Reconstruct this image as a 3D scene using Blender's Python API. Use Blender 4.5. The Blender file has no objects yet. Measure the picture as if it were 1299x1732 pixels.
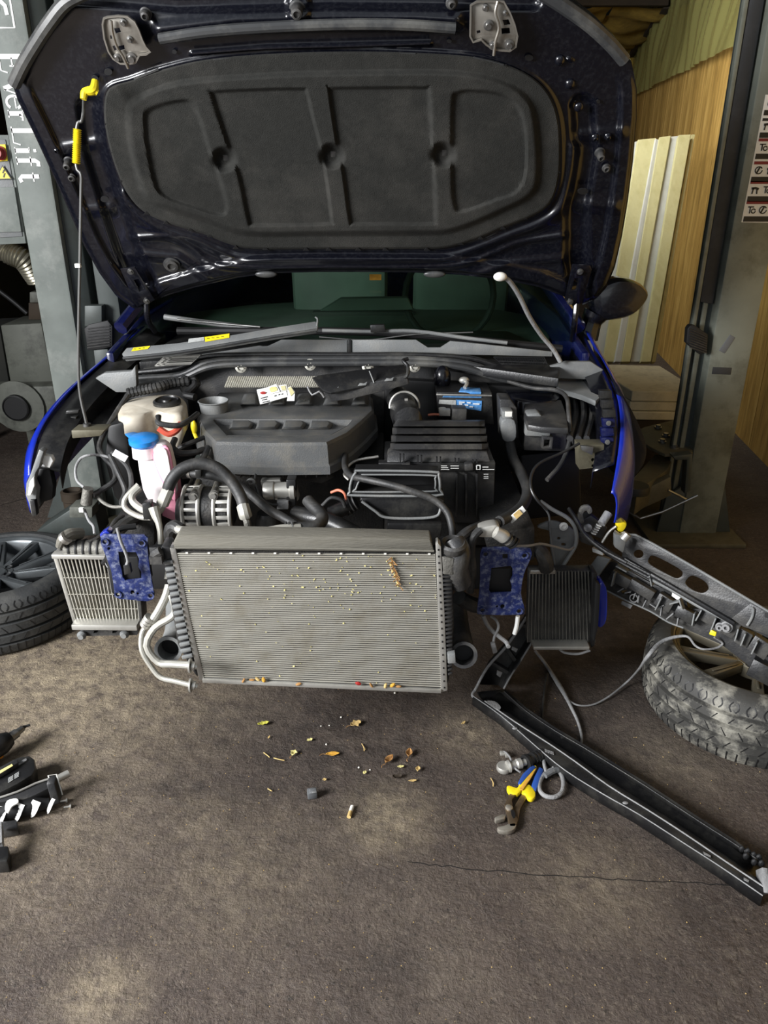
import bpy, bmesh, math, random
import numpy as np
from mathutils import Vector, Matrix
from mathutils.geometry import tessellate_polygon
random.seed(7)
rng = np.random.default_rng(7)
SC = bpy.context.scene
COL = SC.collection
PI = math.pi

# ---------------------------------------------------------------- camera, light, exposure
PITCH = math.radians(24.0); FPX = 1301.0; CAMH = 1.55
cd = bpy.data.cameras.new('camera'); cam = bpy.data.objects.new('camera', cd); COL.objects.link(cam)
cd.sensor_fit = 'HORIZONTAL'; cd.sensor_width = 36.0; cd.lens = 36.0*FPX/1299.0
cd.clip_start = 0.02; cd.clip_end = 100
cam.location = (0, 0, CAMH); cam.rotation_euler = (PI/2-PITCH, 0, 0)
SC.camera = cam
w = bpy.data.worlds.new('world'); SC.world = w; w.use_nodes = True
bg = w.node_tree.nodes['Background']; bg.inputs[0].default_value = (0.86, 0.93, 1.0, 1); bg.inputs[1].default_value = 0.45

def area(name, loc, target, sx, sy, power, color=(1, 1, 1)):
    l = bpy.data.lights.new(name, 'AREA'); l.shape = 'RECTANGLE'; l.size = sx; l.size_y = sy
    l.energy = power; l.color = color
    o = bpy.data.objects.new(name, l); COL.objects.link(o); o.location = loc
    d = Vector(target)-Vector(loc); o.rotation_euler = d.to_track_quat('-Z', 'Y').to_euler()
    return o
area('door_daylight', (-3.75, -0.45, 2.3), (-0.4, 1.9, 0.4), 1.9, 1.7, 620, (0.98, 0.985, 1.0))
area('door_daylight', (1.6, -2.4, 2.4), (0.4, 2.4, 0.4), 3.0, 1.8, 14, (0.95, 0.98, 1.0))
area('roof_light', (0.8, 5.6, 3.3), (2.4, 6.4, 1.7), 1.0, 2.0, 42, (1.0, 0.99, 0.92)).data.spread = math.radians(110)
SC.view_settings.view_transform = 'Standard'; SC.view_settings.look = 'None'
SC.view_settings.exposure = 0.0; SC.view_settings.gamma = 1.0; SC.view_settings.use_curve_mapping = False

# ---------------------------------------------------------------- photograph to world
CP, SP = math.cos(PITCH), math.sin(PITCH)
CAM = Vector((0, 0, CAMH))
def ray(x, y):
    t = (y-866.0)/FPX
    return Vector(((x-649.5)/FPX, CP-t*SP, -SP-t*CP))
def G(x, y, Y): d = ray(x, y); return CAM+d*(Y/d.y)                 # on the plane at distance Y
def GZ(x, y, Z=0.0): d = ray(x, y); return CAM+d*((Z-CAMH)/d.z)     # on the level plane at height Z
class Plane:
    def __init__(s, O, N): s.O = Vector(O); s.N = Vector(N).normalized(); s.base()
    def base(s):
        s.U = Vector((0, 0, 1)).cross(s.N)
        s.U = s.U.normalized() if s.U.length > 1e-4 else Vector((1, 0, 0))
        s.V = s.N.cross(s.U).normalized()
    def __call__(s, x, y, d=0.0):
        r = ray(x, y); k = ((s.O-CAM).dot(s.N)+d)/r.dot(s.N); return CAM+r*k
    def many(s, X, Y, D):
        t = (Y-866.0)/FPX; R = np.stack([(X-649.5)/FPX, CP-t*SP, -SP-t*CP], -1)
        N = np.array(s.N); k = ((s.O-CAM).dot(s.N)+D)/(R@N)
        return np.array(CAM)+R*k[..., None]
def PY(Y): return Plane((0, Y, 0), (0, -1, 0))
def PZ(Z): return Plane((0, 0, Z), (0, 0, 1))

def crom(pts, k=6, closed=False):
    P = [Vector(p) for p in pts]; n = len(P)
    if n < 3: return P
    out = []
    rngi = range(n) if closed else range(n-1)
    for i in rngi:
        p0 = P[(i-1) % n] if closed or i > 0 else P[0]*2-P[1]
        p1 = P[i]; p2 = P[(i+1) % n]
        p3 = P[(i+2) % n] if closed or i+2 < n else P[-1]*2-P[-2]
        for j in range(k):
            t = j/k; t2 = t*t; t3 = t2*t
            out.append(0.5*((2*p1)+(p2-p0)*t+(2*p0-5*p1+4*p2-p3)*t2+(3*p1-p0-3*p2+p3)*t3))
    if not closed: out.append(P[-1])
    return out

# ---------------------------------------------------------------- materials
MATS = {}
def lin(c):
    return tuple(((v/255)/12.92 if v/255 < 0.04045 else ((v/255+0.055)/1.055)**2.4) for v in c)
def mat(name, rgb, rough=0.5, metal=0.0, var=0.0, vs=8.0, bump=0.0, bs=60.0, dirt=None, da=0.0, ds=6.0, alpha=1.0, trans=0.0, coat=0.0, spec=0.5, stretch=(1, 1, 1)):
    m = bpy.data.materials.new(name); m.use_nodes = True; nt = m.node_tree; N = nt.nodes; L = nt.links
    b = N['Principled BSDF']; c = lin(rgb)
    b.inputs['Base Color'].default_value = (*c, 1); b.inputs['Roughness'].default_value = rough
    b.inputs['Metallic'].default_value = metal; b.inputs['Alpha'].default_value = alpha
    b.inputs['Transmission Weight'].default_value = trans; b.inputs['Coat Weight'].default_value = coat
    b.inputs['Coat Roughness'].default_value = 0.08
    b.inputs['Specular IOR Level'].default_value = spec
    if var or bump or da:
        tc = N.new('ShaderNodeTexCoord'); mp = N.new('ShaderNodeMapping'); mp.inputs['Scale'].default_value = stretch
        L.new(tc.outputs['Object'], mp.inputs[0]); src = mp.outputs[0]
        col = None
        if var:
            n = N.new('ShaderNodeTexNoise'); n.inputs['Scale'].default_value = vs; n.inputs['Detail'].default_value = 5; L.new(src, n.inputs[0])
            r = N.new('ShaderNodeValToRGB'); L.new(n.outputs[0], r.inputs[0])
            r.color_ramp.elements[0].position = 0.3; r.color_ramp.elements[1].position = 0.7
            r.color_ramp.elements[0].color = (*[v*(1-var) for v in c], 1); r.color_ramp.elements[1].color = (*[min(1, v*(1+var)) for v in c], 1)
            col = r.outputs[0]
        if da:
            n2 = N.new('ShaderNodeTexNoise'); n2.inputs['Scale'].default_value = ds; n2.inputs['Detail'].default_value = 9; n2.inputs['Roughness'].default_value = 0.7; L.new(src, n2.inputs[0])
            r2 = N.new('ShaderNodeValToRGB'); L.new(n2.outputs[0], r2.inputs[0]); r2.color_ramp.elements[0].position = 0.48; r2.color_ramp.elements[1].position = 0.68
            mx = N.new('ShaderNodeMix'); mx.data_type = 'RGBA'
            mu = N.new('ShaderNodeMath'); mu.operation = 'MULTIPLY'; mu.inputs[1].default_value = da; L.new(r2.outputs[0], mu.inputs[0]); L.new(mu.outputs[0], mx.inputs[0])
            if col: L.new(col, mx.inputs[6])
            else: mx.inputs[6].default_value = (*c, 1)
            mx.inputs[7].default_value = (*lin(dirt), 1); col = mx.outputs[2]
        if col: L.new(col, b.inputs['Base Color'])
        if bump:
            n3 = N.new('ShaderNodeTexNoise'); n3.inputs['Scale'].default_value = bs; n3.inputs['Detail'].default_value = 6; L.new(src, n3.inputs[0])
            bp = N.new('ShaderNodeBump'); bp.inputs['Strength'].default_value = bump; bp.inputs['Distance'].default_value = 0.004; L.new(n3.outputs[0], bp.inputs['Height']); L.new(bp.outputs[0], b.inputs['Normal'])
    MATS[name] = m; return m
M = MATS
mat('black_plastic', (27, 27, 28), 0.38, dirt=(104, 102, 94), da=0.2, ds=9, bump=0.15, bs=160)
mat('deep_black', (14, 14, 15), 0.6)
mat('dark_plastic', (46, 46, 47), 0.42, var=0.2, dirt=(124, 120, 110), da=0.3, ds=8, bump=0.2, bs=200)
mat('cover_plastic', (80, 81, 81), 0.45, var=0.12, vs=12, dirt=(128, 120, 104), da=0.3, ds=14, bump=0.25, bs=300)
mat('grey_plastic', (112, 114, 114), 0.5, var=0.15, dirt=(150, 146, 136), da=0.3, ds=9, bump=0.2, bs=200)
mat('rubber', (40, 40, 40), 0.55, var=0.2, dirt=(120, 116, 110), da=0.3, ds=12, bump=0.2, bs=120)
mat('seal_rubber', (52, 53, 54), 0.4, var=0.15, dirt=(140, 138, 130), da=0.3, ds=6)
mat('alu', (188, 186, 180), 0.38, 0.85, var=0.2, vs=14, dirt=(100, 96, 88), da=0.5, ds=9, bump=0.2, bs=120)
mat('bright_alu', (186, 184, 177), 0.4, 0.6, var=0.1, vs=14, dirt=(130, 126, 116), da=0.3, ds=12)
mat('pipe_alu', (168, 166, 157), 0.45, 0.3, var=0.1, vs=14, dirt=(130, 126, 116), da=0.35, ds=14)
mat('rod_steel', (96, 96, 94), 0.45, 0.6)
mat('steel', (150, 150, 148), 0.35, 0.9, var=0.2, dirt=(80, 74, 66), da=0.5, ds=20)
mat('latch_metal', (150, 146, 138), 0.42, 0.7, var=0.15, dirt=(96, 88, 78), da=0.4, ds=24)
mat('cast', (120, 118, 112), 0.6, 0.6, var=0.25, vs=18, dirt=(60, 58, 54), da=0.5, ds=14, bump=0.5, bs=140)
mat('dark_cast', (42, 42, 42), 0.6, 0.4, var=0.3, vs=18, dirt=(90, 84, 76), da=0.35, ds=14, bump=0.5, bs=140)
mat('hood_paint', (9, 10, 18), 0.26, 0.0, dirt=(70, 72, 76), da=0.14, ds=90, coat=0.35)
mat('blue_paint', (20, 40, 150), 0.25, 0.0, coat=0.6, dirt=(60, 66, 110), da=0.2, ds=20)
mat('dark_blue_paint', (12, 18, 62), 0.25, 0.0, coat=0.5, dirt=(60, 62, 80), da=0.25, ds=24)
mat('bracket_blue', (30, 42, 92), 0.45, 0.1, var=0.3, vs=30, dirt=(150, 156, 170), da=0.6, ds=70, bump=0.4, bs=90)
mat('felt', (42, 42, 40), 0.95, 0, var=0.12, vs=60, bump=0.5, bs=420, spec=0.15, dirt=(72, 70, 66), da=0.4, ds=5)
mat('white_tank', (196, 188, 172), 0.5, 0, var=0.08, vs=20, dirt=(140, 120, 92), da=0.45, ds=16, coat=0.1)
mat('washer_white', (245, 236, 236), 0.45, 0, var=0.03, dirt=(238, 170, 186), da=0.4, ds=14)
mat('washer_pink', (230, 150, 172), 0.45, 0, var=0.06)
mat('red_fluid', (190, 80, 60), 0.5)
mat('cap_blue', (34, 128, 205), 0.35, coat=0.2, dirt=(110, 130, 150), da=0.3, ds=30)
mat('yellow', (232, 208, 30), 0.45, dirt=(150, 130, 40), da=0.3, ds=40)
mat('orange', (222, 140, 30), 0.5)
mat('red', (150, 34, 30), 0.45)
mat('white', (226, 224, 216), 0.55, dirt=(170, 164, 150), da=0.3, ds=20)
mat('label_white', (224, 224, 220), 0.5)
mat('label_black', (22, 22, 22), 0.5)
mat('label_red', (120, 26, 34), 0.5)
mat('label_blue', (70, 130, 190), 0.5, dirt=(150, 190, 220), da=0.5, ds=60)
mat('label_grey', (170, 172, 170), 0.5, dirt=(110, 110, 108), da=0.6, ds=90)
mat('tape', (96, 98, 100), 0.6, dirt=(160, 160, 156), da=0.5, ds=60, bump=0.5, bs=90)
mat('cable_grey', (132, 132, 132), 0.6, var=0.2, dirt=(80, 78, 74), da=0.4, ds=30, bump=0.6, bs=120)
mat('post_paint', (108, 114, 109), 0.62, 0.0, var=0.2, vs=7, dirt=(150, 152, 146), da=0.6, ds=5, bump=0.15, bs=60)
mat('post_shaded', (118, 122, 112), 0.5, 0.15, var=0.2, vs=4, dirt=(56, 54, 42), da=0.6, ds=5, bump=0.15, bs=60)  # right post paint; its dark dirt tone stands in for weaker light there
mat('post_dark', (66, 72, 70), 0.5, 0.2, var=0.2, vs=6, dirt=(44, 42, 36), da=0.5, ds=6)
mat('slot_black', (40, 42, 45), 0.6, dirt=(90, 90, 96), da=0.15, ds=10)
mat('arm_steel', (92, 88, 72), 0.6, 0.3, var=0.25, vs=10, dirt=(50, 42, 30), da=0.6, ds=9)
mat('magnet', (88, 90, 92), 0.6)
mat('foam_board', (190, 184, 138), 0.8, var=0.05, vs=9, dirt=(164, 154, 100), da=0.4, ds=5, stretch=(3, 3, 0.3))
mat('foam_white', (186, 186, 180), 0.85, var=0.06, dirt=(150, 146, 134), da=0.25, ds=5)
mat('foam_slab', (206, 200, 176), 0.9, var=0.08, vs=6, dirt=(120, 116, 96), da=0.35, ds=18)
mat('wool', (150, 124, 52), 0.95, var=0.3, vs=6, dirt=(90, 70, 30), da=0.5, ds=8, bump=0.8, bs=30)
mat('timber_dark', (46, 36, 24), 0.8, var=0.3)
mat('wall_dark', (36, 37, 34), 0.9, var=0.3, vs=3, dirt=(58, 56, 48), da=0.4, ds=2)
mat('machine_grey', (98, 100, 92), 0.6, 0.1, var=0.2, vs=4, dirt=(38, 38, 34), da=0.75, ds=5)
mat('duct_foil', (150, 146, 130), 0.35, 0.7, dirt=(90, 84, 70), da=0.4, ds=20)
mat('glove', (60, 110, 70), 0.7)
mat('tyre', (54, 55, 55), 0.6, var=0.2, vs=14, dirt=(104, 102, 96), da=0.35, ds=10, bump=0.25, bs=120)
mat('tyre_dusty', (56, 55, 52), 0.7, var=0.2, vs=9, dirt=(186, 182, 168), da=0.7, ds=8, bump=0.25, bs=90)
mat('rim', (96, 100, 102), 0.35, 0.6, var=0.12, dirt=(60, 58, 54), da=0.35, ds=14)
mat('rim_bronze', (122, 116, 100), 0.4, 0.6, var=0.12, dirt=(70, 66, 58), da=0.4, ds=14)
mat('interior', (84, 94, 88), 0.8, var=0.15)
mat('interior_dark', (34, 40, 36), 0.8)
mat('core_fin', (54, 52, 49), 0.6, 0.35, var=0.25, vs=40, dirt=(66, 62, 56), da=0.4, ds=8, bump=1.0, bs=500)
mat('core_tube', (186, 183, 172), 0.4, 0.4, dirt=(150, 140, 116), da=0.5, ds=14)
mat('top_foam', (104, 101, 92), 0.85, var=0.15, vs=10, dirt=(90, 86, 74), da=0.5, ds=12, bump=0.5, bs=120, stretch=(0.3, 3, 3))
mat('leaf_brown', (150, 110, 62), 0.8, var=0.4, vs=60)
mat('leaf_tan', (190, 162, 104), 0.8, var=0.3, vs=60)
mat('leaf_ochre', (196, 146, 50), 0.8, var=0.25, vs=60)
mat('leaf_yellow', (206, 196, 130), 0.8, var=0.2, vs=60)
mat('leaf_green', (180, 176, 70), 0.8, var=0.3, vs=60)
mat('stone_white', (214, 210, 200), 0.8)
mat('plier_steel', (120, 104, 84), 0.4, 0.7, var=0.25, vs=30, dirt=(70, 50, 36), da=0.6, ds=40)
mat('plier_jaw', (176, 170, 158), 0.4, 0.7, dirt=(110, 90, 70), da=0.4, ds=40)
mat('handle_blue', (40, 76, 150), 0.5)
mat('copper', (190, 110, 84), 0.5)

def glass_mat():
    m = bpy.data.materials.new('screen_glass'); m.use_nodes = True; nt = m.node_tree; N = nt.nodes; L = nt.links
    for n in list(N): N.remove(n)
    o = N.new('ShaderNodeOutputMaterial'); t = N.new('ShaderNodeBsdfTransparent'); t.inputs[0].default_value = (0.72, 0.82, 0.76, 1)
    g = N.new('ShaderNodeBsdfGlossy'); g.inputs['Roughness'].default_value = 0.03; g.inputs[0].default_value = (0.7, 0.75, 0.75, 1)
    lw = N.new('ShaderNodeLayerWeight'); pw = N.new('ShaderNodeMath'); pw.operation = 'POWER'; L.new(lw.outputs['Facing'], pw.inputs[0]); pw.inputs[1].default_value = 4.0; f = N.new('ShaderNodeMath'); f.operation = 'MULTIPLY_ADD'; L.new(pw.outputs[0], f.inputs[0]); f.inputs[1].default_value = 0.6; f.inputs[2].default_value = 0.04
    x = N.new('ShaderNodeMixShader'); L.new(f.outputs[0], x.inputs[0]); L.new(t.outputs[0], x.inputs[1]); L.new(g.outputs[0], x.inputs[2]); L.new(x.outputs[0], o.inputs[0])
    M['glass'] = m
glass_mat()
def film_mat():
    m = bpy.data.materials.new('plastic_film'); m.use_nodes = True; nt = m.node_tree; N = nt.nodes; L = nt.links
    b = N['Principled BSDF']; b.inputs['Base Color'].default_value = (*lin((150, 148, 92)), 1); b.inputs['Roughness'].default_value = 0.12
    b.inputs['Alpha'].default_value = 0.72; b.inputs['Specular IOR Level'].default_value = 0.8
    M['film'] = m
film_mat()
def ply_mat():
    m = bpy.data.materials.new('plywood'); m.use_nodes = True; nt = m.node_tree; N = nt.nodes; L = nt.links
    b = N['Principled BSDF']; b.inputs['Roughness'].default_value = 0.7
    tc = N.new('ShaderNodeTexCoord'); mp = N.new('ShaderNodeMapping'); mp.inputs['Scale'].default_value = (9, 9, 0.9); L.new(tc.outputs['Object'], mp.inputs[0])
    n = N.new('ShaderNodeTexNoise'); n.inputs['Scale'].default_value = 2.2; n.inputs['Detail'].default_value = 8; n.inputs['Roughness'].default_value = 0.65; n.inputs['Distortion'].default_value = 0.6; L.new(mp.outputs[0], n.inputs[0])
    r = N.new('ShaderNodeValToRGB'); L.new(n.outputs[0], r.inputs[0]); e = r.color_ramp.elements
    e[0].position = 0.3; e[0].color = (*lin((128, 98, 44)), 1); e[1].position = 0.72; e[1].color = (*lin((214, 178, 104)), 1)
    x = e.new(0.5); x.color = (*lin((182, 144, 74)), 1)
    L.new(r.outputs[0], b.inputs['Base Color']); M['plywood'] = m
ply_mat()

def floor_mat():
    m = bpy.data.materials.new('oily_concrete'); m.use_nodes = True; nt = m.node_tree; N = nt.nodes; L = nt.links
    b = N['Principled BSDF']; b.inputs['Specular IOR Level'].default_value = 0.35
    tc = N.new('ShaderNodeTexCoord'); P = tc.outputs['Object']
    def noise(s, d=8, ro=0.6, dist=0.0):
        n = N.new('ShaderNodeTexNoise'); n.inputs['Scale'].default_value = s; n.inputs['Detail'].default_value = d; n.inputs['Roughness'].default_value = ro; n.inputs['Distortion'].default_value = dist; L.new(P, n.inputs[0]); return n.outputs[0]
    def ramp(src, stops):
        r = N.new('ShaderNodeValToRGB'); L.new(src, r.inputs[0]); e = r.color_ramp.elements
        while len(e) < len(stops): e.new(0.5)
        for k, (p, c) in enumerate(stops): e[k].position = p; e[k].color = (*c, 1)
        return r.outputs[0]
    def mix(f, a, bb, mode='MIX'):
        x = N.new('ShaderNodeMix'); x.data_type = 'RGBA'; x.blend_type = mode
        if isinstance(f, float): x.inputs[0].default_value = f
        else: L.new(f, x.inputs[0])
        for i, v in ((6, a), (7, bb)):
            if isinstance(v, tuple): x.inputs[i].default_value = (*v, 1)
            else: L.new(v, x.inputs[i])
        return x.outputs[2]
    def math_(op, a, bb):
        x = N.new('ShaderNodeMath'); x.operation = op; x.use_clamp = op == 'MULTIPLY'
        for i, v in ((0, a), (1, bb)):
            if isinstance(v, (int, float)): x.inputs[i].default_value = v
            else: L.new(v, x.inputs[i])
        return x.outputs[0]
    base = ramp(noise(1.3, 6), [(0.3, lin((64, 55, 50))), (0.5, lin((82, 72, 65))), (0.7, lin((100, 90, 80)))])
    base = mix(ramp(noise(7, 8, 0.7), [(0.45, (0, 0, 0)), (0.7, (0.55, 0.55, 0.55))]), base, lin((64, 56, 53)))
    speck = ramp(noise(110, 6, 0.85), [(0.54, (0, 0, 0)), (0.68, (0.6, 0.6, 0.6))])
    base = mix(speck, base, lin((150, 136, 120)))
    sp3 = ramp(noise(34, 8, 0.8), [(0.52, (0, 0, 0)), (0.66, (0.45, 0.45, 0.45))])
    base = mix(sp3, base, lin((124, 114, 100)))
    speck2 = ramp(noise(70, 6, 0.8), [(0.36, (0.8, 0.8, 0.8)), (0.46, (0, 0, 0))])
    base = mix(speck2, base, lin((38, 35, 32)))
    # sandy worn patches that belong to the floor
    patch = None
    for (x, y, r, a) in ((120, 1140, 0.55, 0.75), (60, 1250, 0.32, 0.6), (655, 1380, 0.11, 0.8), (400, 1470, 0.2, 0.3), (60, 1400, 0.3, 0.35), (170, 1680, 0.09, 0.55), (800, 1240, 0.12, 0.45), (340, 1390, 0.12, 0.3), (1130, 1290, 0.14, 0.3), (1000, 1490, 0.14, 0.3)):
        g = GZ(x, y)
        vs_ = N.new('ShaderNodeVectorMath'); vs_.operation = 'DISTANCE'; L.new(P, vs_.inputs[0]); vs_.inputs[1].default_value = (g.x, g.y, 0)
        mr = N.new('ShaderNodeMapRange'); L.new(vs_.outputs['Value'], mr.inputs[0]); mr.inputs[1].default_value = r*1.5; mr.inputs[2].default_value = 0.0; mr.inputs[3].default_value = 0; mr.inputs[4].default_value = a
        patch = mr.outputs[0] if patch is None else math_('MAXIMUM', patch, mr.outputs[0])
    pn = ramp(noise(22, 9, 0.75), [(0.36, (0, 0, 0)), (0.62, (1, 1, 1))])
    base = mix(math_('MULTIPLY', patch, pn), base, lin((176, 161, 134)))
    oil_and_shade = None  # small oil stains; the broad dark patches paint shade near the car
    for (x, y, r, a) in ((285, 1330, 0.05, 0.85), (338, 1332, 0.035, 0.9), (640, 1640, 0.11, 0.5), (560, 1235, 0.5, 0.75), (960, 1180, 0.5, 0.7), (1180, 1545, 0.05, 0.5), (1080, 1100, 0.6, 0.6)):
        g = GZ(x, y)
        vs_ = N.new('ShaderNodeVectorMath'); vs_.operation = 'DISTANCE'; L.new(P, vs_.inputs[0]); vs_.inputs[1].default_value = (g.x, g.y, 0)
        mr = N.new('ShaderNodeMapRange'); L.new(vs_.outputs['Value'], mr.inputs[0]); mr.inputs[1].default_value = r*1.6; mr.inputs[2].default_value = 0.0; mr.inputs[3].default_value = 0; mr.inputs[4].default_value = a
        oil_and_shade = mr.outputs[0] if oil_and_shade is None else math_('MAXIMUM', oil_and_shade, mr.outputs[0])
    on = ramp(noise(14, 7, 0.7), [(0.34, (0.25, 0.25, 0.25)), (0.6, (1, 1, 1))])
    base = mix(math_('MULTIPLY', oil_and_shade, on), base, lin((42, 37, 34)))
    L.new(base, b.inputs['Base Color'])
    rr = ramp(noise(3, 5), [(0.35, (0.55, 0.55, 0.55)), (0.65, (0.8, 0.8, 0.8))]); L.new(rr, b.inputs['Roughness'])
    h = math_('ADD', math_('ADD', noise(9, 9, 0.62), math_('MULTIPLY', noise(30, 8, 0.7, 0.6), 0.6)), math_('MULTIPLY', noise(120, 4, 0.7), 0.3))
    bp = N.new('ShaderNodeBump'); bp.inputs['Strength'].default_value = 0.8; bp.inputs['Distance'].default_value = 0.014; L.new(h, bp.inputs['Height']); L.new(bp.outputs[0], b.inputs['Normal'])
    M['floor'] = m
floor_mat()

# ---------------------------------------------------------------- object helpers
WLOC = {}
def wl(o): return WLOC.get(o.name, Vector((0, 0, 0))) if o else Vector((0, 0, 0))
def tag(o, label=None, cat=None, group=None, kind=None):
    if label: o['label'] = label
    if cat: o['category'] = cat
    if group: o['group'] = group
    if kind: o['kind'] = kind
    return o
def thing(name, label, cat, loc=(0, 0, 0), group=None):
    o = bpy.data.objects.new(name, None); COL.objects.link(o); o.location = loc; o.empty_display_size = 0.1
    WLOC[o.name] = Vector(loc); return tag(o, label, cat, group)
def copy_tree(o, parent=None):
    c = o.copy(); COL.objects.link(c)
    if parent: c.parent = parent
    WLOC[c.name] = WLOC.get(o.name, Vector((0, 0, 0)))
    for ch in list(o.children): copy_tree(ch, c)
    return c

class MB:
    def __init__(s): s.v = []; s.f = []
    def add(s, vs, fs):
        n = len(s.v); s.v += [Vector(v) for v in vs]; s.f += [tuple(n+i for i in f) for f in fs]; return s
    def box(s, c, size, rot=None):
        hx, hy, hz = size[0]/2, size[1]/2, size[2]/2; c = Vector(c)
        vs = [Vector((x, y, z)) for x in (-hx, hx) for y in (-hy, hy) for z in (-hz, hz)]
        if rot is not None: vs = [rot @ v for v in vs]
        return s.add([c+v for v in vs], [(0, 1, 3, 2), (4, 6, 7, 5), (0, 4, 5, 1), (2, 3, 7, 6), (0, 2, 6, 4), (1, 5, 7, 3)])
    def beam(s, p0, p1, wd, ht, up=(0, 0, 1)):
        p0, p1 = Vector(p0), Vector(p1); d = p1-p0; L_ = d.length; d.normalize(); u = Vector(up)
        sx = d.cross(u)
        if sx.length < 1e-4: sx = d.cross(Vector((1, 0, 0)))
        sx.normalize(); u = sx.cross(d)
        R = Matrix((sx, d, u)).transposed()
        return s.box((p0+p1)/2, (wd, L_, ht), R)
    def prism(s, pts, off):
        n = len(pts); off = Vector(off); pts = [Vector(p) for p in pts]
        return s.add(pts+[p+off for p in pts], [tuple(range(n))]+[tuple(n+i for i in reversed(range(n)))]+[(i, n+i, n+(i+1) % n, (i+1) % n) for i in range(n)])
    def plate(s, loops, off):                # first loop outer, others holes; 3D points in one plane
        off = Vector(off); loops = [[Vector(p) for p in l] for l in loops]
        tris = tessellate_polygon(loops); flat = [p for l in loops for p in l]; n = len(flat)
        fs = [tuple(t) for t in tris]+[(n+t[2], n+t[1], n+t[0]) for t in tris]
        k = 0
        for l in loops:
            m = len(l)
            for i in range(m): fs.append((k+i, k+(i+1) % m, n+k+(i+1) % m, n+k+i))
            k += m
        return s.add(flat+[p+off for p in flat], fs)
    def tube(s, pts, r, n=10, smooth=5, caps=True, closed=False):
        P = crom(pts, smooth, closed) if smooth > 1 and len(pts) > 2 else [Vector(p) for p in pts]
        m = len(P)
        rs = [r]*m if isinstance(r, (int, float)) else [np.interp(i/(m-1), np.linspace(0, 1, len(r)), r) for i in range(m)]
        prev = None; vs = []
        for i in range(m):
            if closed: d = P[(i+1) % m]-P[i-1]
            else: d = P[min(i+1, m-1)]-P[max(i-1, 0)]
            if d.length < 1e-9: d = Vector((0, 0, 1))
            d.normalize()
            if prev is None:
                a = d.cross(Vector((0, 0, 1)))
                if a.length < 0.1: a = d.cross(Vector((1, 0, 0)))
            else: a = prev-d*prev.dot(d)
            a.normalize(); prev = a; b = d.cross(a)
            for j in range(n):
                t = 2*PI*j/n; vs.append(P[i]+(a*math.cos(t)+b*math.sin(t))*float(rs[i]))
        fs = []
        for i in range(m if closed else m-1):
            k = (i+1) % m
            for j in range(n): fs.append((i*n+j, i*n+(j+1) % n, k*n+(j+1) % n, k*n+j))
        if caps and not closed: fs.append(tuple(reversed(range(n)))); fs.append(tuple((m-1)*n+j for j in range(n)))
        return s.add(vs, fs)
    def cyl(s, p0, p1, r, r2=None, n=18): return s.tube([p0, p1], [r, r if r2 is None else r2], n, 1)
    def lathe(s, prof, O, ax=(0, 0, 1), n=28):
        ax = Vector(ax).normalized(); a = ax.cross(Vector((0, 0, 1)))
        if a.length < 0.1: a = Vector((1, 0, 0))
        a.normalize(); b = ax.cross(a); O = Vector(O); vs = []; fs = []
        for (r, h) in prof:
            for j in range(n):
                t = 2*PI*j/n; vs.append(O+ax*h+(a*math.cos(t)+b*math.sin(t))*r)
        for i in range(len(prof)-1):
            for j in range(n): fs.append((i*n+j, i*n+(j+1) % n, (i+1)*n+(j+1) % n, (i+1)*n+j))
        return s.add(vs, fs)
    def ellipsoid(s, c, r, n=14, m=10, rot=None):
        c = Vector(c); vs = []; fs = []
        for i in range(m+1):
            a = PI*i/m
            for j in range(n):
                t = 2*PI*j/n; p = Vector((r[0]*math.sin(a)*math.cos(t), r[1]*math.sin(a)*math.sin(t), r[2]*math.cos(a)))
                vs.append(c+(rot @ p if rot is not None else p))
        for i in range(m):
            for j in range(n): fs.append((i*n+j, i*n+(j+1) % n, (i+1)*n+(j+1) % n, (i+1)*n+j))
        return s.add(vs, fs)
    def ribbon(s, pts, wd, nrm, th=0.001, closed=False):   # flat band along a polyline
        pts = [Vector(p) for p in pts]; nrm = Vector(nrm).normalized(); m = len(pts); A = []; B = []
        for i in range(m):
            if closed: d = pts[(i+1) % m]-pts[i-1]
            else: d = pts[min(i+1, m-1)]-pts[max(i-1, 0)]
            d.normalize(); q = nrm.cross(d)*wd/2; A.append(pts[i]+q); B.append(pts[i]-q)
        vs = A+B+[a+nrm*th for a in A]+[b+nrm*th for b in B]; fs = []
        for i in range(m if closed else m-1):
            k = (i+1) % m
            fs += [(2*m+i, 2*m+k, 3*m+k, 3*m+i), (i, m+i, m+k, k), (i, k, 2*m+k, 2*m+i), (m+i, 3*m+i, 3*m+k, m+k)]
        if not closed: fs += [(0, 2*m, 3*m, m), (m-1, 2*m-1, 4*m-1, 3*m-1)]
        return s.add(vs, fs)
    def build(s, name, m, parent=None, bevel=0.0, smooth=True, label=None, seg=2, ang=35, subd=0):
        me = bpy.data.meshes.new(name)
        A = np.array([v[:] for v in s.v]); c = (A.min(0)+A.max(0))/2; A = A-c
        me.from_pydata(A.tolist(), [], s.f); me.update()
        bm = bmesh.new(); bm.from_mesh(me)
        bmesh.ops.recalc_face_normals(bm, faces=bm.faces)
        if bevel:
            es = [e for e in bm.edges if len(e.link_faces) == 2 and e.calc_face_angle(0) > math.radians(30)]
            if es: bmesh.ops.bevel(bm, geom=es, offset=bevel, segments=seg, profile=0.5, affect='EDGES', clamp_overlap=True)
        for f in bm.faces: f.smooth = smooth
        if smooth:
            for e in bm.edges:
                if len(e.link_faces) == 2 and e.calc_face_angle(0) > math.radians(ang): e.smooth = False
        bm.to_mesh(me); bm.free()
        ms = m if isinstance(m, (list, tuple)) else [m]
        for q in ms: me.materials.append(M[q])
        o = bpy.data.objects.new(name, me); COL.objects.link(o)
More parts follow.
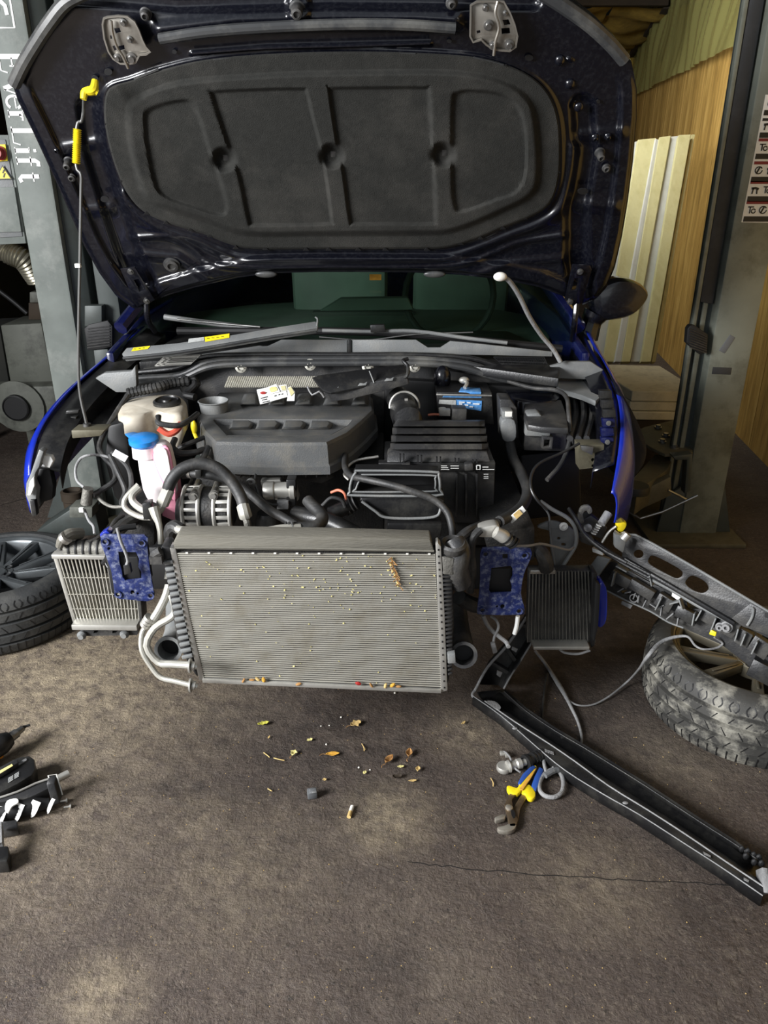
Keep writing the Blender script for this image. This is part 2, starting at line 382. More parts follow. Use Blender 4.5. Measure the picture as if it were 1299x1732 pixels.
        o.location = Vector(c)-wl(parent); WLOC[o.name] = Vector(c)
        if parent: o.parent = parent
        if label: o['label'] = label
        return o

def pr(name, m, parent, poly, pl, depth, bevel=0.002, label=None, holes=(), d=0.0, smoothk=0):
    """plate with a pixel outline on plane pl, depth metres away from the viewer"""
    if not isinstance(pl, Plane): pl = PY(pl)
    if smoothk: poly = [(v.x, v.y) for v in crom([(x, y, 0) for x, y in poly], smoothk, True)]
    L0 = [pl(x, y, d) for x, y in poly]; mb = MB()
    if holes: mb.plate([L0]+[[pl(x, y, d) for x, y in h] for h in holes], -pl.N*depth)
    else: mb.prism(L0, -pl.N*depth)
    return mb.build(name, m, parent, bevel=bevel, label=label)
def prz(name, m, parent, poly, Z, h, bevel=0.003, label=None):
    return pr(name, m, parent, poly, PZ(Z), h, bevel, label)
def circ(x, y, rx, ry=None, n=14): ry = ry or rx; return [(x+rx*math.cos(2*PI*i/n), y+ry*math.sin(2*PI*i/n)) for i in range(n)]
def rect(x0, y0, x1, y1): return [(x0, y0), (x1, y0), (x1, y1), (x0, y1)]
def hose(name, m, parent, pts, r, n=10, label=None, smooth=6, ribs=0):
    mb = MB(); P = [G(*p) if len(p) == 3 else p for p in pts]; mb.tube(P, r, n, smooth)
    if ribs:
        Q = crom(P, smooth); r0 = r if isinstance(r, (int, float)) else r[0]
        for i in range(1, len(Q)-1, ribs):
            d = (Q[i+1]-Q[i-1]).normalized()*r0*0.25; mb.cyl(Q[i]-d, Q[i]+d, r0*1.18, n=n)
    return mb.build(name, m, parent, label=label)
def bolt(mb, p, nrm, r=0.006, h=0.005):
    nrm = Vector(nrm).normalized(); p = Vector(p)
    mb.cyl(p, p+nrm*h*0.4, r*1.5, n=14); mb.cyl(p+nrm*h*0.4, p+nrm*h, r, n=6)

def dist_poly(X, Y, pts, closed=False):
    pts = np.array(pts, float); D = np.full(X.shape, 1e9); n = len(pts)
    for i in range(n if closed else n-1):
        a = pts[i]; b = pts[(i+1) % n]; ab = b-a; L2 = max((ab**2).sum(), 1e-9)
        t = np.clip(((X-a[0])*ab[0]+(Y-a[1])*ab[1])/L2, 0, 1)
        D = np.minimum(D, np.hypot(X-a[0]-t*ab[0], Y-a[1]-t*ab[1]))
    return D
def inside(X, Y, pts):
    c = np.zeros(X.shape, bool); n = len(pts)
    for i in range(n):
        (x1, y1), (x2, y2) = pts[i], pts[i-1]
        if y1 == y2: continue
        cr = ((y1 > Y) != (y2 > Y)) & (X < (x2-x1)*(Y-y1)/(y2-y1)+x1); c ^= cr
    return c
def sdf(X, Y, pts): D = dist_poly(X, Y, pts, True); return np.where(inside(X, Y, pts), -D, D)
def sstep(v, a, b): t = np.clip((v-a)/(b-a), 0, 1); return t*t*(3-2*t)
def smooth2(poly, k=6, closed=True): return [(v.x, v.y) for v in crom([(x, y, 0) for x, y in poly], k, closed)]
def polar(poly, c, th):
    P = np.array(poly, float)-np.array(c); a = np.arctan2(P[:, 1], P[:, 0]); n = len(P); out = np.zeros(len(th))
    for k, t in enumerate(th):
        dx, dy = math.cos(t), math.sin(t); best = 0
        for i in range(n):
            x1, y1 = P[i]; x2, y2 = P[(i+1) % n]; ex, ey = x2-x1, y2-y1; den = dx*ey-dy*ex
            if abs(den) < 1e-9: continue
            s_ = (x1*ey-y1*ex)/den; u_ = (x1*dy-y1*dx)/den
            if s_ > 0 and -1e-6 <= u_ <= 1+1e-6: best = max(best, s_)
        out[k] = best
    return out
def ring_mesh(inner, outer, c, N, nr, hfun, pl, back=None):
    th = np.linspace(-PI, PI, N, endpoint=False)
    ro = polar(outer, c, th); ri = polar(inner, c, th) if inner is not None else np.zeros(N)
    k = np.linspace(0, 1, nr)[:, None]; R = ri[None]*(1-k)+ro[None]*k
    X = c[0]+R*np.cos(th)[None]; Y = c[1]+R*np.sin(th)[None]
    D = hfun(X, Y); V = pl.many(X, Y, D).reshape(-1, 3)
    fs = [(i*N+j, i*N+(j+1) % N, (i+1)*N+(j+1) % N, (i+1)*N+j) for i in range(nr-1) for j in range(N)]
    mb = MB(); mb.v = [Vector(v) for v in V]; mb.f = fs
    if back is not None:   # closing rim and a domed back
        n0 = len(mb.v); last = (nr-1)*N
        nb = np.array(pl.N)
        rim = [Vector(V[last+j]-nb*back) for j in range(N)]
        mb.v += rim; mb.f += [(last+j, last+(j+1) % N, n0+(j+1) % N, n0+j) for j in range(N)]
        cen = sum(rim, Vector())/N
        for q, (f_, dd) in enumerate(((0.93, 0.012), (0.7, 0.03), (0.4, 0.04), (0.02, 0.045))):
            b0 = len(mb.v); mb.v += [cen+(p-cen)*f_-pl.N*dd for p in rim]
            mb.f += [(b0-N+j, b0-N+(j+1) % N, b0+(j+1) % N, b0+j) for j in range(N)]
    return mb

# ================================================================ THE SETTING
def grid_floor():
    nx, ny = 60, 80; vs = []; fs = []
    for j in range(ny+1):
        for i in range(nx+1):
            x = -4.5+9.0*i/nx; y = -3.0+13.3*j/ny
            vs.append((x, y, 0.0))
    for j in range(ny):
        for i in range(nx): a = j*(nx+1)+i; fs.append((a, a+1, a+nx+2, a+nx+1))
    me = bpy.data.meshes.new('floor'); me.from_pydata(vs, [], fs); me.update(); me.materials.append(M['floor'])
    o = bpy.data.objects.new('floor', me); COL.objects.link(o); tag(o, kind='structure'); return o
FLOOR = grid_floor()
def crack(pts, wd):
    mb = MB(); P = []
    Q = crom([GZ(x, y, 0.0006) for x, y in pts], 8)
    for q in Q: P.append(q+Vector((random.uniform(-.004, .004), random.uniform(-.004, .004), 0)))
    mb.ribbon(P, wd, (0, 0, 1), 0.0006); return mb.build('floor_crack', 'deep_black', FLOOR, smooth=False)
crack([(690, 1456), (760, 1466), (900, 1478), (1020, 1486), (1120, 1492), (1240, 1497), (1299, 1498)], 0.0018)
crack([(0, 855), (60, 838), (120, 815)], 0.004)

WD = Vector((0.115, 1, 0)).normalized()             # the right wall recedes a little to the right
def wr(Y, Z, off=0.0): return Vector((2.25+0.115*(Y-4.66)-off, Y, Z))
mb = MB(); mb.prism([wr(-3, 0, -0.02), wr(10.2, 0, -0.02), wr(10.2, 3.4, -0.02), wr(-3, 3.4, -0.02)], (0.08, 0, 0)); WR = mb.build('wall_right', 'timber_dark', smooth=False); tag(WR, kind='structure')
ys = [1.4+.61*i for i in range(15)]
for a, b in zip(ys[:-1], ys[1:]):                   # upright plywood panels
    mb = MB(); mb.prism([wr(a+.004, 0), wr(b-.004, 0), wr(b-.004, 3.2), wr(a+.004, 3.2)], (0.018, 0, 0)); mb.build('plywood_panel', 'plywood', WR, smooth=False, bevel=0.002)
mb = MB(); mb.box((-0.3, 10.25, 1.7), (7.4, 0.08, 3.4)); WB = mb.build('wall_back', 'wall_dark', smooth=False); tag(WB, kind='structure')
mb = MB(); mb.box((-3.35, 5.45, 1.7), (0.1, 9.5, 3.4)); WL_ = mb.build('wall_left', 'wall_dark', smooth=False); tag(WL_, kind='structure')
mb = MB(); mb.box((-0.2, 6.0, 3.42), (6.6, 8.4, 0.06)); CE = mb.build('ceiling', 'wall_dark', smooth=False); tag(CE, kind='structure')
def quilt(name, m, parent, c00, c10, c01, nrm, nx, ny, f):
    c00, c10, c01, nrm = Vector(c00), Vector(c10), Vector(c01), Vector(nrm); vs = []; fs = []
    for j in range(ny+1):
        for i in range(nx+1):
            u, v = i/nx, j/ny; vs.append(c00+(c10-c00)*u+(c01-c00)*v+nrm*f(u, v))
    for j in range(ny):
        for i in range(nx): a = j*(nx+1)+i; fs.append((a, a+1, a+nx+2, a+nx+1))
    mb = MB(); mb.add(vs, fs); return mb.build(name, m, parent)
# insulation batts under the roof at the back and rafters
for k in range(4):
    x0 = 0.0+k*0.72
    quilt('insulation_batt', 'wool', CE, (x0, 8.4, 2.97), (x0+0.7, 8.4, 2.97), (x0, 10.2, 2.74), (0, 0, -1), 12, 24,
          lambda u, v, k=k: 0.05*math.sin(PI*u)+0.03*math.sin(v*14+k)*math.sin(u*7+k*2)+0.02*math.sin(v*31+k*3))
    quilt('insulation_batt', 'wool', WB, (x0, 10.18, 1.7), (x0+0.7, 10.18, 1.7), (x0, 10.18, 2.8), (0, -1, 0), 12, 12,
          lambda u, v, k=k: 0.06*math.sin(PI*u)+0.03*math.sin(v*9+k)*math.sin(u*7+k))
mb = MB(); mb.beam((0.0, 8.35, 2.98), (2.6, 8.35, 2.98), 0.09, 0.12); mb.build('rafter', 'timber_dark', CE, bevel=0.004)
mb = MB(); mb.beam(wr(8.4, 2.95, 0.06), wr(10.15, 2.76, 0.06), 0.07, 0.08); mb.build('rafter', 'timber_dark', CE, bevel=0.004)
# plastic film stapled over the top of the right wall, creased downwards
def film_f(u, v):
    return 0.045+0.022*math.sin(u*46+3*math.sin(v*3))*(0.5+0.5*v)+0.014*abs(math.sin(u*93+v*7))+0.012*math.sin(u*21-v*5)+0.008*math.sin(u*170+v*11)
pf = quilt('plastic_sheet', 'film', None, wr(4.4, 2.31, .0), wr(10.1, 2.30, .0), wr(4.4, 3.2, .0), (-1, 0, 0), 220, 24, film_f)
tag(pf, 'creased yellowish plastic sheet stapled over the upper right wall', 'plastic sheet')

# ---------------------------------------------------------------- lift posts
def glyph(mb, pl, x0, y0, strokes, sc, xdir, ydir, nrm):
    for wd, pts in strokes:
        P = [x0*1.0+xdir*(p[0]*sc)+ydir*(p[1]*sc) for p in pts]
        mb.ribbon([Vector(p) for p in P], wd*sc, nrm, 0.0012)
def arc(cx, cy, r, a0, a1, n=12, ry=None):
    ry = ry or r; return [(cx+r*math.cos(math.radians(a0+(a1-a0)*i/n)), cy+ry*math.sin(math.radians(a0+(a1-a0)*i/n))) for i in range(n+1)]
T, S = 0.18, 0.055
GL = {
 'E': [(T, [(.16, 0), (.16, 1)]), (S, [(0, .02), (.66, .02), (.74, .28)]), (S, [(0, .98), (.62, .98), (.68, .76)]), (S, [(.2, .52), (.5, .52)]), (S, [(.5, .4), (.5, .64)])],
 'v': [(T, [(.10, .66), (.32, 0)]), (S, [(.34, 0), (.56, .66)]), (S, [(0, .66), (.24, .66)]), (S, [(.44, .66), (.66, .66)])],
 'e': [(.11, arc(.3, .34, .25, 25, 325, 18, .32)), (S, [(.08, .4), (.54, .4)])],
 'r': [(T, [(.14, 0), (.14, .66)]), (S, [(0, .02), (.3, .02)]), (S, [(0, .66), (.14, .66)]), (.09, [(.18, .48), (.3, .62), (.42, .6)])],
 'L': [(T, [(.16, 0), (.16, 1)]), (S, [(0, .98), (.34, .98)]), (S, [(0, .02), (.62, .02), (.7, .3)])],
 'i': [(T, [(.14, 0), (.14, .66)]), (S, [(0, .02), (.28, .02)]), (S, [(0, .66), (.14, .66)]), (.13, [(.14, .84), (.14, .97)])],
 'f': [(T, [(.16, 0), (.16, .84), (.24, .97), (.4, .96)]), (S, [(0, .02), (.34, .02)]), (S, [(0, .64), (.38, .64)])],
 't': [(T, [(.16, .9), (.16, .12), (.26, .02), (.4, .08)]), (S, [(0, .64), (.38, .64)])],
 '6': [(.17, arc(.32, .32, .23, 0, 360, 20, .26)), (.17, [(.09, .34), (.12, .7), (.3, .95), (.56, .98)])],
}
YL = 3.35
LP = thing('lift_post', 'grey lift post with white vertical lettering, left of the car', 'lift post', (-1.40, YL+.12, 0), 'two post vehicle lift columns')
mb = MB(); mb.prism([(-1.475, YL, 0.0), (-1.328, YL, 0.0), (-1.328, YL, 3.3), (-1.475, YL, 3.3)], (0, 0.26, 0)); mb.build('column', 'post_paint', LP, bevel=0.012)
mb = MB(); mb.prism([(-1.326, YL+.03, 0.02), (-1.27, YL+.07, 0.02), (-1.27, YL+.07, 3.3), (-1.326, YL+.03, 3.3)], (0, 0.2, 0)); mb.build('channel_flange', 'post_dark', LP, bevel=0.006)
mb = MB(); mb.prism([(-1.6, YL-.1, 0), (-1.15, YL-.1, 0), (-1.15, YL+.35, 0), (-1.6, YL+.35, 0)], (0, 0, 0.02)); mb.build('base_plate', 'arm_steel', LP, bevel=0.003)
mb = MB(); mb.prism([(-1.62, YL+.02, .02), (-1.475, YL+.02, .02), (-1.475, YL+.02, .34)], (0, .02, 0)); mb.prism([(-1.328, YL+.05, .02), (-1.2, YL+.05, .02), (-1.328, YL+.05, .3)], (0, .02, 0)); mb.build('base_gusset', 'post_dark', LP)
mb = MB(); mb.beam((-1.19, YL+.12, .35), (-1.19, YL+.12, 2.2), .09, .14, (0, 1, 0)); mb.build('carriage', 'post_dark', LP, bevel=.006)
def zz(y, Y=YL): return G(0, y, Y).z
pos = 86
adv = [('E', 88, 84, 1.0), ('v', 136, 0, 1.0), ('e', 160, 0, 1.0), ('r', 186, 0, 1.0), ('L', 214, 0, 1.0), ('i', 249, 0, 1), ('f', 265, 0, 1), ('t', 292, 0, 1)]
sc = 0.092
mb = MB()
for ch, y, _, k in adv:
    s_ = sc if ch in 'EL' else sc*0.95
    O = Vector((-1.455, YL-.001, zz(y)))
    for wd, pts in GL[ch]: mb.ribbon([O+Vector((0, 0, -1))*(p[0]*s_)+Vector((1, 0, 0))*(p[1]*s_) for p in pts], wd*s_, (0, -1, 0), .0012)
mb.build('lettering', 'label_white', LP, smooth=False, label='white serif lettering reading EverLift')
mb = MB()
x5 = G(34, 47, YL)
mb.ribbon([Vector((-1.52+.05, YL-.001, x5.z)), Vector((-1.375, YL-.001, x5.z)), Vector((-1.375, YL-.001, x5.z+.3)), Vector((-1.47, YL-.001, x5.z+.3))], .007, (0, -1, 0))
O = Vector((-1.468, YL-.001, zz(-8)))
for wd, pts in GL['6']: mb.ribbon([O+Vector((0, 0, -1))*(p[0]*.11)+Vector((1, 0, 0))*(p[1]*.075) for p in pts], wd*.085, (0, -1, 0), .0012)
mb.build('number_box', 'label_white', LP, smooth=False, label='white framed number 6')
# door guard pad on the carriage
pr('guard_pad', 'deep_black', LP, [(142, 556), (150, 549), (182, 542), (190, 552), (190, 586), (176, 590), (148, 593)], YL-.02, .03, .004)
mb = MB()
for k in range(8):
    y = 554+k*4.6; mb.ribbon([G(148, y+2, YL-.022), G(186, y-3, YL-.022)], .004, (0, -1, 0), .004)
mb.build('pad_rib', 'black_plastic', LP, smooth=False)
pr('carriage_plate', 'post_dark', LP, rect(143, 517, 172, 552), YL-.01, .05, .003)
pr('carriage_plate', 'post_dark', LP, [(158, 592), (182, 590), (190, 640), (165, 650)], YL-.005, .03, .003)

# control box on the far side of the left post
CB = thing('control_box', 'grey electrical control box with red knob and warning triangle beside left post', 'control box', G(10, 330, 3.5))
pr('housing', 'post_paint', CB, [(-60, 228), (14, 228), (44, 412), (-40, 416)], 3.46, .12, .004)
pr('door_panel', 'grey_plastic', CB, [(-56, 236), (9, 236), (38, 400), (-36, 404)], 3.455, .006, .002)
pr('inner_panel', 'post_paint', CB, [(-40, 318), (24, 316), (36, 392), (-30, 394)], 3.448, .006, .002)
pr('switch_plate', 'yellow', CB, [(-16, 245), (9, 244), (13, 272), (-10, 274)], 3.446, .004, .001)
kc = G(0, 259, 3.44); mb = MB(); mb.lathe([(0.0, .03), (.018, .03), (.022, .022), (.022, .006), (.027, .004), (.027, 0)], kc, (0, -1, 0), 22); mb.box(kc+Vector((0, -.034, 0)), (.008, .012, .034)); mb.build('rotary_knob', 'red', CB)
tri = [(4, 279), (-9, 304), (20, 303)]
pr('warning_triangle', 'label_black', CB, tri, 3.445, .001, 0)
pr('warning_sign', 'yellow', CB, [(4, 282), (-6.5, 302.5), (17.5, 301.8)], 3.4435, .001, 0)
mb = MB(); mb.ribbon([G(7, 287, 3.442), G(4.5, 293, 3.442), G(8, 293, 3.442), G(6, 300, 3.442)], .005, (0, -1, 0)); mb.build('lightning_mark', 'label_black', CB, smooth=False)

YR = 3.2
def gx(x, y, Y=YR): return G(x, y, Y).x
RP = thing('lift_post', 'grey lift post with warning decals and black slot, right of the car', 'lift post', (1.42, YR+.15, 0), 'two post vehicle lift columns')
mb = MB(); mb.prism([(1.362, YR, 0), (1.532, YR, 0), (1.532, YR, 3.3), (1.362, YR, 3.3)], (0, .28, 0)); mb.build('column', 'post_shaded', RP, bevel=.008)
mb = MB(); mb.prism([(1.278, YR+.03, 0.02), (1.295, YR+.03, .02), (1.295, YR+.03, 3.3), (1.278, YR+.03, 3.3)], (0, .025, 0)); mb.build('channel_flange', 'post_shaded', RP, bevel=.003)
mb = MB(); mb.prism([(1.284, YR+.06, 0.02), (1.362, YR+.06, .02), (1.362, YR+.06, 3.3), (1.284, YR+.06, 3.3)], (0, .02, 0)); mb.build('channel_web', 'post_dark', RP)
mb = MB(); mb.beam((1.325, YR+.05, .06), (1.325, YR+.05, 3.3), .02, .02, (0, 1, 0)); mb.build('guide_rail', 'post_shaded', RP, bevel=.003)
zt = zz(513, YR)
mb = MB(); mb.prism([(1.297, YR+.035, zt), (1.352, YR+.035, zt-.01), (1.352, YR+.035, 3.3), (1.297, YR+.035, 3.3)], (0, .03, 0)); mb.build('slot_cover', 'slot_black', RP, bevel=.004)
mb = MB(); mb.prism([(1.26, YR+.01, 0.02), (1.60, YR+.01, 0.02), (1.532, YR+.01, .26), (1.362, YR+.01, .26), (1.28, YR+.01, .2)], (0, .02, 0)); mb.build('base_gusset', 'post_dark', RP, bevel=.002)
mb = MB(); mb.prism([(1.2, YR-.12, 0), (1.62, YR-.12, 0), (1.62, YR+.38, 0), (1.2, YR+.38, 0)], (0, 0, .02)); mb.build('base_plate', 'arm_steel', RP, bevel=.003)
pr('guard_pad', 'deep_black', RP, [(1163, 556), (1168, 550), (1175, 550), (1198, 566), (1196, 597), (1184, 600), (1172, 590), (1161, 580)], YR-.03, .035, .004)
mb = MB()
for k in range(8): mb.ribbon([G(1166, 556+k*4.4, YR-.032), G(1195, 569+k*4.0, YR-.032)], .004, (0, -1, 0), .004)
mb.build('pad_rib', 'black_plastic', RP, smooth=False)
pr('magnetic_strip', 'magnet', RP, [(1235, 566), (1244, 571), (1226, 598), (1216, 593)], YR-.002, .004, .002)
pr('magnetic_strip', 'slot_black', RP, [(1206, 621), (1238, 622), (1236, 634), (1204, 633)], YR-.002, .004, .002)
# decal sheet
pr('decal_sheet', 'label_white', RP, [(1295, 160), (1345, 160), (1318, 377), (1254, 376)], YR-.001, .001, 0, label='white sheet of lift safety pictograms')
def dq(u0, v0, u1, v1):      # decal coordinates: u across, v down, both in photograph pixels along the slanted sheet
    f = lambda u, v: (1296-(v-160)*0.192+u, v)
    return [f(u0, v0), f(u1, v0), f(u1, v1), f(u0, v1)]
for r_, v0 in enumerate((166, 204, 240, 279, 312, 346)):
    pr('caption_bar', 'label_black', RP, dq(2, v0+20, 62, v0+29), YR-.0022, .0006, 0)
    if r_ >= 2: pr('header_bar', 'label_red', RP, dq(2, v0-6, 62, v0-1), YR-.0022, .0006, 0)
    elif r_ == 1: pr('header_bar', 'label_black', RP, dq(2, v0-4, 62, v0+0.5), YR-.0022, .0006, 0)
    for c_ in range(3):
        u = 4+c_*20; mb = MB(); pp = lambda a, b: G(*dq(u+a, v0+b, 0, 0)[0], YR-.0022)
        kx = (r_+c_) % 3
        if kx == 0: mb.ribbon([pp(*q) for q in arc(8, 9, 6, 0, 330, 12)], .004, (0, -1, 0), .0006); mb.ribbon([pp(5, 14), pp(9, 4)], .006, (0, -1, 0), .0006)
        elif kx == 1: mb.ribbon([pp(2, 7), pp(8, 6), pp(14, 8)], .008, (0, -1, 0), .0006); mb.ribbon([pp(5, 6), pp(4, 16)], .005, (0, -1, 0), .0006); mb.ribbon([pp(11, 7), pp(12, 16)], .005, (0, -1, 0), .0006)
        else: mb.ribbon([pp(2, 4), pp(12, 4)], .004, (0, -1, 0), .0006); mb.ribbon([pp(6, 4), pp(6, 15)], .004, (0, -1, 0), .0006); mb.ribbon([pp(*q) for q in arc(12, 11, 3.5, 0, 340, 10)], .004, (0, -1, 0), .0006)
        mb.build('pictogram', 'label_black', RP, smooth=False)
# lifting arm of the right post
YA = 3.05
prz('arm_plate', 'arm_steel', RP, [(1068, 733), (1090, 722), (1148, 708), (1166, 735), (1172, 765), (1125, 768), (1100, 756)], .42, .015, .003)
for x, y in ((1113, 724), (1126, 738), (1120, 748), (1141, 758)): mb = MB(); bolt(mb, GZ(x, y, .42), (0, 0, 1), .012, .016); mb.build('arm_bolt', 'steel', RP)
prz('lift_arm', 'arm_steel', RP, [(1140, 772), (1108, 768), (1062, 818), (1078, 830), (1128, 795)], .36, .11, .004)
pr('lift_arm', 'arm_steel', RP, [(1048, 850), (1135, 806), (1136, 838), (1084, 862), (1050, 872)], 3.0, .04, .004)
pr('arm_bracket', 'post_dark', RP, [(1138, 772), (1172, 768), (1168, 830), (1158, 836), (1162, 778), (1142, 778)], 3.1, .05, .003)
hose('arm_pin_handle', 'steel', RP, [(1062, 865, 2.95), (1083, 877, 2.9), (1120, 866, 2.9), (1180, 838, 2.9)], .0055, smooth=1)
hose('arm_pin_handle', 'steel', RP, [(1130, 829, 2.95), (1148, 838, 2.95), (1163, 846, 2.95)], .005, smooth=1)
ell = G(1072, 828, 3.0); mb = MB(); mb.lathe([(.0, .03), (.05, .03), (.055, .02), (.055, 0), (0, 0)], GZ(1074, 832, .38), (0, 0, 1), 20); mb.build('arm_pad', 'deep_black', RP)

# ---------------------------------------------------------------- foam boards against the wall
def board(x0, x1, b0, b1, Y, m, lab, th=.04):
    # top edge pixels x0,x1 ; bottom edge pixels b0,b1
    P = [G(x0[0], x0[1], Y+.9), G(x1[0], x1[1], Y+.9), G(b1[0], b1[1], Y), G(b0[0], b0[1], Y)]
    n = (P[1]-P[0]).cross(P[3]-P[0]).normalized()
    if n.y > 0: n = -n
    mb = MB(); mb.prism(P, -n*th); o = mb.build('foam_board', m, None, bevel=.004, smooth=False)
    tag(o, lab, 'foam board', 'foam boards leaning on the plywood wall'); return o
board((1058, 242), (1082, 238), (985, 610), (1022, 612), 4.98, 'foam_white', 'white foam board leaning, leftmost, half hidden behind the raised bonnet')
board((1079, 236), (1110, 233), (1020, 612), (1040, 612), 4.92, 'foam_board', 'pale yellow foam board leaning just right of the bonnet edge')
board((1109, 234), (1116, 237), (1040, 612), (1051, 612), 4.90, 'foam_white', 'thin white foam board leaning between two pale yellow ones')
board((1115, 232), (1135, 229), (1051, 612), (1066, 612), 4.89, 'foam_board', 'pale yellow foam board in the middle of the leaning stack')
board((1133, 231), (1150, 229), (1066, 612), (1084, 612), 4.91, 'foam_white', 'greyish white foam board leaning right of the middle')
board((1148, 228), (1169, 227), (1084, 612), (1101, 612), 4.86, 'foam_board', 'second pale yellow foam board from the right of the leaning stack')
board((1170, 227), (1176, 227), (1102, 612), (1109, 612), 4.90, 'foam_board', 'narrow yellow foam board, rightmost of the leaning stack')
# flat slabs
zs = 0.50
slabs = ['topmost thick foam slab of the flat pile below the leaning boards', 'middle foam slab of the flat pile below the leaning boards', 'lowest foam slab of the flat pile below the leaning boards']
TL = [(1028, 616), (1118, 618), (1162, 645), (1158, 662), (1072, 661), (1038, 640)]
base_poly = [GZ(x, y, zs) for x, y in TL]
for k, (h, dz) in enumerate(((.055, 0), (.05, -.057), (.045, -.109))):
    mb = MB(); off = Vector((random.uniform(-.012, .012), random.uniform(-.012, .004), dz))
    mb.prism([p+off for p in base_poly], (0, 0, -h)); o = mb.build('foam_slab', 'foam_slab', None, bevel=.006, smooth=False); tag(o, slabs[k], 'foam slab', 'foam slabs lying flat by the wall')
mb = MB(); cc = sum(base_poly, Vector())/6
mb.prism([Vector((p.x, p.y, 0)) for p in base_poly], (0, 0, zs-.156)); o = mb.build('storage_crate', 'timber_dark', None, bevel=.01); tag(o, 'dark crate in shadow carrying the flat foam slabs', 'crate')

# ---------------------------------------------------------------- left background machine
MC = thing('tyre_machine', 'grey steel garage machine with round black opening behind the left post', 'machine', (-2.2, 4.6, 0))
pr('cabinet', 'machine_grey', MC, [(0, 550), (70, 546), (92, 660), (18, 652)], 4.4, .3, .01)
pr('cabinet', 'wall_dark', MC, [(-60, 555), (-1, 552), (16, 650), (-60, 648)], 4.42, .3, .01)
pr('motor_housing', 'machine_grey', MC, [(-40, 655), (92, 652), (100, 712), (62, 720), (40, 728), (10, 722), (-40, 700)], 4.3, .35, .02)
kc = G(30, 688, 4.28); mb = MB(); mb.lathe([(.075, 0), (.075, .032), (.068, .036), (.066, .03), (0, .03)], kc, (0, -1, 0), 26); mb.build('opening_shade_disc', 'deep_black', MC)  # flat black disc, the opening's inner darkness put into its colour
mb = MB(); mb.lathe([(.15, 0), (.15, .012), (.074, .020), (.074, 0)], kc+Vector((0, .012, 0)), (0, -1, 0), 26); mb.build('housing_ring', 'machine_grey', MC)
pr('junction_box', 'machine_grey', MC, rect(50, 494, 66, 512), 4.2, .06, .004)
pr('junction_box', 'timber_dark', MC, rect(48, 512, 70, 541), 4.22, .08, .004)
for x in (-50, 52): mb = MB(); mb.beam(G(x, 715, 4.45), Vector((G(x, 715, 4.45).x, 4.45, 0)), .05, .05, (0, 1, 0)); mb.build('stand_leg', 'machine_grey', MC)
# cable along the left wall
o = hose('hanging_cable', 'deep_black', None, [(-20, 478, 4.3), (20, 508, 4.3), (46, 530, 4.3)], .012); tag(o, 'thin black cable drooping over the grey machine on the left', 'cable')
# flexible ducts
def duct(name, pts, r, lab, m='duct_foil'):
    P = crom([G(*p) for p in pts], 14); n = len(P)
    mb = MB(); mb.tube(P, [r*(1.0 if i % 2 else 1.13) for i in range(n)], 16, 1); o = mb.build(name, m, None); return tag(o, lab, 'duct')
duct('flexible_duct', [(-30, 395, 4.0), (10, 425, 4.0), (40, 440, 4.0), (62, 470, 4.05)], .05, 'dusty ribbed flexible duct hanging below the control box')
duct('flexible_duct', [(150, 470, 4.4), (178, 490, 4.4), (190, 512, 4.4), (196, 530, 4.4), (206, 600, 4.4), (212, 690, 4.4), (214, 762, 4.4)], .085, 'silver ribbed flexible duct behind the car, right of the left post')
o = pr('plastic_drum', 'leaf_ochre', None, [(196, 500), (232, 506), (262, 745), (230, 750)], 4.6, .2, .02); tag(o, 'dull yellow plastic drum half hidden behind the car on the left', 'drum')
mb = MB(); mb.beam((-1.9, 5.6, 0), (-1.9, 5.6, .9), .5, .5, (0, 1, 0))
o = mb.build('work_bench', 'timber_dark', None, bevel=.01); tag(o, 'dark work bench in shadow far behind the left post', 'bench')

# ================================================================ THE CAR
CAR = thing('car', 'dark blue car with raised bonnet, front end stripped to radiator and engine', 'car', (-.16, 3.6, 0))
HP = Plane((0, 2.593, 1.2275), (0, -.8587, -.5125))
pad_out = smooth2([(184, 150), (176, 190), (183, 240), (198, 290), (217, 330), (246, 360), (292, 380), (345, 396), (385, 412), (430, 421), (560, 421), (700, 421), (755, 419), (805, 405), (852, 385), (900, 366), (930, 345), (945, 305), (948, 250), (944, 200), (930, 162), (903, 133), (858, 110), (800, 96), (700, 89), (600, 87), (500, 89), (400, 95), (330, 104), (270, 119), (222, 136)], 4)
hood_out = [(104, 0), (78, 32), (55, 66), (36, 100), (20, 140), (30, 170), (52, 215), (74, 262), (96, 310), (118, 360), (142, 415), (168, 462), (196, 500), (226, 522), (244, 522), (256, 510), (285, 499), (330, 486), (400, 470), (460, 462), (540, 460), (620, 460), (700, 461), (780, 465), (850, 473), (910, 485), (950, 500), (985, 516), (1008, 506), (1026, 486), (1040, 452), (1052, 400), (1062, 340), (1071, 270), (1077, 200), (1077, 150), (1068, 104), (1040, 66), (1005, 30), (968, 0), (900, -40), (800, -66), (700, -78), (560, -84), (420, -78), (300, -62), (200, -42), (145, -22)]
frame_in = smooth2([(215, 196), (229, 167), (305, 138), (450, 126), (563, 122), (764, 121), (850, 138), (892, 165), (907, 205), (912, 290), (900, 330), (850, 358), (768, 391), (700, 396), (540, 397), (417, 397), (346, 374), (262, 346), (238, 320), (222, 260)], 4)
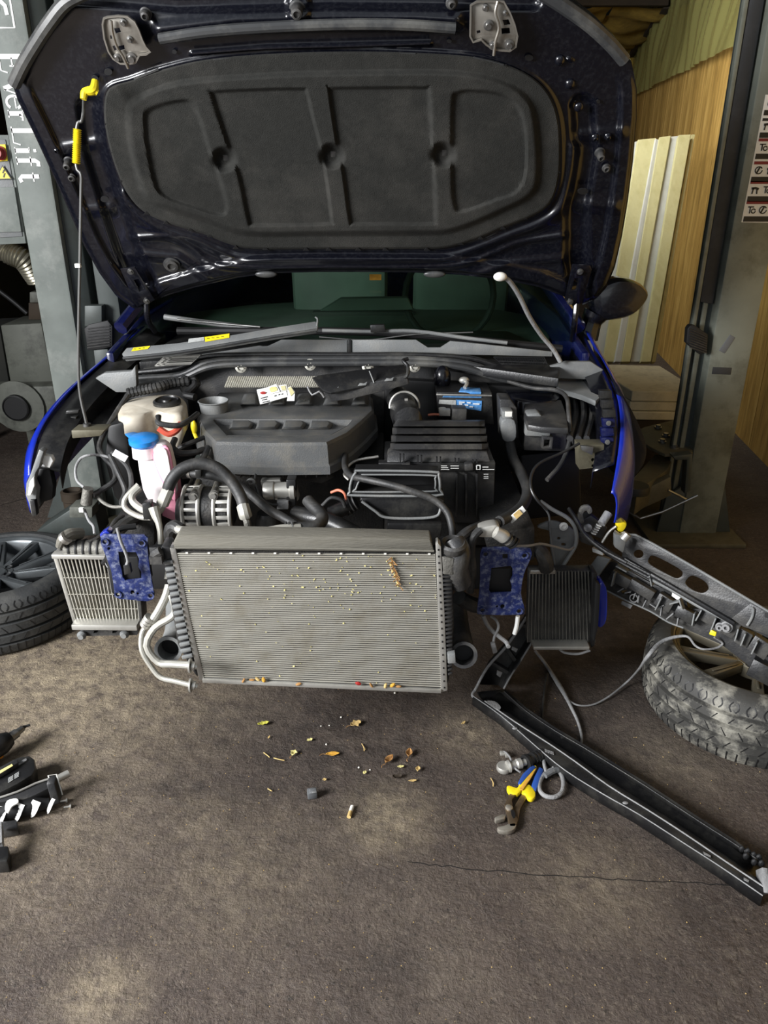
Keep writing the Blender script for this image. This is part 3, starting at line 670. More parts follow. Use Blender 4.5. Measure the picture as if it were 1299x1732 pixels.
cells = [smooth2(c, 4) for c in (
 [(243, 205), (258, 182), (305, 170), (326, 175), (340, 205), (353, 249), (374, 308), (384, 350), (374, 364), (330, 352), (277, 332), (258, 300)],
 [(357, 160), (362, 155), (440, 151), (508, 150), (519, 155), (530, 200), (542, 245), (552, 300), (561, 370), (556, 379), (490, 381), (430, 381), (420, 374), (404, 300), (383, 240)],
 [(556, 152), (562, 149), (640, 148), (718, 148), (726, 154), (731, 240), (735, 300), (737, 370), (730, 379), (660, 379), (600, 379), (591, 372), (580, 294), (569, 240)],
 [(765, 172), (776, 156), (800, 153), (848, 160), (880, 186), (890, 240), (889, 296), (872, 326), (840, 338), (782, 358), (768, 345), (764, 290)])]
dimples = [(379, 270), (561, 264), (749, 262)]
def curve(X, Y):
    return -0.03*np.clip(np.abs((X-556)/520), 0, 1.2)**2.4-0.05*np.clip((60-Y)/140, 0, 1.2)**2
def pad_h(X, Y):
    h = 0.016*(1-sstep(sdf(X, Y, frame_in), -8, 4))
    c = np.full(X.shape, 1e9)
    for q in cells: c = np.minimum(c, sdf(X, Y, q))
    h = h-0.011*(1-sstep(c, -4, 3))
    for (x, y) in dimples:
        r = np.hypot(X-x, Y-y); h = h*sstep(r, 10, 25)-0.016*(1-sstep(r, 7, 25))
    e = sdf(X, Y, pad_out)
    h = h+0.006-0.006*sstep(e, -3, 0)
    return h+curve(X, Y)+0.004
bead1 = smooth2([(205, 330), (238, 368), (285, 392), (335, 407), (372, 424), (420, 438), (560, 439), (700, 438), (765, 433), (812, 418), (862, 398), (915, 378), (948, 352), (966, 300), (972, 250)], 5, False)
bead2 = smooth2([(225, 402), (284, 401), (325, 420), (352, 440), (400, 452), (560, 454), (700, 453), (778, 448), (830, 430), (880, 410), (955, 398)], 5, False)
bead3 = smooth2([(165, 185), (172, 240), (190, 300), (212, 350)], 5, False)
topst = [(270, 50), (400, 34), (560, 29), (700, 30), (770, 34)]
ledge = [(325, 90), (450, 80), (600, 76), (727, 73)]
channel_l = [(150, 180), (160, 250), (185, 330), (215, 420), (250, 500)]
channel_r = [(985, 180), (990, 260), (975, 350), (975, 440), (985, 500)]
pockets = [(858, 300, 11), (964, 142, 11), (977, 180, 11)]
def hood_h(X, Y):
    h = curve(X, Y)-0.012
    b = dist_poly(X, Y, bead1); h = h+0.014*np.exp(-(b/9)**2)
    b = dist_poly(X, Y, bead2); h = h+0.008*np.exp(-(b/5)**2)
    b = dist_poly(X, Y, bead3); h = h+0.008*np.exp(-(b/7)**2)
    e = sdf(X, Y, pad_out); h = h+0.012*(1-sstep(e, 0, 14))*sstep(90-Y, -40, -10)*0+0.006*(1-sstep(e, 2, 10))
    o = sdf(X, Y, hood_out); h = h+0.016*sstep(o, -34, -22)*(1-sstep(o, -8, -2))*sstep(Y, 120, 180)
    h = h-0.02*(1-sstep(dist_poly(X, Y, channel_l), 8, 26))-0.02*(1-sstep(dist_poly(X, Y, channel_r), 8, 26))
    h = h+0.02*np.exp(-(dist_poly(X, Y, topst)/14)**2)*1.0
    h = h+0.007*np.exp(-(dist_poly(X, Y, ledge)/4)**2)
    h = h-0.02*(1-sstep(dist_poly(X, Y, [(130, -8), (300, 6), (560, -2), (900, 2)]), 4, 20))
    h = h+0.012*(1-sstep(np.hypot((X-505), (Y-12)*.8), 14, 26))
    # stamped ribs of the lower corners
    for P_ in ([(110, 250), (165, 240)], [(150, 355), (185, 352)], [(985, 228), (1050, 222)], [(985, 345), (1040, 350)]):
        h = h+0.009*np.exp(-(dist_poly(X, Y, P_)/10)**2)
    for (x, y, r) in ((964, 100, 8), (964, 142, 8), (978, 180, 8)): h = h+0.006*(1-sstep(np.hypot(X-x, (Y-y)*1.5), 3, r))
    # raised swage between bead2 and the rear edge on both sides
    for P_ in ([(235, 430), (300, 436), (350, 468)], [(800, 470), (860, 445), (950, 438)]):
        h = h+0.008*np.exp(-(dist_poly(X, Y, P_)/7)**2)
    return h
HOOD = None
mb = ring_mesh(pad_out, hood_out, (558, 240), 900, 90, hood_h, HP, back=0.022)
HOOD = mb.build('bonnet', 'hood_paint', CAR, label='dark navy raised bonnet seen from below')
mb = ring_mesh(None, pad_out, (558, 250), 600, 130, pad_h, HP); PAD = mb.build('insulation_pad', 'felt', HOOD, label='black felt insulation pad with four recessed cells')
def hp(x, y, d=0.0): return HP(x, y, d+float(curve(np.array(float(x)), np.array(float(y)))))
for (x, y) in dimples:
    mb = MB(); c = hp(x+3, y-4, -.008); R = Matrix((HP.U, HP.V, HP.N)).transposed(); mb.box(c, (.016, .018, .006), R); mb.build('pad_clip', 'rubber', HOOD, bevel=.002)
# seal strips
mb = MB(); P = [hp(x, y, .022) for x, y in smooth2([(270, 66), (340, 55), (420, 48), (520, 43), (620, 41), (700, 43), (770, 48)], 5, False)]
mb.tube(P, .0125, 10, 1); mb.build('bonnet_seal', 'seal_rubber', HOOD, label='dark grey rubber strip across the bonnet')
mb = MB(); P = [hp(x, y, .016) for x, y in smooth2([(24, 142), (40, 108), (60, 74), (84, 38), (112, 4), (150, -16)], 6, False)]
mb.tube(P, .017, 10, 1); mb.build('bonnet_seal', 'seal_rubber', HOOD, label='glossy corner seal strip')
mb = MB(); P = [hp(x, y, .014) for x, y in smooth2([(1056, 102), (1030, 72), (995, 40), (950, 8), (915, -14)], 6, False)]
mb.tube(P, .017, 10, 1); mb.build('bonnet_seal', 'seal_rubber', HOOD, label='dusty corner seal strip')
mb = MB(); P = [hp(x, y, .004) for x, y in ((325, 90), (450, 81), (600, 77), (727, 73))]
mb.tube(P, .0035, 8, 4); mb.build('reinforcement_lip', 'hood_paint', HOOD)
# small ejector bumps, studs, grommets, holes
def stud(x, y, r, h, m, name='stud', cone=.8):
    mb = MB(); c = hp(x, y, -.006); mb.lathe([(r*1.2, 0), (r*1.25, .004), (r, .006), (r*cone, h), (r*cone*.6, h+.002), (r*.5, h-.004), (0, h-.004)], c, HP.N, 18); mb.build(name, m, HOOD)
stud(503, 14, .016, .034, 'rubber', 'rubber_buffer'); stud(247, 22, .012, .02, 'rubber', 'rubber_buffer'); stud(764, 4, .012, .016, 'rubber', 'rubber_buffer')
stud(1014, 257, .012, .034, 'rubber', 'rubber_buffer'); stud(117, 272, .012, .034, 'rubber', 'rubber_buffer')
stud(1025, 283, .010, .012, 'rubber', 'grommet', 1.0); stud(122, 299, .010, .010, 'rubber', 'grommet', 1.0)
stud(291, 447, .022, .012, 'rubber', 'grommet', .95)
stud(1006, 232, .008, .012, 'hood_paint', 'stud'); stud(1028, 230, .008, .012, 'hood_paint', 'stud'); stud(97, 252, .008, .012, 'hood_paint', 'stud')
for (x, y, rx, ry) in ((183, 122, 7, 5.5), (295, 88, 4, 3.5), (177, 337, 7, 5), (895, 98, 7, 5), (986, 324, 9, 5), (760, 70, 4, 3), (160, 133, 6, 5), (1012, 172, 3, 3)):
    mb = MB(); P = [hp(a, b, -.004) for a, b in circ(x, y, rx, ry)]; mb.prism(P, -HP.N*.004); mb.build('drain_hole', 'deep_black', HOOD)
for (x, y) in ((947, 102), (964, 142), (979, 181)):
    mb = MB(); c = hp(x, y, -.010); mb.ellipsoid(c, (.013, .013, .008), rot=Matrix((HP.U, HP.V, HP.N)).transposed()); mb.build('pressed_dimple', 'hood_paint', HOOD)
# latch plates
LPm = Matrix((HP.U, HP.V, HP.N)).transposed()
def latch(poly, name, holes, wires, discs):
    mb = MB(); mb.plate([[hp(x, y, .016) for x, y in poly]]+[[hp(x, y, .016) for x, y in h] for h in holes], -HP.N*.004)
    o = mb.build(name, 'latch_metal', HOOD, bevel=.001)
    mb = MB(); mb.ribbon([hp(x, y, .018) for x, y in poly], .004, HP.N, .006, closed=True); mb.build('turned_edge', 'latch_metal', o)
    mb = MB(); mb.tube([hp(x, y, .026) for x, y in wires], .0035, 8, 5); mb.build('release_wire', 'latch_metal', o)
    for (x, y, r) in discs:
        mb = MB(); mb.lathe([(r, 0), (r, .004), (r*.6, .005), (r*.55, .012), (0, .012)], hp(x, y, .016), HP.N, 16); mb.build('rivet', 'steel', o)
latch([(174, 40), (176, 30), (182, 28), (200, 26), (216, 27), (228, 36), (235, 50), (241, 66), (247, 78), (255, 86), (247, 91), (236, 92), (230, 104), (218, 107), (204, 106), (192, 98), (184, 86), (177, 64)],
      'latch_plate', [[(190, 78), (196, 76), (200, 84), (194, 86)], [(200, 78), (210, 76), (211, 84), (203, 86)], [(193, 48), (202, 47), (205, 55), (196, 57)], [(186, 60), (190, 60), (191, 66), (187, 66)]],
      [(188, 35), (190, 55), (197, 78), (208, 96), (217, 116)], [(223, 98, .014), (199, 97, .010), (209, 37, .009), (220, 66, .008)])
latch([(796, 8), (806, 2), (830, 1), (852, 2), (862, 20), (870, 40), (875, 60), (872, 78), (862, 85), (848, 84), (834, 82), (822, 74), (814, 66), (800, 70), (795, 60)],
      'latch_plate', [[(848, 48), (862, 47), (863, 57), (849, 58)], [(850, 34), (860, 33), (864, 42), (853, 43)], [(806, 52), (812, 51), (813, 56), (807, 57)]],
      [(842, 2), (838, 22), (844, 46), (838, 70), (835, 94)], [(861, 75, .012), (821, 12, .008), (826, 42, .012), (833, 76, .010), (854, 21, .006)])
# hinge brackets
for poly, side in (([(203, 455), (228, 452), (262, 508), (238, 516), (232, 520)], -1), ([(968, 448), (998, 449), (1001, 456), (984, 512), (976, 516), (955, 508)], 1)):
    mb = MB(); hole = [(226, 474), (234, 472), (244, 490), (236, 494)] if side < 0 else [(972, 471), (979, 471), (974, 491), (967, 491)]
    mb.plate([[hp(x, y, .012) for x, y in poly], [hp(x, y, .012) for x, y in hole]], -HP.N*.006); o = mb.build('hinge_plate', 'hood_paint', HOOD, bevel=.0015)
    for (x, y) in (((221, 459), (248, 509)) if side < 0 else ((981, 459), (964, 510))):
        mb = MB(); bolt(mb, hp(x, y, .012), HP.N, .007, .009); mb.build('bolt', 'steel', o)
    e = hp(*((248, 512) if side < 0 else (975, 510)), .0); f = G(*((262, 560, 2.75) if side < 0 else (968, 575, 2.75)))
    mb = MB(); m_ = G(*((250, 540, 2.66) if side < 0 else (972, 545, 2.66))); mb.tube([e, m_, f], .010, 8, 4); mb.build('hinge_arm', 'hood_paint', CAR)
for (x, y) in ((450, 464), (735, 464)):   # washer jets under the rear edge
    mb = MB(); mb.ellipsoid(hp(x, y, .006), (.036, .012, .009), rot=LPm); mb.build('washer_jet', 'seal_rubber', HOOD)
# edge clips of the pad
for (x0, y0, x1, y1) in ((227, 134, 268, 117), (360, 101, 418, 98), (498, 94, 553, 92), (648, 92, 703, 91), (801, 97, 852, 110)):
    mb = MB(); mb.beam(hp(x0, y0, .008), hp(x1, y1, .008), .004, .003, HP.N); mb.build('pad_tab', 'seal_rubber', PAD)
for (x, y) in ((399, 418), (449, 420), (518, 421), (556, 421), (606, 421), (652, 421), (722, 421), (779, 411), (813, 402), (851, 385), (887, 368), (943, 290), (942, 232), (934, 190), (856, 112), (248, 360), (281, 376), (322, 388), (355, 398), (208, 305), (193, 256), (182, 208)):
    mb = MB(); mb.prism([hp(x-5, y+2, .005), hp(x, y-4, .007), hp(x+5, y+2, .005)], HP.N*.003); mb.build('pad_tab', 'deep_black', PAD)
# prop rod
RODP = [hp(142, 165, .06), G(141, 190, 2.215), G(138, 205, 2.22), G(130, 214, 2.22), G(129, 280, 2.22), G(137, 296, 2.215), G(137, 330, 2.215), G(135, 450, 2.20), G(133, 560, 2.18), G(134, 655, 2.16), G(147, 720, 2.14)]
mb = MB(); mb.tube(RODP, .0042, 10, 4); ROD = mb.build('prop_rod', 'rod_steel', CAR)
mb = MB(); mb.tube([G(141, 168, 2.21), G(144, 156, 2.215), G(158, 152, 2.22), G(161, 136, 2.23)], [.008, .010, .012, .008], 10, 5); mb.tube([G(158, 152, 2.218), G(165, 157, 2.222)], .008, 8, 1); mb.build('rod_handle', 'yellow', ROD)
mb = MB(); n = 18
pa, pb = G(131, 218, 2.22), G(129, 277, 2.22)
prof = []
for i in range(n*2+1): prof.append((.0115 if i % 2 else .0078, (pb-pa).length*i/(n*2)))
mb.lathe([(0, 0)]+prof+[(0, (pb-pa).length)], pa, (pb-pa), 14); mb.build('grip_sleeve', 'yellow', ROD)
mb = MB(); mb.box(G(132, 449, 2.195), (.014, .012, .010)); mb.build('rod_clip', 'white', ROD)
mb = MB(); mb.cyl(G(147, 716, 2.14), G(148, 727, 2.14), .011, .013); mb.build('rod_foot', 'rubber', ROD)

# ---- fenders: shells following the crest, built as strips
def loft(name, m, rows, parent=CAR, thick=0.0, label=None, bevel=0):
    n = len(rows[0]); vs = [Vector(p) for r in rows for p in r]
    fs = [(i*n+j, i*n+j+1, (i+1)*n+j+1, (i+1)*n+j) for i in range(len(rows)-1) for j in range(n-1)]
    mb = MB(); mb.add(vs, fs); o = mb.build(name, m, parent, label=label, ang=60)
    if thick:
        md = o.modifiers.new('solid', 'SOLIDIFY'); md.thickness = thick; md.offset = 0
    return o
cl = [(52, 806, .735), (55, 775, .78), (66, 735, .83), (86, 700, .865), (118, 662, .89), (155, 628, .91), (200, 590, .945), (245, 552, .985)]
CL = crom([GZ(*p) for p in cl], 5)
cr = [(1034, 834, .73), (1042, 790, .78), (1048, 745, .83), (1049, 705, .865), (1043, 668, .89), (1028, 630, .92), (1006, 590, .95), (986, 552, .985)]
CR = crom([GZ(*p) for p in cr], 5)
def fender(C_, sgn, lab):
    rows = []
    for dx, dz in ((0, 0), (.018, -.006), (.04, -.04), (.055, -.10), (.06, -.18), (.055, -.26)):
        rows.append([])
        for i, p in enumerate(C_):
            t = i/(len(C_)-1); k = min(1, .35+t*2.2)
            rows[-1].append(p+Vector((sgn*dx*k, .0, dz*k)))
    return loft('fender', 'blue_paint', rows, label=lab, thick=.004)
FL = fender(CL, -1, 'glossy blue front wing on the left'); FR = fender(CR, 1, 'glossy blue front wing on the right')
def rail(C_, sgn, w0, dz, m, nm, inset=.006):
    rows = [[p+Vector((-sgn*inset, 0, dz*.4)) for p in C_], [p+Vector((-sgn*(inset+w0*.5), 0, dz)) for p in C_], [p+Vector((-sgn*(inset+w0), 0, dz*1.6)) for p in C_], [p+Vector((-sgn*(inset+w0), 0, dz*1.6-.05)) for p in C_]]
    return loft(nm, m, rows, thick=.003)
rail(CL[4:], -1, .07, -.02, 'black_plastic', 'fender_flange'); rail(CR[6:], 1, .06, -.02, 'hood_paint', 'fender_flange')
# painted inner flange blocks with bolts, right wing
for k, (x, y) in enumerate([(1024, 668), (1027, 684), (1030, 700), (1029, 716), (1027, 732), (1027, 748), (1026, 764), (1023, 778)]):
    pr('flange_tab', 'dark_blue_paint' if k > 2 else 'black_plastic', FR, [(x-10, y-7), (x+11, y-7), (x+12, y+6), (x-9, y+7)], 2.20-k*.012, .02, .002)
    if k in (3, 5, 7):
        mb = MB(); bolt(mb, G(x, y, 2.195-k*.012), (0, -1, .4), .005, .008); mb.build('bolt', 'steel', FR)
for k, (x, y) in enumerate([(100, 732), (94, 742), (90, 752), (112, 720), (118, 708), (122, 697)]):
    pr('flange_tab', 'black_plastic', FL, [(x-10, y-2), (x+11, y-3), (x+10, y+2), (x-11, y+3)], 2.30, .02, .001)
# headlamp bracket left (white and black broken plastic)
pr('lamp_bracket', 'grey_plastic', CAR, [(66, 760), (74, 764), (70, 775), (66, 790), (60, 800), (56, 815), (62, 830), (60, 850), (60, 870), (54, 874), (48, 850), (43, 838), (44, 818), (52, 800), (58, 782)], 2.06, .03, .003, 'cracked grey headlamp bracket')
pr('lamp_bracket', 'label_white', CAR, [(72, 770), (86, 772), (90, 780), (84, 792), (76, 790), (70, 782)], 2.08, .02, .003)
pr('lamp_bracket', 'label_white', CAR, [(50, 815), (57, 806), (58, 822), (52, 838), (46, 838)], 2.045, .01, .002)
pr('lamp_bracket', 'deep_black', CAR, [(62, 792), (84, 795), (90, 822), (88, 845), (72, 850), (60, 868), (56, 850), (60, 820)], 2.10, .03, .004)
pr('lamp_bracket', 'black_plastic', CAR, [(50, 846), (58, 846), (62, 872), (54, 874)], 2.05, .02, .002)
# apron tops (inner wing) and strut towers
prz('inner_wing', 'dark_plastic', CAR, [(118, 724), (160, 655), (205, 628), (224, 634), (196, 690), (176, 728)], .80, .02, .004)
pr('headlamp_carrier', 'arm_steel', CAR, [(120, 728), (178, 727), (170, 738), (122, 742)], 2.1, .06, .003)
pr('inner_wing', 'deep_black', CAR, [(182, 720), (212, 712), (222, 800), (210, 860), (192, 840), (176, 780)], 2.24, .25, .01)  # deep black colour stands for the shade of a hollow here
prz('wing_liner', 'dark_plastic', CAR, [(958, 662), (970, 655), (1018, 660), (1020, 690), (1014, 740), (975, 750), (962, 720)], .80, .03, .006)
mb = MB()
for i, x in enumerate((968, 982, 996)): mb.tube([GZ(x, 660, .81), GZ(x+6, 700, .81), GZ(x-4, 742, .81)], .010, 8, 4)
mb.build('liner_fold', 'dark_plastic', CAR)
prz('cowl_end_cover', 'grey_plastic', CAR, [(938, 640), (950, 636), (1030, 642), (1026, 662), (1008, 678), (985, 668), (958, 660), (944, 656)], .875, .02, .006)
pr('cowl_end_cover', 'grey_plastic', CAR, [(930, 620), (958, 612), (1000, 612), (1020, 625), (1030, 644), (940, 640)], 2.62, .02, .004)
pr('cowl_end_cover', 'grey_plastic', CAR, [(160, 640), (176, 631), (222, 628), (229, 618), (231, 650), (228, 664), (196, 664)], 2.50, .03, .005)
prz('headlamp_mount', 'pipe_alu', CAR, [(976, 745), (990, 735), (1020, 736), (1022, 752), (980, 754)], .775, .01, .002)
pr('headlamp_mount', 'arm_steel', CAR, [(978, 752), (1022, 752), (1020, 790), (980, 794)], 2.12, .05, .003, holes=[circ(1003, 778, 3), circ(1003, 788, 2.4)])
pr('headlamp_mount', 'steel', CAR, [(982, 754), (1004, 756), (1002, 770), (984, 762)], 2.10, .01, .001)

# ---- cowl, bulkhead, seals
prz('cowl_tray', 'black_plastic', CAR, [(235, 612), (300, 566), (540, 556), (860, 560), (950, 600), (945, 640), (700, 605), (350, 605)], .93, .03, .004)
pr('cowl_shield', 'grey_plastic', CAR, [(340, 600), (439, 585), (444, 586), (452, 586), (476, 575), (587, 575), (587, 598)], 2.70, .01, .001)
pr('cowl_shield', 'grey_plastic', CAR, [(595, 575), (704, 575), (724, 588), (745, 588), (762, 577), (795, 580), (860, 587), (934, 595), (934, 603), (700, 598), (595, 598)], 2.70, .01, .001)
pr('shield_joint', 'black_plastic', CAR, rect(588, 575, 594, 599), 2.695, .012, .001)
def line(name, m, pts, r, parent=CAR, n=10, smooth=6, label=None): return hose(name, m, parent, pts, r, n, label, smooth)
seal_y = [((231, 630), (300, 622), (345, 604), (420, 600), (587, 600), (700, 600), (795, 606), (860, 624), (940, 632)),
          ((231, 640), (305, 634), (352, 613), (420, 608), (587, 607), (700, 607), (790, 615), (855, 635), (941, 643)),
          ((233, 648), (300, 642), (356, 620), (430, 615), (587, 614), (690, 614), (780, 621), (848, 641), (938, 652))]
for k, (S_, r, m_) in enumerate(zip(seal_y, (.009, .011, .012), ('black_plastic', 'seal_rubber', 'seal_rubber'))):
    line('bulkhead_seal', m_, [(x, y, 2.66-k*.02) for x, y in S_], r)
pr('bulkhead', 'dark_plastic', CAR, [(240, 625), (356, 612), (690, 612), (800, 622), (900, 655), (900, 760), (240, 760)], 2.68, .03, .003)
for (x, y) in ((408, 621), (525, 617), (622, 620), (701, 620)):
    mb = MB(); c = G(x, y, 2.625); mb.lathe([(.020, .0), (.020, .008), (.012, .012), (.010, .006), (0, .006)], c, (0, -1, .3), 18)
    for i in range(5): a = i*2*PI/5; mb.box(c+Vector((.010*math.cos(a), -.014, .010*math.sin(a))), (.003, .006, .003))
    mb.build('bulkhead_nut', 'pipe_alu', CAR)
# perforated grilles (rows of bars)
def grille(poly, Y, n, m, nm, parent=CAR):
    g = pr(nm, 'black_plastic', parent, poly, Y, .008, .001); mb = MB(); (a, b, c, d) = poly
    for i in range(n+1):
        t = i/n; mb.beam(G(a[0]+(b[0]-a[0])*t, a[1]+(b[1]-a[1])*t, Y-.003), G(d[0]+(c[0]-d[0])*t, d[1]+(c[1]-d[1])*t, Y-.003), .0028, .004, (0, -1, 0))
    for i in range(7):
        t = i/6; mb.beam(G(a[0]+(d[0]-a[0])*t, a[1]+(d[1]-a[1])*t, Y-.003), G(b[0]+(c[0]-b[0])*t, b[1]+(c[1]-b[1])*t, Y-.003), .0028, .004, (0, -1, 0))
    q = mb.build('grille_bars', m, g, smooth=False); q['kind'] = 'stuff'
grille([(278, 603), (339, 600), (322, 616), (262, 619)], 2.62, 26, 'bright_alu', 'cowl_grille')
grille([(835, 604), (920, 604), (928, 622), (850, 617)], 2.66, 30, 'black_plastic', 'cowl_grille')
# corrugated heat shield
mb = MB(); vs = []; fs = []
nx = 44
for i in range(nx*2+1):
    for j in (0, 1):
        p = G(386+(548-386)*i/(nx*2)-(8 if j else 0), 638 if j == 0 else 657, 2.60 if j == 0 else 2.56); p = p+Vector((0, -.006 if i % 2 else .006, .006 if i % 2 else 0)); vs.append(p)
for i in range(nx*2): fs.append((i*2, i*2+2, i*2+3, i*2+1))
mb.add(vs, fs); mb.build('heat_shield', 'white', CAR, smooth=False)

# ---- windscreen, cabin
WS = Plane((0, 2.86, .975), (0, -.5, .866))
ws = [(262, 556), (300, 500), (330, 440), (360, 400), (880, 400), (930, 450), (960, 520), (966, 575), (700, 580), (400, 572)]
mb = MB(); mb.prism([WS(x, y) for x, y in ws], -WS.N*.005); mb.build('windscreen', 'glass', CAR, smooth=False)
line('windscreen_frame', 'deep_black', [(300, 560, 2.83), (545, 560, 2.83), (700, 566, 2.83), (950, 590, 2.83)], .014)
prz('dashboard', 'interior', CAR, [(300, 530), (420, 515), (560, 506), (700, 512), (830, 520), (940, 540), (930, 575), (320, 565)], .90, .25, .02)
prz('dashboard_vent', 'interior_dark', CAR, [(530, 524), (695, 522), (700, 528), (528, 528)], .915, .02, .004)
pr('dashboard_screen', 'interior', CAR, [(576, 505), (690, 503), (700, 525), (540, 527)], 3.3, .05, .008)
mb = MB(); mb.box((-.15, 5.0, .45), (1.4, 3.6, .2)); mb.build('cabin_floor', 'interior_dark', CAR)
for i, (x, lab) in enumerate(((575, 'l'), (780, 'r'))):
    c = G(x, 490, 4.0)
    mb = MB(); mb.box((c.x, 4.05, .95), (.48, .14, .62), Matrix.Rotation(.15, 3, 'X')); s_ = mb.build('seat_back', 'interior', CAR, bevel=.05)
    mb = MB(); mb.box((c.x, 4.12, 1.34), (.26, .10, .18)); mb.build('head_rest', 'interior', s_, bevel=.04)
mb = MB(); mb.tube([G(760, 500, 3.4)+Vector((.19*math.cos(a), .02*math.sin(a), .19*math.sin(a))) for a in np.linspace(0, 2*PI, 24, endpoint=False)], .014, 8, 1, closed=True); mb.build('steering_wheel', 'interior_dark', CAR)
pr('inspection_sticker', 'leaf_ochre', CAR, rect(625, 464, 645, 474), 3.12, .001, 0, label='small orange windscreen sticker')
# body behind the bonnet: bulkhead to tail, roof, doors
def xs(s): return s
mb = MB()
for sgn, xo in ((-1, -1.0), (1, .74)):
    pts = [(xo, 2.75, .95), (xo, 3.2, 1.0), (xo, 6.4, 1.02), (xo, 6.7, .8), (xo, 6.7, .3), (xo, 3.3, .3), (xo, 3.25, .6), (xo, 2.75, .7)]
    mb = MB(); mb.prism(pts, (-sgn*.03, 0, 0)); mb.build('side_panel', 'dark_blue_paint', CAR, bevel=.008)
    r0 = Vector((xo, 2.95, 1.0)); r1 = Vector((xo-sgn*.28, 3.75, 1.42)); r2 = Vector((xo-sgn*.3, 5.2, 1.44)); r3 = Vector((xo-sgn*.15, 6.5, 1.02))
    mb = MB(); mb.tube([r0, r1, r2, r3], .028, 8, 6); mb.build('roof_pillar', 'dark_blue_paint', CAR)
    mb = MB(); mb.prism([r0+Vector((0, .12, 0)), r1, r2, r3], (-sgn*.005, 0, 0)); mb.build('side_window', 'glass', CAR, smooth=False)
mb = MB(); mb.prism([(-.72, 3.75, 1.43), (.46, 3.75, 1.43), (.44, 5.2, 1.45), (-.70, 5.2, 1.45)], (0, 0, .02)); mb.build('roof', 'dark_blue_paint', CAR, bevel=.008)
mb = MB(); mb.prism([(-.70, 5.2, 1.45), (.44, 5.2, 1.45), (.6, 6.5, 1.0), (-.86, 6.5, 1.0)], (0, 0, .02)); mb.build('tailgate', 'dark_blue_paint', CAR, bevel=.008)
mb = MB(); mb.box((-.13, 6.68, .65), (1.7, .1, .7)); mb.build('rear_bumper', 'dark_blue_paint', CAR, bevel=.03)
for x in (-.93, .67):
    mb = MB(); mb.lathe([(.2, -.1), (.3, -.1), (.32, -.06), (.32, .06), (.3, .1), (.2, .1), (.2, -.1)], (x, 5.9, .32), (1, 0, 0), 30); mb.build('rear_wheel', 'tyre', CAR)
mb = MB(); mb.box((-.13, 4.9, .33), (1.3, 3.2, .08)); mb.build('underbody', 'deep_black', CAR, bevel=.01)
# mirror
mc = G(1052, 508, 3.05); MIR = pr('door_mirror', 'hood_paint', CAR, smooth2([(1003, 500), (1022, 483), (1050, 473), (1078, 477), (1094, 488), (1100, 501), (1092, 517), (1074, 534), (1048, 542), (1022, 543), (1006, 532)], 3), 3.0, .14, .035, 'glossy black door mirror')
mb = MB(); mb.tube([G(1008, 530, 3.05), G(1000, 545, 3.05), G(992, 572, 3.05)], [.05, .04, .045], 10, 4); mb.build('mirror_stalk', 'hood_paint', MIR)
pr('side_panel', 'hood_paint', CAR, smooth2([(1008, 594), (1035, 636), (1062, 682), (1082, 722), (1093, 755), (1088, 786), (1064, 815), (1036, 837), (1046, 790), (1051, 720), (1042, 660), (1022, 615)], 3), 2.4, .02, .004)
# wipers
def wiper(pts, r=.006): return line('wiper', 'grey_plastic', pts, r, smooth=4)
W1 = wiper([(278, 536, 2.86), (330, 543, 2.85), (400, 552, 2.84), (436, 558, 2.83)], .010); line('wiper_blade', 'steel', [(300, 540, 2.84), (380, 548, 2.83), (440, 553, 2.82)], .004, W1)
W2 = wiper([(545, 559, 2.82), (630, 561, 2.82), (700, 560, 2.82), (790, 572, 2.80), (858, 580, 2.78)], .007); line('wiper_blade', 'steel', [(540, 570, 2.80), (620, 575, 2.80), (700, 566, 2.81), (800, 562, 2.82)], .003, W2)
pr('wiper_joint', 'black_plastic', W2, [(626, 550), (650, 549), (653, 562), (627, 563)], 2.80, .02, .003)
# washer hose standing up with its capped end
H = line('loose_wiring_loom', 'cable_grey', [(848, 468, 2.46), (862, 476, 2.47), (878, 500, 2.50), (895, 535, 2.54), (915, 566, 2.58), (935, 590, 2.60), (948, 612, 2.60)], .0075, label='grey taped loom standing up beside the windscreen')
mb = MB(); mb.ellipsoid(G(846, 468, 2.455), (.021, .014, .014)); mb.build('capped_end', 'white', H)

# ================================================================ ENGINE BAY
# dark mass of engine, gearbox and subframe
pr('engine_block', 'dark_cast', CAR, [(330, 790), (600, 790), (650, 780), (650, 925), (330, 925)], 2.25, .30, .01)
pr('gearbox', 'dark_cast', CAR, [(650, 850), (840, 850), (860, 925), (650, 925)], 2.2, .3, .015)
pr('subframe', 'deep_black', CAR, [(215, 925), (900, 925), (880, 1000), (230, 1000)], 2.3, .5, .02)
pr('chassis_leg', 'dark_cast', CAR, [(190, 880), (262, 872), (262, 925), (200, 930)], 1.95, .5, .01)
pr('chassis_leg', 'dark_cast', CAR, [(818, 905), (905, 890), (905, 950), (830, 950)], 1.95, .5, .01)
pr('inner_wing', 'deep_black', CAR, [(880, 770), (980, 760), (985, 870), (890, 880)], 2.45, .3, .01)
pr('strut_tower', 'deep_black', CAR, [(205, 664), (318, 655), (330, 780), (210, 800)], 2.60, .1, .02)  # coloured deep black to paint the shade inside the left bay
pr('battery_tray', 'deep_black', CAR, [(650, 640), (900, 655), (900, 800), (650, 800)], 2.62, .04, .01)
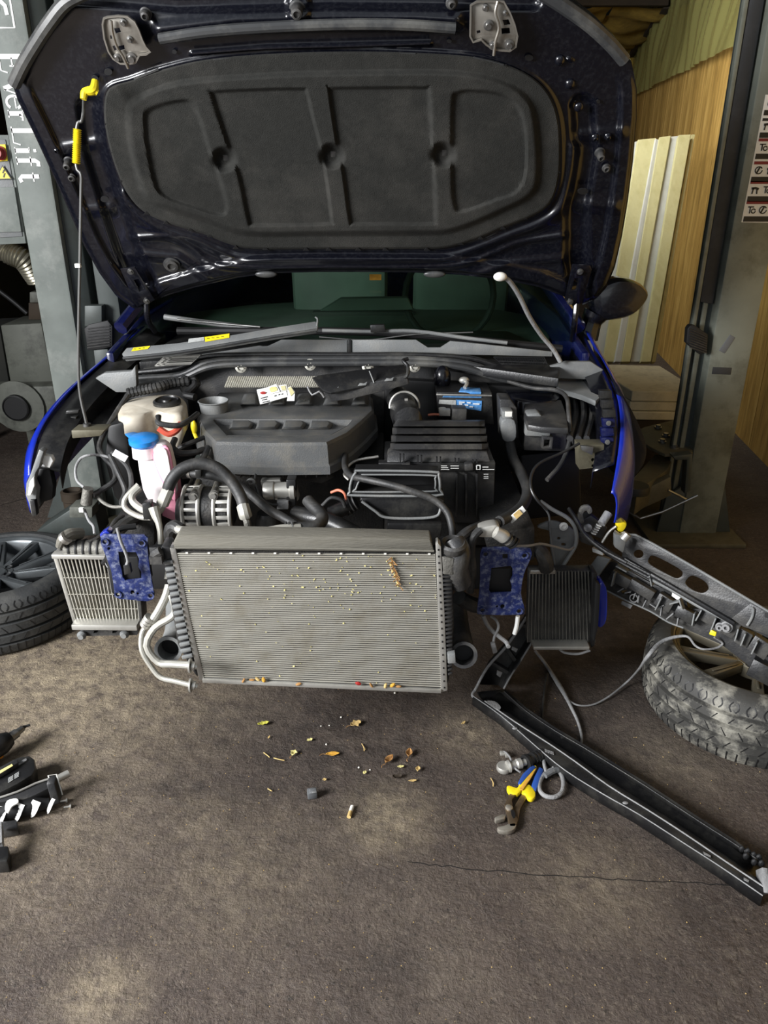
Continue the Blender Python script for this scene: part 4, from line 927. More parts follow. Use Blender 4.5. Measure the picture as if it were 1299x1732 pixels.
# ---- engine cover
ZC = .835
top = [(348, 690), (336, 704), (348, 728), (367, 747), (458, 749), (552, 748), (586, 732), (610, 712), (629, 694), (628, 672), (600, 664), (500, 664), (420, 664), (372, 664)]
hole = [(361, 711), (362, 709), (480, 709), (596, 710), (588, 720), (560, 735), (470, 737), (384, 736)]
tp = [GZ(x, y, ZC) for x, y in top]; cen = sum(tp, Vector())/len(tp)
mb = MB(); hl = [GZ(x, y, ZC) for x, y in hole]
mb.plate([tp, hl], (0, 0, -.006))
EC = mb.build('engine_cover', 'cover_plastic', CAR, bevel=.002, label='dark grey moulded plastic engine cover')
mb = MB(); n = len(tp); rings = []
for (out, dz) in ((0, 0), (.006, -.008), (.012, -.062), (.020, -.068), (.020, -.092)):
    rings.append([p+Vector(((p-cen).x, (p-cen).y, 0)).normalized()*out+Vector((0, 0, dz)) for p in tp])
for r_ in rings: mb.v += r_
for i in range(len(rings)-1): mb.f += [(i*n+j, i*n+(j+1) % n, (i+1)*n+(j+1) % n, (i+1)*n+j) for j in range(n)]
mb.build('cover_skirt', 'cover_plastic', EC, ang=25)
mb = MB(); n = len(hl); hc = sum(hl, Vector())/n
low = [h+(hc-h)*.06+Vector((0, 0, -.018)) for h in hl]; mb.v = hl+low; mb.f = [(j, (j+1) % n, n+(j+1) % n, n+j) for j in range(n)]+[tuple(n+j for j in range(n))]
mb.build('cover_recess', 'cover_plastic', EC, ang=25)
for k in range(4):
    x0 = 390+k*44.5; mb = MB()
    b = [GZ(x0-3, 726, ZC-.017), GZ(x0+34, 726, ZC-.017), GZ(x0+42, 716, ZC-.017), GZ(x0+36, 709, ZC-.017), GZ(x0, 709, ZC-.017)]
    t_ = [GZ(x0+2, 722, ZC-.003), GZ(x0+30, 722, ZC-.003), GZ(x0+34, 716, ZC-.003), GZ(x0+30, 711, ZC-.003), GZ(x0+4, 711, ZC-.003)]
    mb.add(b+t_, [(5, 6, 7, 8, 9)]+[(j, (j+1) % 5, 5+(j+1) % 5, 5+j) for j in range(5)]); mb.build('cover_boss', 'cover_plastic', EC, bevel=.002)
# raised rear part with intake runner humps
prz('cover_rear', 'cover_plastic', EC, [(352, 690), (378, 652), (440, 646), (560, 650), (620, 668), (628, 690)], ZC-.012, .05, .01)
for k, (x0, x1) in enumerate(((404, 440), (452, 486), (496, 532), (544, 580), (592, 625))):
    mb = MB(); m_ = (x0+x1)/2
    b = [GZ(x0-1, 688, ZC-.012), GZ(x1+1, 688, ZC-.012), GZ(x1+2, 664, ZC-.012), GZ(x0+8, 664, ZC-.012)]
    t_ = [GZ(x0+5, 683, ZC+.018), GZ(x1-6, 683, ZC+.018), GZ(x1-5, 667, ZC+.02), GZ(x0+12, 667, ZC+.02)]
    mb.add(b+t_, [(4, 5, 6, 7)]+[(j, (j+1) % 4, 4+(j+1) % 4, 4+j) for j in range(4)]); mb.build('intake_hump', 'cover_plastic', EC, bevel=.006)
# filler funnel
fc = GZ(361, 680, .865); mb = MB(); mb.lathe([(.040, -.06), (.046, 0), (.050, .004), (.047, .006), (.030, -.035), (.018, -.04), (0, -.04)], fc, (0, 0, 1), 30); mb.build('filler_funnel', 'grey_plastic', CAR)
mb = MB(); mb.tube([G(327, 718, 2.3), G(327, 728, 2.29), G(333, 742, 2.27)], .006, 8, 3); mb.ellipsoid(G(328, 722, 2.28), (.010, .008, .022)); mb.build('dipstick_handle', 'yellow', CAR)
# lower manifold ribs under the cover
pr('intake_manifold', 'black_plastic', CAR, [(380, 788), (562, 788), (565, 808), (545, 818), (500, 812), (400, 806)], 2.17, .08, .004)
for k, x in enumerate((392, 408, 424, 462, 480, 498, 518, 536, 554)):
    mb = MB(); mb.beam(G(x, 789, 2.16), G(x, 806, 2.16), .004, .02, (0, -1, 0)); mb.build('manifold_rib', 'dark_plastic', CAR, bevel=.001)
# ---- coolant tank
tl = smooth2([(203, 704), (201, 694), (214, 680), (248, 672), (290, 669), (311, 675), (315, 690), (308, 702), (285, 703), (262, 699), (240, 705), (220, 707)], 4)
T0 = [GZ(x, y, .865) for x, y in tl]; tc_ = sum(T0, Vector())/len(T0); n = len(T0); rings = []
for out, dz in ((-.012, .006), (-.003, 0), (.002, -.008), (.003, -.052), (-.004, -.062), (-.006, -.066), (-.03, -.11)):
    rings.append([p+Vector(((p-tc_).x, (p-tc_).y, 0)).normalized()*out+Vector((0, 0, dz)) for p in T0])
mb = MB()
for r_ in rings: mb.v += r_
for i in range(len(rings)-1): mb.f += [(i*n+j, i*n+(j+1) % n, (i+1)*n+(j+1) % n, (i+1)*n+j) for j in range(n)]
mb.f += [tuple(range(n)), tuple((len(rings)-1)*n+j for j in range(n))]
TANK = mb.build('coolant_tank', 'white_tank', CAR, ang=50, label='translucent white coolant expansion tank')
mb = MB(); mb.lathe([(.041, 0), (.043, .003), (.043, .012), (.036, .017), (.033, .012), (.016, .013), (.014, .018), (0, .018)], GZ(283, 684, .870), (0, -.1, 1), 30); mb.build('tank_cap', 'black_plastic', TANK)
mb = MB(); mb.tube([G(268, 724, 2.19), G(285, 734, 2.19), G(299, 728, 2.20), G(306, 716, 2.22)], .010, 8, 4); mb.build('coolant_level', 'red_fluid', TANK)
mb = MB(); mb.cyl(G(268, 704, 2.185), G(268, 712, 2.17), .009, .007); mb.build('tank_spigot', 'black_plastic', TANK)
hose('overflow_hose', 'rubber', CAR, [(266, 711, 2.16), (272, 717, 2.15), (300, 720, 2.16), (318, 712, 2.2), (334, 700, 2.3)], .0085)
# ---- washer bottle
wb = [(231, 752), (272, 750), (284, 758), (292, 790), (296, 842), (270, 856), (248, 848), (240, 830), (234, 800), (229, 766)]
P0 = [G(x, y, 2.02) for x, y in wb]
mb = MB(); mb.prism(P0, (0, .05, 0)); WBT = mb.build('washer_bottle', 'washer_white', CAR, bevel=.014, label='white translucent washer bottle')
pr('bottle_side', 'washer_pink', WBT, smooth2([(258, 770), (270, 757), (284, 757), (292, 790), (297, 845), (286, 838), (266, 800)], 3), 2.012, .012, .004, 'pink tinted side of the bottle')
pr('bottle_side', 'washer_white', WBT, smooth2([(260, 771), (271, 760), (281, 762), (288, 795), (290, 830), (270, 803)], 3), 2.006, .01, .003)
pr('bottle_foot', 'washer_pink', WBT, [(270, 846), (294, 824), (300, 870), (303, 880), (290, 880), (272, 872)], 2.03, .08, .004, 'pink lower neck of the bottle')
mb = MB(); mb.lathe([(.034, -.02), (.038, -.012), (.041, -.008), (.041, .004), (.034, .008), (0, .010)], G(243, 743, 2.04), (0, -.1, 1), 28); CAPB = mb.build('washer_cap', 'cap_blue', WBT, label='bright blue washer cap')
prz('cap_tab', 'cap_blue', CAPB, [(211, 733), (226, 730), (244, 734), (236, 744), (222, 742)], G(243, 743, 2.04).z+.006, .006, .002)
mb = MB(); mb.lathe([(.036, -.05), (.034, -.01), (.030, -.01)], G(243, 743, 2.04), (0, 0, 1), 24); mb.build('bottle_neck', 'washer_white', WBT)
# ---- alternator
AC = G(356, 860, 2.02)
mb = MB(); mb.lathe([(.03, -.075), (.052, -.07), (.062, -.055), (.064, .03), (.060, .055), (.04, .07), (0, .07)], AC, (1, 0, -.05), 30); ALT = mb.build('alternator', 'dark_cast', CAR, label='silver finned alternator')
for k in range(9):
    a = math.radians(-20+k*20)
    for xo in (-.045, .045):
        d = Vector((0, -math.cos(a), math.sin(a)))
        mb = MB(); mb.beam(AC+Vector((xo-.02, 0, 0))+d*.062, AC+Vector((xo+.02, 0, 0))+d*.064, .010, .008, d); mb.build('alternator_fin', 'bright_alu', ALT, bevel=.001)
for xo in (-.066, -.022, .022, .066):
    mb = MB(); Q = [AC+Vector((xo, -.065*math.cos(a), .065*math.sin(a))) for a in np.linspace(-.6, 2.6, 16)]; mb.tube(Q, .006, 8, 1); mb.build('alternator_band', 'bright_alu', ALT)
mb = MB(); mb.lathe([(0, .0), (.045, 0), (.050, .004), (.048, .012), (.050, .018), (.048, .026), (.05, .034), (.03, .04)], G(303, 868, 2.02), (1, 0, 0), 28); mb.build('pulley', 'rubber', ALT)
for (x, y) in ((328, 838), (362, 836)):
    mb = MB(); mb.cyl(G(x, y, 1.98), G(x+8, y-22, 2.10), .012, .011); bolt(mb, G(x-1, y+2, 1.975), (0, -1, 0), .009, .008); mb.build('mounting_stud', 'alu', ALT)
line('drive_belt', 'rubber', [(300, 870, 2.0), (310, 846, 2.0), (322, 820, 2.1), (332, 800, 2.2)], .008)
# ---- thermostat / vacuum pump bodies
mb = MB(); mb.lathe([(0, 0), (.022, 0), (.026, .006), (.026, .03), (.022, .034), (.024, .05), (.024, .075), (.029, .078), (.029, .09), (.02, .094), (0, .094)], G(446, 830, 2.05), (1, 0, .03), 26); mb.build('egr_actuator', 'bright_alu', CAR, label='machined silver actuator')
pr('egr_bracket', 'bright_alu', CAR, [(440, 813), (474, 811), (478, 822), (500, 818), (506, 845), (494, 856), (470, 848), (446, 838)], 2.08, .03, .004)
pr('egr_motor', 'black_plastic', CAR, rect(484, 812, 500, 856), 2.03, .04, .003)
pr('sensor_plug', 'cable_grey', CAR, rect(468, 848, 488, 862), 2.02, .03, .003)
line('thin_pipe', 'rubber', [(434, 790, 2.1), (432, 815, 2.06), (440, 840, 2.04), (456, 852, 2.02), (470, 854, 2.02)], .004)
mb = MB(); mb.lathe([(.0, 0), (.036, 0), (.036, .06), (.03, .075), (0, .08)], G(455, 905, 2.08), (0, 0, 1), 26); mb.build('oil_filter', 'dark_plastic', CAR)
pr('engine_eye', 'steel', CAR, smooth2([(416, 814), (424, 809), (432, 814), (430, 826), (420, 840), (414, 836), (420, 824)], 3), 2.05, .006, .001, holes=[circ(424, 816, 3)])
# ---- hoses
line('coolant_hose', 'rubber', [(282, 835, 1.95), (290, 812, 1.95), (308, 793, 1.96), (338, 784, 1.97), (368, 792, 1.97), (392, 815, 1.96), (408, 842, 1.94), (413, 862, 1.92)], .0165, n=14, smooth=8)
line('hose_ferrule', 'pipe_alu', [(285, 828, 1.95), (279, 842, 1.94), (275, 852, 1.94)], .018)
line('aircon_pipe', 'pipe_alu', [(276, 850, 1.94), (270, 862, 1.93), (261, 867, 1.92)], .012)
line('hose_ferrule', 'pipe_alu', [(411, 856, 1.925), (414, 868, 1.91), (416, 874, 1.91)], .018)
line('aircon_pipe', 'cast', [(414, 870, 1.91), (418, 884, 1.90), (420, 898, 1.90)], .010)
line('coolant_hose', 'rubber', [(309, 803, 2.06), (330, 801, 2.05), (352, 803, 2.04), (385, 812, 2.03), (420, 833, 2.01), (455, 862, 1.98), (480, 876, 1.96), (500, 888, 1.94)], .013, n=12)
pr('hose_joint', 'black_plastic', CAR, rect(330, 795, 340, 808), 2.02, .03, .002); mb = MB(); mb.cyl(G(324, 802, 2.05), G(307, 804, 2.06), .013, .006); mb.build('hose_nozzle', 'alu', CAR)
line('coolant_pipe', 'pipe_alu', [(300, 893, 1.80), (308, 897, 1.79), (340, 899, 1.78), (400, 901, 1.78), (440, 900, 1.78), (480, 894, 1.78), (508, 893, 1.79)], .0115, n=12, label='pale metal coolant pipe above the radiator')
mb = MB(); mb.cyl(G(326, 899, 1.782), G(334, 899, 1.782), .0135); mb.build('pipe_clip', 'deep_black', CAR)
line('coolant_hose', 'rubber', [(306, 896, 1.80), (296, 890, 1.81), (288, 896, 1.82), (288, 912, 1.84)], .0165)
line('coolant_hose', 'rubber', [(498, 893, 1.80), (515, 893, 1.80), (534, 890, 1.81), (545, 880, 1.84), (542, 868, 1.87), (528, 855, 1.90), (520, 846, 1.92)], .0165, n=12)
for x in (482, 488, 494): mb = MB(); mb.cyl(G(x, 894, 1.79), G(x+3, 894, 1.79), .0185); mb.build('hose_clamp', 'steel', CAR)
line('large_hose', 'black_plastic', [(500, 870, 2.02), (530, 876, 1.98), (560, 884, 1.95), (600, 905, 1.9), (630, 925, 1.86)], .026, n=14)
line('large_hose', 'black_plastic', [(560, 870, 2.0), (580, 860, 2.02), (600, 850, 2.04)], .022, n=14)
for k, (x, y) in enumerate(((582, 860), (588, 857), (594, 853), (600, 850))): mb = MB(); mb.tube([G(x, y, 2.03), G(x+2, y-1, 2.03)], .025, 14, 1); mb.build('hose_rib', 'rubber', CAR)
line('water_hose', 'rubber', [(584, 770, 2.15), (584, 790, 2.06), (594, 805, 1.98), (615, 810, 1.94), (660, 820, 1.90), (700, 832, 1.88), (735, 846, 1.87), (756, 866, 1.85), (764, 890, 1.83), (766, 912, 1.82)], .0095, n=12, label='thin black water hose across the intake duct')
line('water_hose', 'rubber', [(296, 742, 2.15), (292, 756, 2.12), (306, 766, 2.10), (330, 765, 2.10), (345, 760, 2.12)], .009)
line('water_hose', 'rubber', [(302, 758, 2.16), (320, 750, 2.16), (345, 740, 2.2)], .007)
line('water_hose', 'rubber', [(352, 756, 2.13), (346, 770, 2.10), (340, 780, 2.08)], .0085)
line('sensor_cable', 'copper', [(560, 833, 2.05), (572, 829, 2.04), (582, 834, 2.03), (586, 845, 2.03)], .004)
line('sensor_cable', 'rubber', [(545, 855, 2.0), (560, 842, 2.0), (578, 846, 2.0), (584, 858, 2.0)], .005)
line('small_pipe', 'alu', [(590, 812, 2.1), (582, 800, 2.12), (600, 780, 2.15), (640, 772, 2.16)], .004)
# ---- air filter box
ABm = 'dark_plastic'
AB = pr('airbox_body', 'dark_plastic', CAR, [(650, 782), (838, 782), (835, 880), (812, 886), (740, 884), (700, 860), (650, 840)], 2.14, .2, .006, 'black air filter box')
pr('airbox_rim', 'black_plastic', AB, [(640, 783), (838, 782), (838, 798), (642, 796)], 2.125, .03, .003)
lidt = [(667, 712), (735, 709), (800, 712), (820, 722), (824, 762), (832, 783), (652, 785), (656, 762)]
# ridged lid: sections stacked from front to back
def zy(y, Z): return GZ(0, y, Z).y
front = [G(654, 783, 2.13), G(830, 782, 2.13), G(824, 764, 2.15), G(770, 760, 2.16), G(670, 760, 2.16), G(656, 768, 2.15)]
mb = MB(); mb.prism(front, (0, .05, 0)); mb.build('lid_front', ABm, AB, bevel=.004)
rows = [(761, .80), (748, .815), (735, .826), (722, .836), (710, .842)]
for k in range(4):
    (ya, za), (yb, zb) = rows[k], rows[k+1]; o_ = k*1.5
    prf = []
    for (x, dz) in ((660+o_*1.2, -.03), (668+o_, -.004), (712, .0), (734, -.004), (815-k*2, -.012), (826-k*2, -.022)):
        prf.append((x, dz))
    A = [GZ(x, ya-1, za+dz+.010) for x, dz in prf]; B = [GZ(x, yb+3, zb+dz+.006) for x, dz in prf]; C_ = [GZ(x, yb, zb+dz-.010) for x, dz in prf]; D = [GZ(x, ya+1, za+dz-.012) for x, dz in prf]
    n = len(A); mb = MB(); mb.v = D+A+B+C_; mb.f = [(r*n+j, r*n+j+1, (r+1)*n+j+1, (r+1)*n+j) for r in range(3) for j in range(n-1)]
    o = mb.build('lid_ridge', 'dark_plastic', AB, ang=30); md = o.modifiers.new('s', 'SOLIDIFY'); md.thickness = .012; md.offset = -1
for x in (677, 707, 739, 770, 800):
    for q in (0, 6): mb = MB(); mb.beam(G(x+q, 768+(x-677)*.08, 2.118), G(x+q, 782, 2.118), .004, .012, (0, -1, 0)); mb.build('lid_rib', 'deep_black', AB)
for x in (684, 790):
    pr('lid_clip', 'dark_plastic', AB, [(x-4, 786), (x+10, 784), (x+11, 796), (x-4, 797)], 2.10, .03, .003)
for x in (772, 788, 806): mb = MB(); mb.beam(G(x, 800, 2.128), G(x, 872, 2.128), .006, .02, (0, -1, 0)); mb.build('body_rib', 'dark_plastic', AB, bevel=.001)
mb = MB()
for (x0, x1, y) in ((746, 756, 788), (746, 758, 791), (746, 760, 794), (762, 776, 788), (762, 776, 792), (816, 826, 790), (816, 836, 794)): mb.ribbon([G(x0, y, 2.094), G(x1, y, 2.094)], .0022, (0, -1, 0), .0005)
mb.ribbon([G(806, 787, 2.094), G(812, 787, 2.094), G(812, 794, 2.094), G(806, 794, 2.094), G(806, 787, 2.094)], .003, (0, -1, 0), .0005)
for y in (802, 806, 809): mb.ribbon([G(818, y, 2.126), G(826, y, 2.126)], .0022, (0, -1, 0), .0005)
o = mb.build('moulded_print', 'label_white', AB, smooth=False); o['kind'] = 'stuff'
# intake duct with elbow
mb = MB(); mb.tube([GZ(692, 716, .76), GZ(690, 712, .83), G(684, 698, 2.42), G(682, 684, 2.46), G(672, 672, 2.50)], [.044, .046, .047, .045, .040], 20, 6); ID = mb.build('intake_duct', 'black_plastic', CAR)
mb = MB(); Pc = [G(684, 690, 2.44)+Vector((.048*math.cos(a), .012*math.sin(a), .047*math.sin(a)+.004)) for a in np.linspace(-.1, PI+.1, 20)]; mb.tube(Pc, .004, 8, 1); mb.box(G(687, 684, 2.40)+Vector((0, 0, .012)), (.010, .010, .014)); mb.build('duct_clamp', 'bright_alu', ID)
# snorkel frame (open rectangular mouth) and scoop
outer = smooth2([(602, 799), (612, 796), (730, 798), (742, 804), (744, 828), (738, 838), (600, 838), (592, 832), (594, 814)], 3)
inner = smooth2([(612, 806), (622, 803), (728, 804), (736, 809), (736, 826), (730, 831), (606, 832), (602, 827)], 3)
SN = pr('intake_mouth', 'black_plastic', CAR, outer, 1.96, .05, .003, 'open rectangular air intake mouth', holes=[inner])
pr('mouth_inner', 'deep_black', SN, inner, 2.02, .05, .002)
pr('scoop', 'black_plastic', CAR, smooth2([(610, 842), (742, 842), (745, 862), (738, 874), (700, 878), (655, 876), (636, 864)], 3), 1.98, .06, .006)
mb = MB(); mb.tube([G(x, y, 1.958) for x, y in outer], .0035, 8, 1, closed=True); mb.build('mouth_rim', 'grey_plastic', SN)
mb = MB(); mb.tube([G(x, y, 1.958) for x, y in inner], .0025, 8, 1, closed=True); mb.build('mouth_rim', 'grey_plastic', SN)
line('scoop_edge', 'grey_plastic', [(612, 848, 1.97), (634, 864, 1.965), (652, 875, 1.96), (700, 877, 1.96), (738, 873, 1.96), (746, 858, 1.97)], .004)
pr('fan_shroud', 'black_plastic', CAR, [(655, 885), (748, 886), (745, 912), (655, 910)], 1.95, .05, .004)
# ---- battery
BT = pr('battery', 'black_plastic', CAR, [(738, 663), (832, 664), (836, 718), (740, 714)], 2.50, .14, .004, 'black battery with blue label')
prz('battery_top', 'black_plastic', BT, [(738, 664), (748, 652), (826, 654), (833, 665)], .865, .02, .003)
pr('battery_label', 'label_grey', BT, [(743, 676), (772, 677), (772, 685), (742, 683)], 2.496, .002, 0)
pr('battery_label', 'label_blue', BT, [(771, 676), (815, 678), (814, 695), (792, 692), (771, 686)], 2.496, .002, 0, label='blue and white battery label')
mb = MB()
for (x0, y, x1) in ((776, 680, 786), (790, 681, 796), (800, 683, 811), (786, 685, 792), (794, 688, 800), (776, 683, 782)): mb.ribbon([G(x0, y, 2.493), G(x1, y+.5, 2.493)], .004, (0, -1, 0), .0005)
mb.build('label_print', 'label_white', BT, smooth=False)
pr('battery_stripe', 'label_blue', BT, [(752, 668), (815, 669), (814, 673), (748, 672)], 2.496, .002, 0)
prz('fuse_carrier', 'label_blue', BT, [(776, 662), (780, 655), (812, 656), (814, 663)], .875, .008, .001)
pr('terminal_cover', 'dark_plastic', BT, [(765, 691), (790, 692), (789, 713), (764, 712)], 2.42, .05, .004)
mb = MB(); mb.cyl(G(748, 690, 2.45), G(748, 700, 2.45), .012); mb.box(G(752, 697, 2.43), (.035, .02, .02)); mb.build('battery_terminal', 'alu', BT)
line('battery_cable', 'copper', [(724, 702, 2.44), (735, 701, 2.44), (748, 702, 2.44)], .004, BT)
pr('clamp_strap', 'alu', BT, [(738, 666), (832, 668), (832, 671), (738, 669)], 2.48, .004, .001)
mb = MB(); mb.tube([G(783, 641, 2.58), G(790, 648, 2.54), (G(786, 656, 2.52))], .007, 8, 3); mb.ellipsoid(G(785, 643, 2.56), (.018, .012, .012)); mb.build('earth_clamp', 'bright_alu', BT)
mb = MB(); mb.ellipsoid(G(748, 640, 2.60), (.030, .03, .045)); mb.build('brake_bulb', 'hood_paint', CAR)
# ---- small relay box and wiring trunk
RB = pr('relay_box', 'dark_plastic', CAR, [(845, 675), (864, 676), (874, 690), (878, 742), (848, 744)], 2.38, .08, .004)
pr('relay_plug', 'grey_plastic', RB, smooth2([(849, 712), (870, 711), (873, 740), (862, 748), (850, 742)], 3), 2.32, .05, .004)
pr('relay_lever', 'grey_plastic', RB, rect(850, 696, 868, 708), 2.33, .05, .003); mb = MB(); mb.box(G(860, 700, 2.31), (.02, .01, .015)); mb.build('relay_latch', 'white', RB)
line('wiring_trunk', 'rubber', [(862, 748, 2.34), (868, 775, 2.26), (884, 805, 2.16), (892, 830, 2.08), (886, 852, 2.02), (870, 868, 1.96), (845, 882, 1.9)], .016, n=12)
pr('trunk_label', 'label_white', CAR, [(858, 878), (884, 856), (890, 864), (866, 886)], 1.92, .004, .001); pr('trunk_label', 'leaf_tan', CAR, [(868, 871), (878, 862), (884, 869), (874, 878)], 1.915, .003, 0)
# ---- fuse box
FB = pr('fuse_box', 'dark_plastic', CAR, [(889, 720), (960, 722), (958, 764), (886, 762)], 2.34, .12, .004, 'black fuse box with sloping lid')
prz('fuse_lid', 'dark_plastic', FB, [(892, 718), (886, 700), (888, 678), (950, 676), (958, 700), (962, 724), (916, 722)], .845, .02, .005)
pr('fuse_lid_step', 'grey_plastic', FB, [(892, 700), (912, 698), (934, 726), (930, 740), (888, 738)], 2.32, .05, .006)
pr('fuse_latch', 'dark_plastic', FB, [(917, 738), (936, 739), (934, 760), (916, 759)], 2.31, .03, .002, holes=[[(921, 744), (931, 744), (930, 755), (920, 755)]])
prz('strut_tower', 'hood_paint', CAR, smooth2([(850, 648), (880, 652), (940, 660), (942, 676), (890, 680), (872, 676), (858, 664)], 3), .85, .1, .012)
line('brake_line', 'rubber', [(860, 645, 2.6), (900, 656, 2.52), (940, 660, 2.45), (958, 672, 2.38), (962, 700, 2.3), (964, 740, 2.24), (956, 770, 2.2), (945, 790, 2.16), (925, 812, 2.12)], .007)
line('bonnet_cable', 'black_plastic', [(980, 750, 2.10), (950, 766, 2.08), (915, 782, 2.05), (900, 800, 2.02), (898, 825, 1.98), (908, 845, 1.96), (925, 862, 1.96)], .0042)
# ---- loom along the left inner wing
hose('wiring_loom', 'rubber', CAR, [(215, 665, 2.45), (240, 660, 2.46), (265, 655, 2.47), (290, 648, 2.50), (320, 645, 2.52)], .014, smooth=8, ribs=2)
line('wiring_loom', 'deep_black', [(310, 640, 2.55), (330, 648, 2.52), (322, 660, 2.5), (314, 668, 2.48), (330, 672, 2.46)], .012)
pr('loom_bracket', 'black_plastic', CAR, [(296, 642), (330, 638), (340, 652), (318, 672), (306, 664)], 2.52, .02, .006)
line('wiring_loom', 'rubber', [(216, 668, 2.40), (195, 700, 2.34), (175, 735, 2.25), (168, 758, 2.2), (178, 775, 2.14), (192, 790, 2.1), (194, 812, 2.06), (170, 830, 2.03), (156, 838, 2.0)], .008, label='taped loom hanging in the empty headlamp space')
line('wiring_loom', 'cable_grey', [(190, 775, 2.1), (170, 770, 2.1), (150, 770, 2.08), (136, 776, 2.08), (128, 792, 2.06), (130, 812, 2.04), (142, 824, 2.02)], .004)
line('wiring_loom', 'rubber', [(186, 770, 2.1), (200, 800, 2.06), (212, 830, 2.03), (206, 850, 2.0), (212, 860, 1.98)], .008)
line('wiring_loom', 'rubber', [(190, 765, 2.1), (216, 790, 2.06), (222, 820, 2.03), (215, 842, 2.0)], .007)
pr('loom_tag', 'label_white', CAR, [(195, 760), (217, 772), (211, 782), (189, 770)], 2.04, .003, .001, 'blank white paper tag')
mb = MB(); mb.cyl(G(149, 826, 2.0), G(146, 852, 2.0), .014, .016); CN = mb.build('round_connector', 'cast', CAR); line('plug_tail', 'cable_grey', [(143, 862, 2.0), (150, 880, 1.98), (158, 890, 1.96), (160, 903, 1.94)], .004, CN)
mb = MB(); mb.box(G(138, 862, 1.99), (.012, .01, .012)); mb.build('plug', 'label_white', CAR)
line('brake_hose', 'cast', [(160, 836, 2.02), (175, 850, 2.0), (190, 857, 1.98), (208, 857, 1.97)], .005)
# ---- air conditioning pipes below the washer bottle
line('aircon_pipe', 'pipe_alu', [(234, 820, 1.98), (216, 838, 1.96), (210, 850, 1.95), (214, 862, 1.94), (236, 874, 1.92), (255, 876, 1.91)], .0075, smooth=3)
line('aircon_pipe', 'pipe_alu', [(236, 826, 1.97), (224, 838, 1.95), (226, 850, 1.94), (242, 862, 1.92), (258, 866, 1.91)], .010, smooth=3)
pr('pipe_clamp', 'black_plastic', CAR, [(240, 852), (254, 850), (256, 878), (242, 880)], 1.90, .03, .003)
line('aircon_pipe', 'pipe_alu', [(260, 858, 1.90), (264, 872, 1.89), (268, 884, 1.88), (271, 900, 1.87), (272, 920, 1.86)], [.015, .013, .009, .008, .008], label='pale metal coupling above the left bracket')
line('vent_hose', 'rubber', [(192, 905, 1.84), (210, 888, 1.9), (232, 876, 1.95)], .018)
line('vent_hose', 'rubber', [(186, 895, 1.86), (196, 880, 1.9), (208, 872, 1.94)], .006)

# ================================================================ RADIATOR PACK IN FRONT
RPp = Plane((0, 1.695, .709), (0, -.997, -.076))
RAD = pr('radiator_core', 'core_fin', CAR, [(297, 934), (737, 936), (747, 1166), (343, 1148)], RPp, .03, .001, 'large silver radiator with horizontal tubes')
def mixp(a, b, t): return (a[0]+(b[0]-a[0])*t, a[1]+(b[1]-a[1])*t)
mb = MB(); n = 62
for i in range(n):
    t = (i+.5)/n; a = mixp((298, 934), (344, 1148), t); b = mixp((736, 936), (746, 1166), t)
    P = [RPp(*mixp(a, b, q), .001) for q in (0, .25, .5, .75, 1)]
    mb.ribbon(P, .0029, RPp.N, .0025)
o = mb.build('radiator_tube', 'core_tube', RAD, smooth=False); o['kind'] = 'stuff'
# pale specks of dirt caught in the fins
mb = MB()
for i in range(150):
    u, v = random.random(), random.random()**1.6
    if random.random() < .5: u, v = min(max(random.gauss(.62, .2), 0), 1), min(max(random.gauss(.22, .12), 0.02), 1)
    p = mixp(mixp((300, 940), (344, 1145), v), mixp((733, 940), (744, 1160), v), u); s_ = random.uniform(.0008, .0028)
    mb.box(RPp(p[0], p[1], .004), (s_*random.uniform(.6, 2.4), .002, s_), Matrix.Rotation(random.uniform(-1, 1), 3, 'Y'))
o = mb.build('dirt_speck', 'leaf_yellow', RAD, smooth=False); o['kind'] = 'stuff'
pr('radiator_top_foam', 'top_foam', CAR, [(300, 906), (345, 905), (540, 908), (728, 913), (734, 935), (650, 934), (500, 932), (296, 930), (292, 920)], RPp, .05, .004, 'dusty grey foam strip on top of the radiator', d=.004)
mb = MB(); mb.tube([RPp(296, 926, .006), RPp(500, 927, .006), RPp(734, 932, .006)], .003, 8, 3); mb.build('foam_fold', 'top_foam', CAR)
pr('radiator_side', 'bright_alu', RAD, [(737, 921), (741, 919), (746, 925), (752, 1040), (757, 1168), (746, 1171), (741, 1040)], RPp, .03, .001, d=.006)
for i in range(22):
    p = mixp((741, 930), (751, 1163), i/21); mb = MB(); mb.box(RPp(p[0]+.5, p[1], .0065), (.0035, .002, .005)); mb.build('side_slot', 'deep_black', RAD, smooth=False)
pr('radiator_side', 'alu', RAD, [(287, 927), (297, 928), (320, 1040), (346, 1150), (337, 1151), (310, 1040)], RPp, .03, .001, d=.005)
mb = MB(); mb.beam(RPp(343, 1150, .006), RPp(746, 1168, .006), .012, .010, RPp.N); mb.build('radiator_sill', 'bright_alu', RAD, bevel=.001)
for i in range(12):
    p = mixp((316, 936), (726, 938), i/11); mb = MB(); mb.box(RPp(p[0], p[1]-1, .006), (.006, .003, .003)); mb.build('core_tab', 'white', RAD, smooth=False)
pr('tank_side', 'black_plastic', RAD, [(746, 925), (765, 930), (768, 1060), (764, 1130), (757, 1160), (753, 1040)], RPp, .06, .006)
for i in range(26):
    p = mixp((748, 968), (758, 1140), i/25); q = mixp((764, 968), (765, 1138), i/25); mb = MB(); mb.beam(RPp(p[0], p[1], .004), RPp(q[0], q[1], .0), .006, .006, RPp.N); mb.build('tank_rib', 'dark_plastic', RAD, bevel=.001)
pr('tank_side', 'dark_plastic', RAD, [(272, 924), (287, 926), (300, 990), (318, 1080), (334, 1148), (322, 1130), (300, 1090), (290, 1030), (280, 970)], RPp, .05, .005)
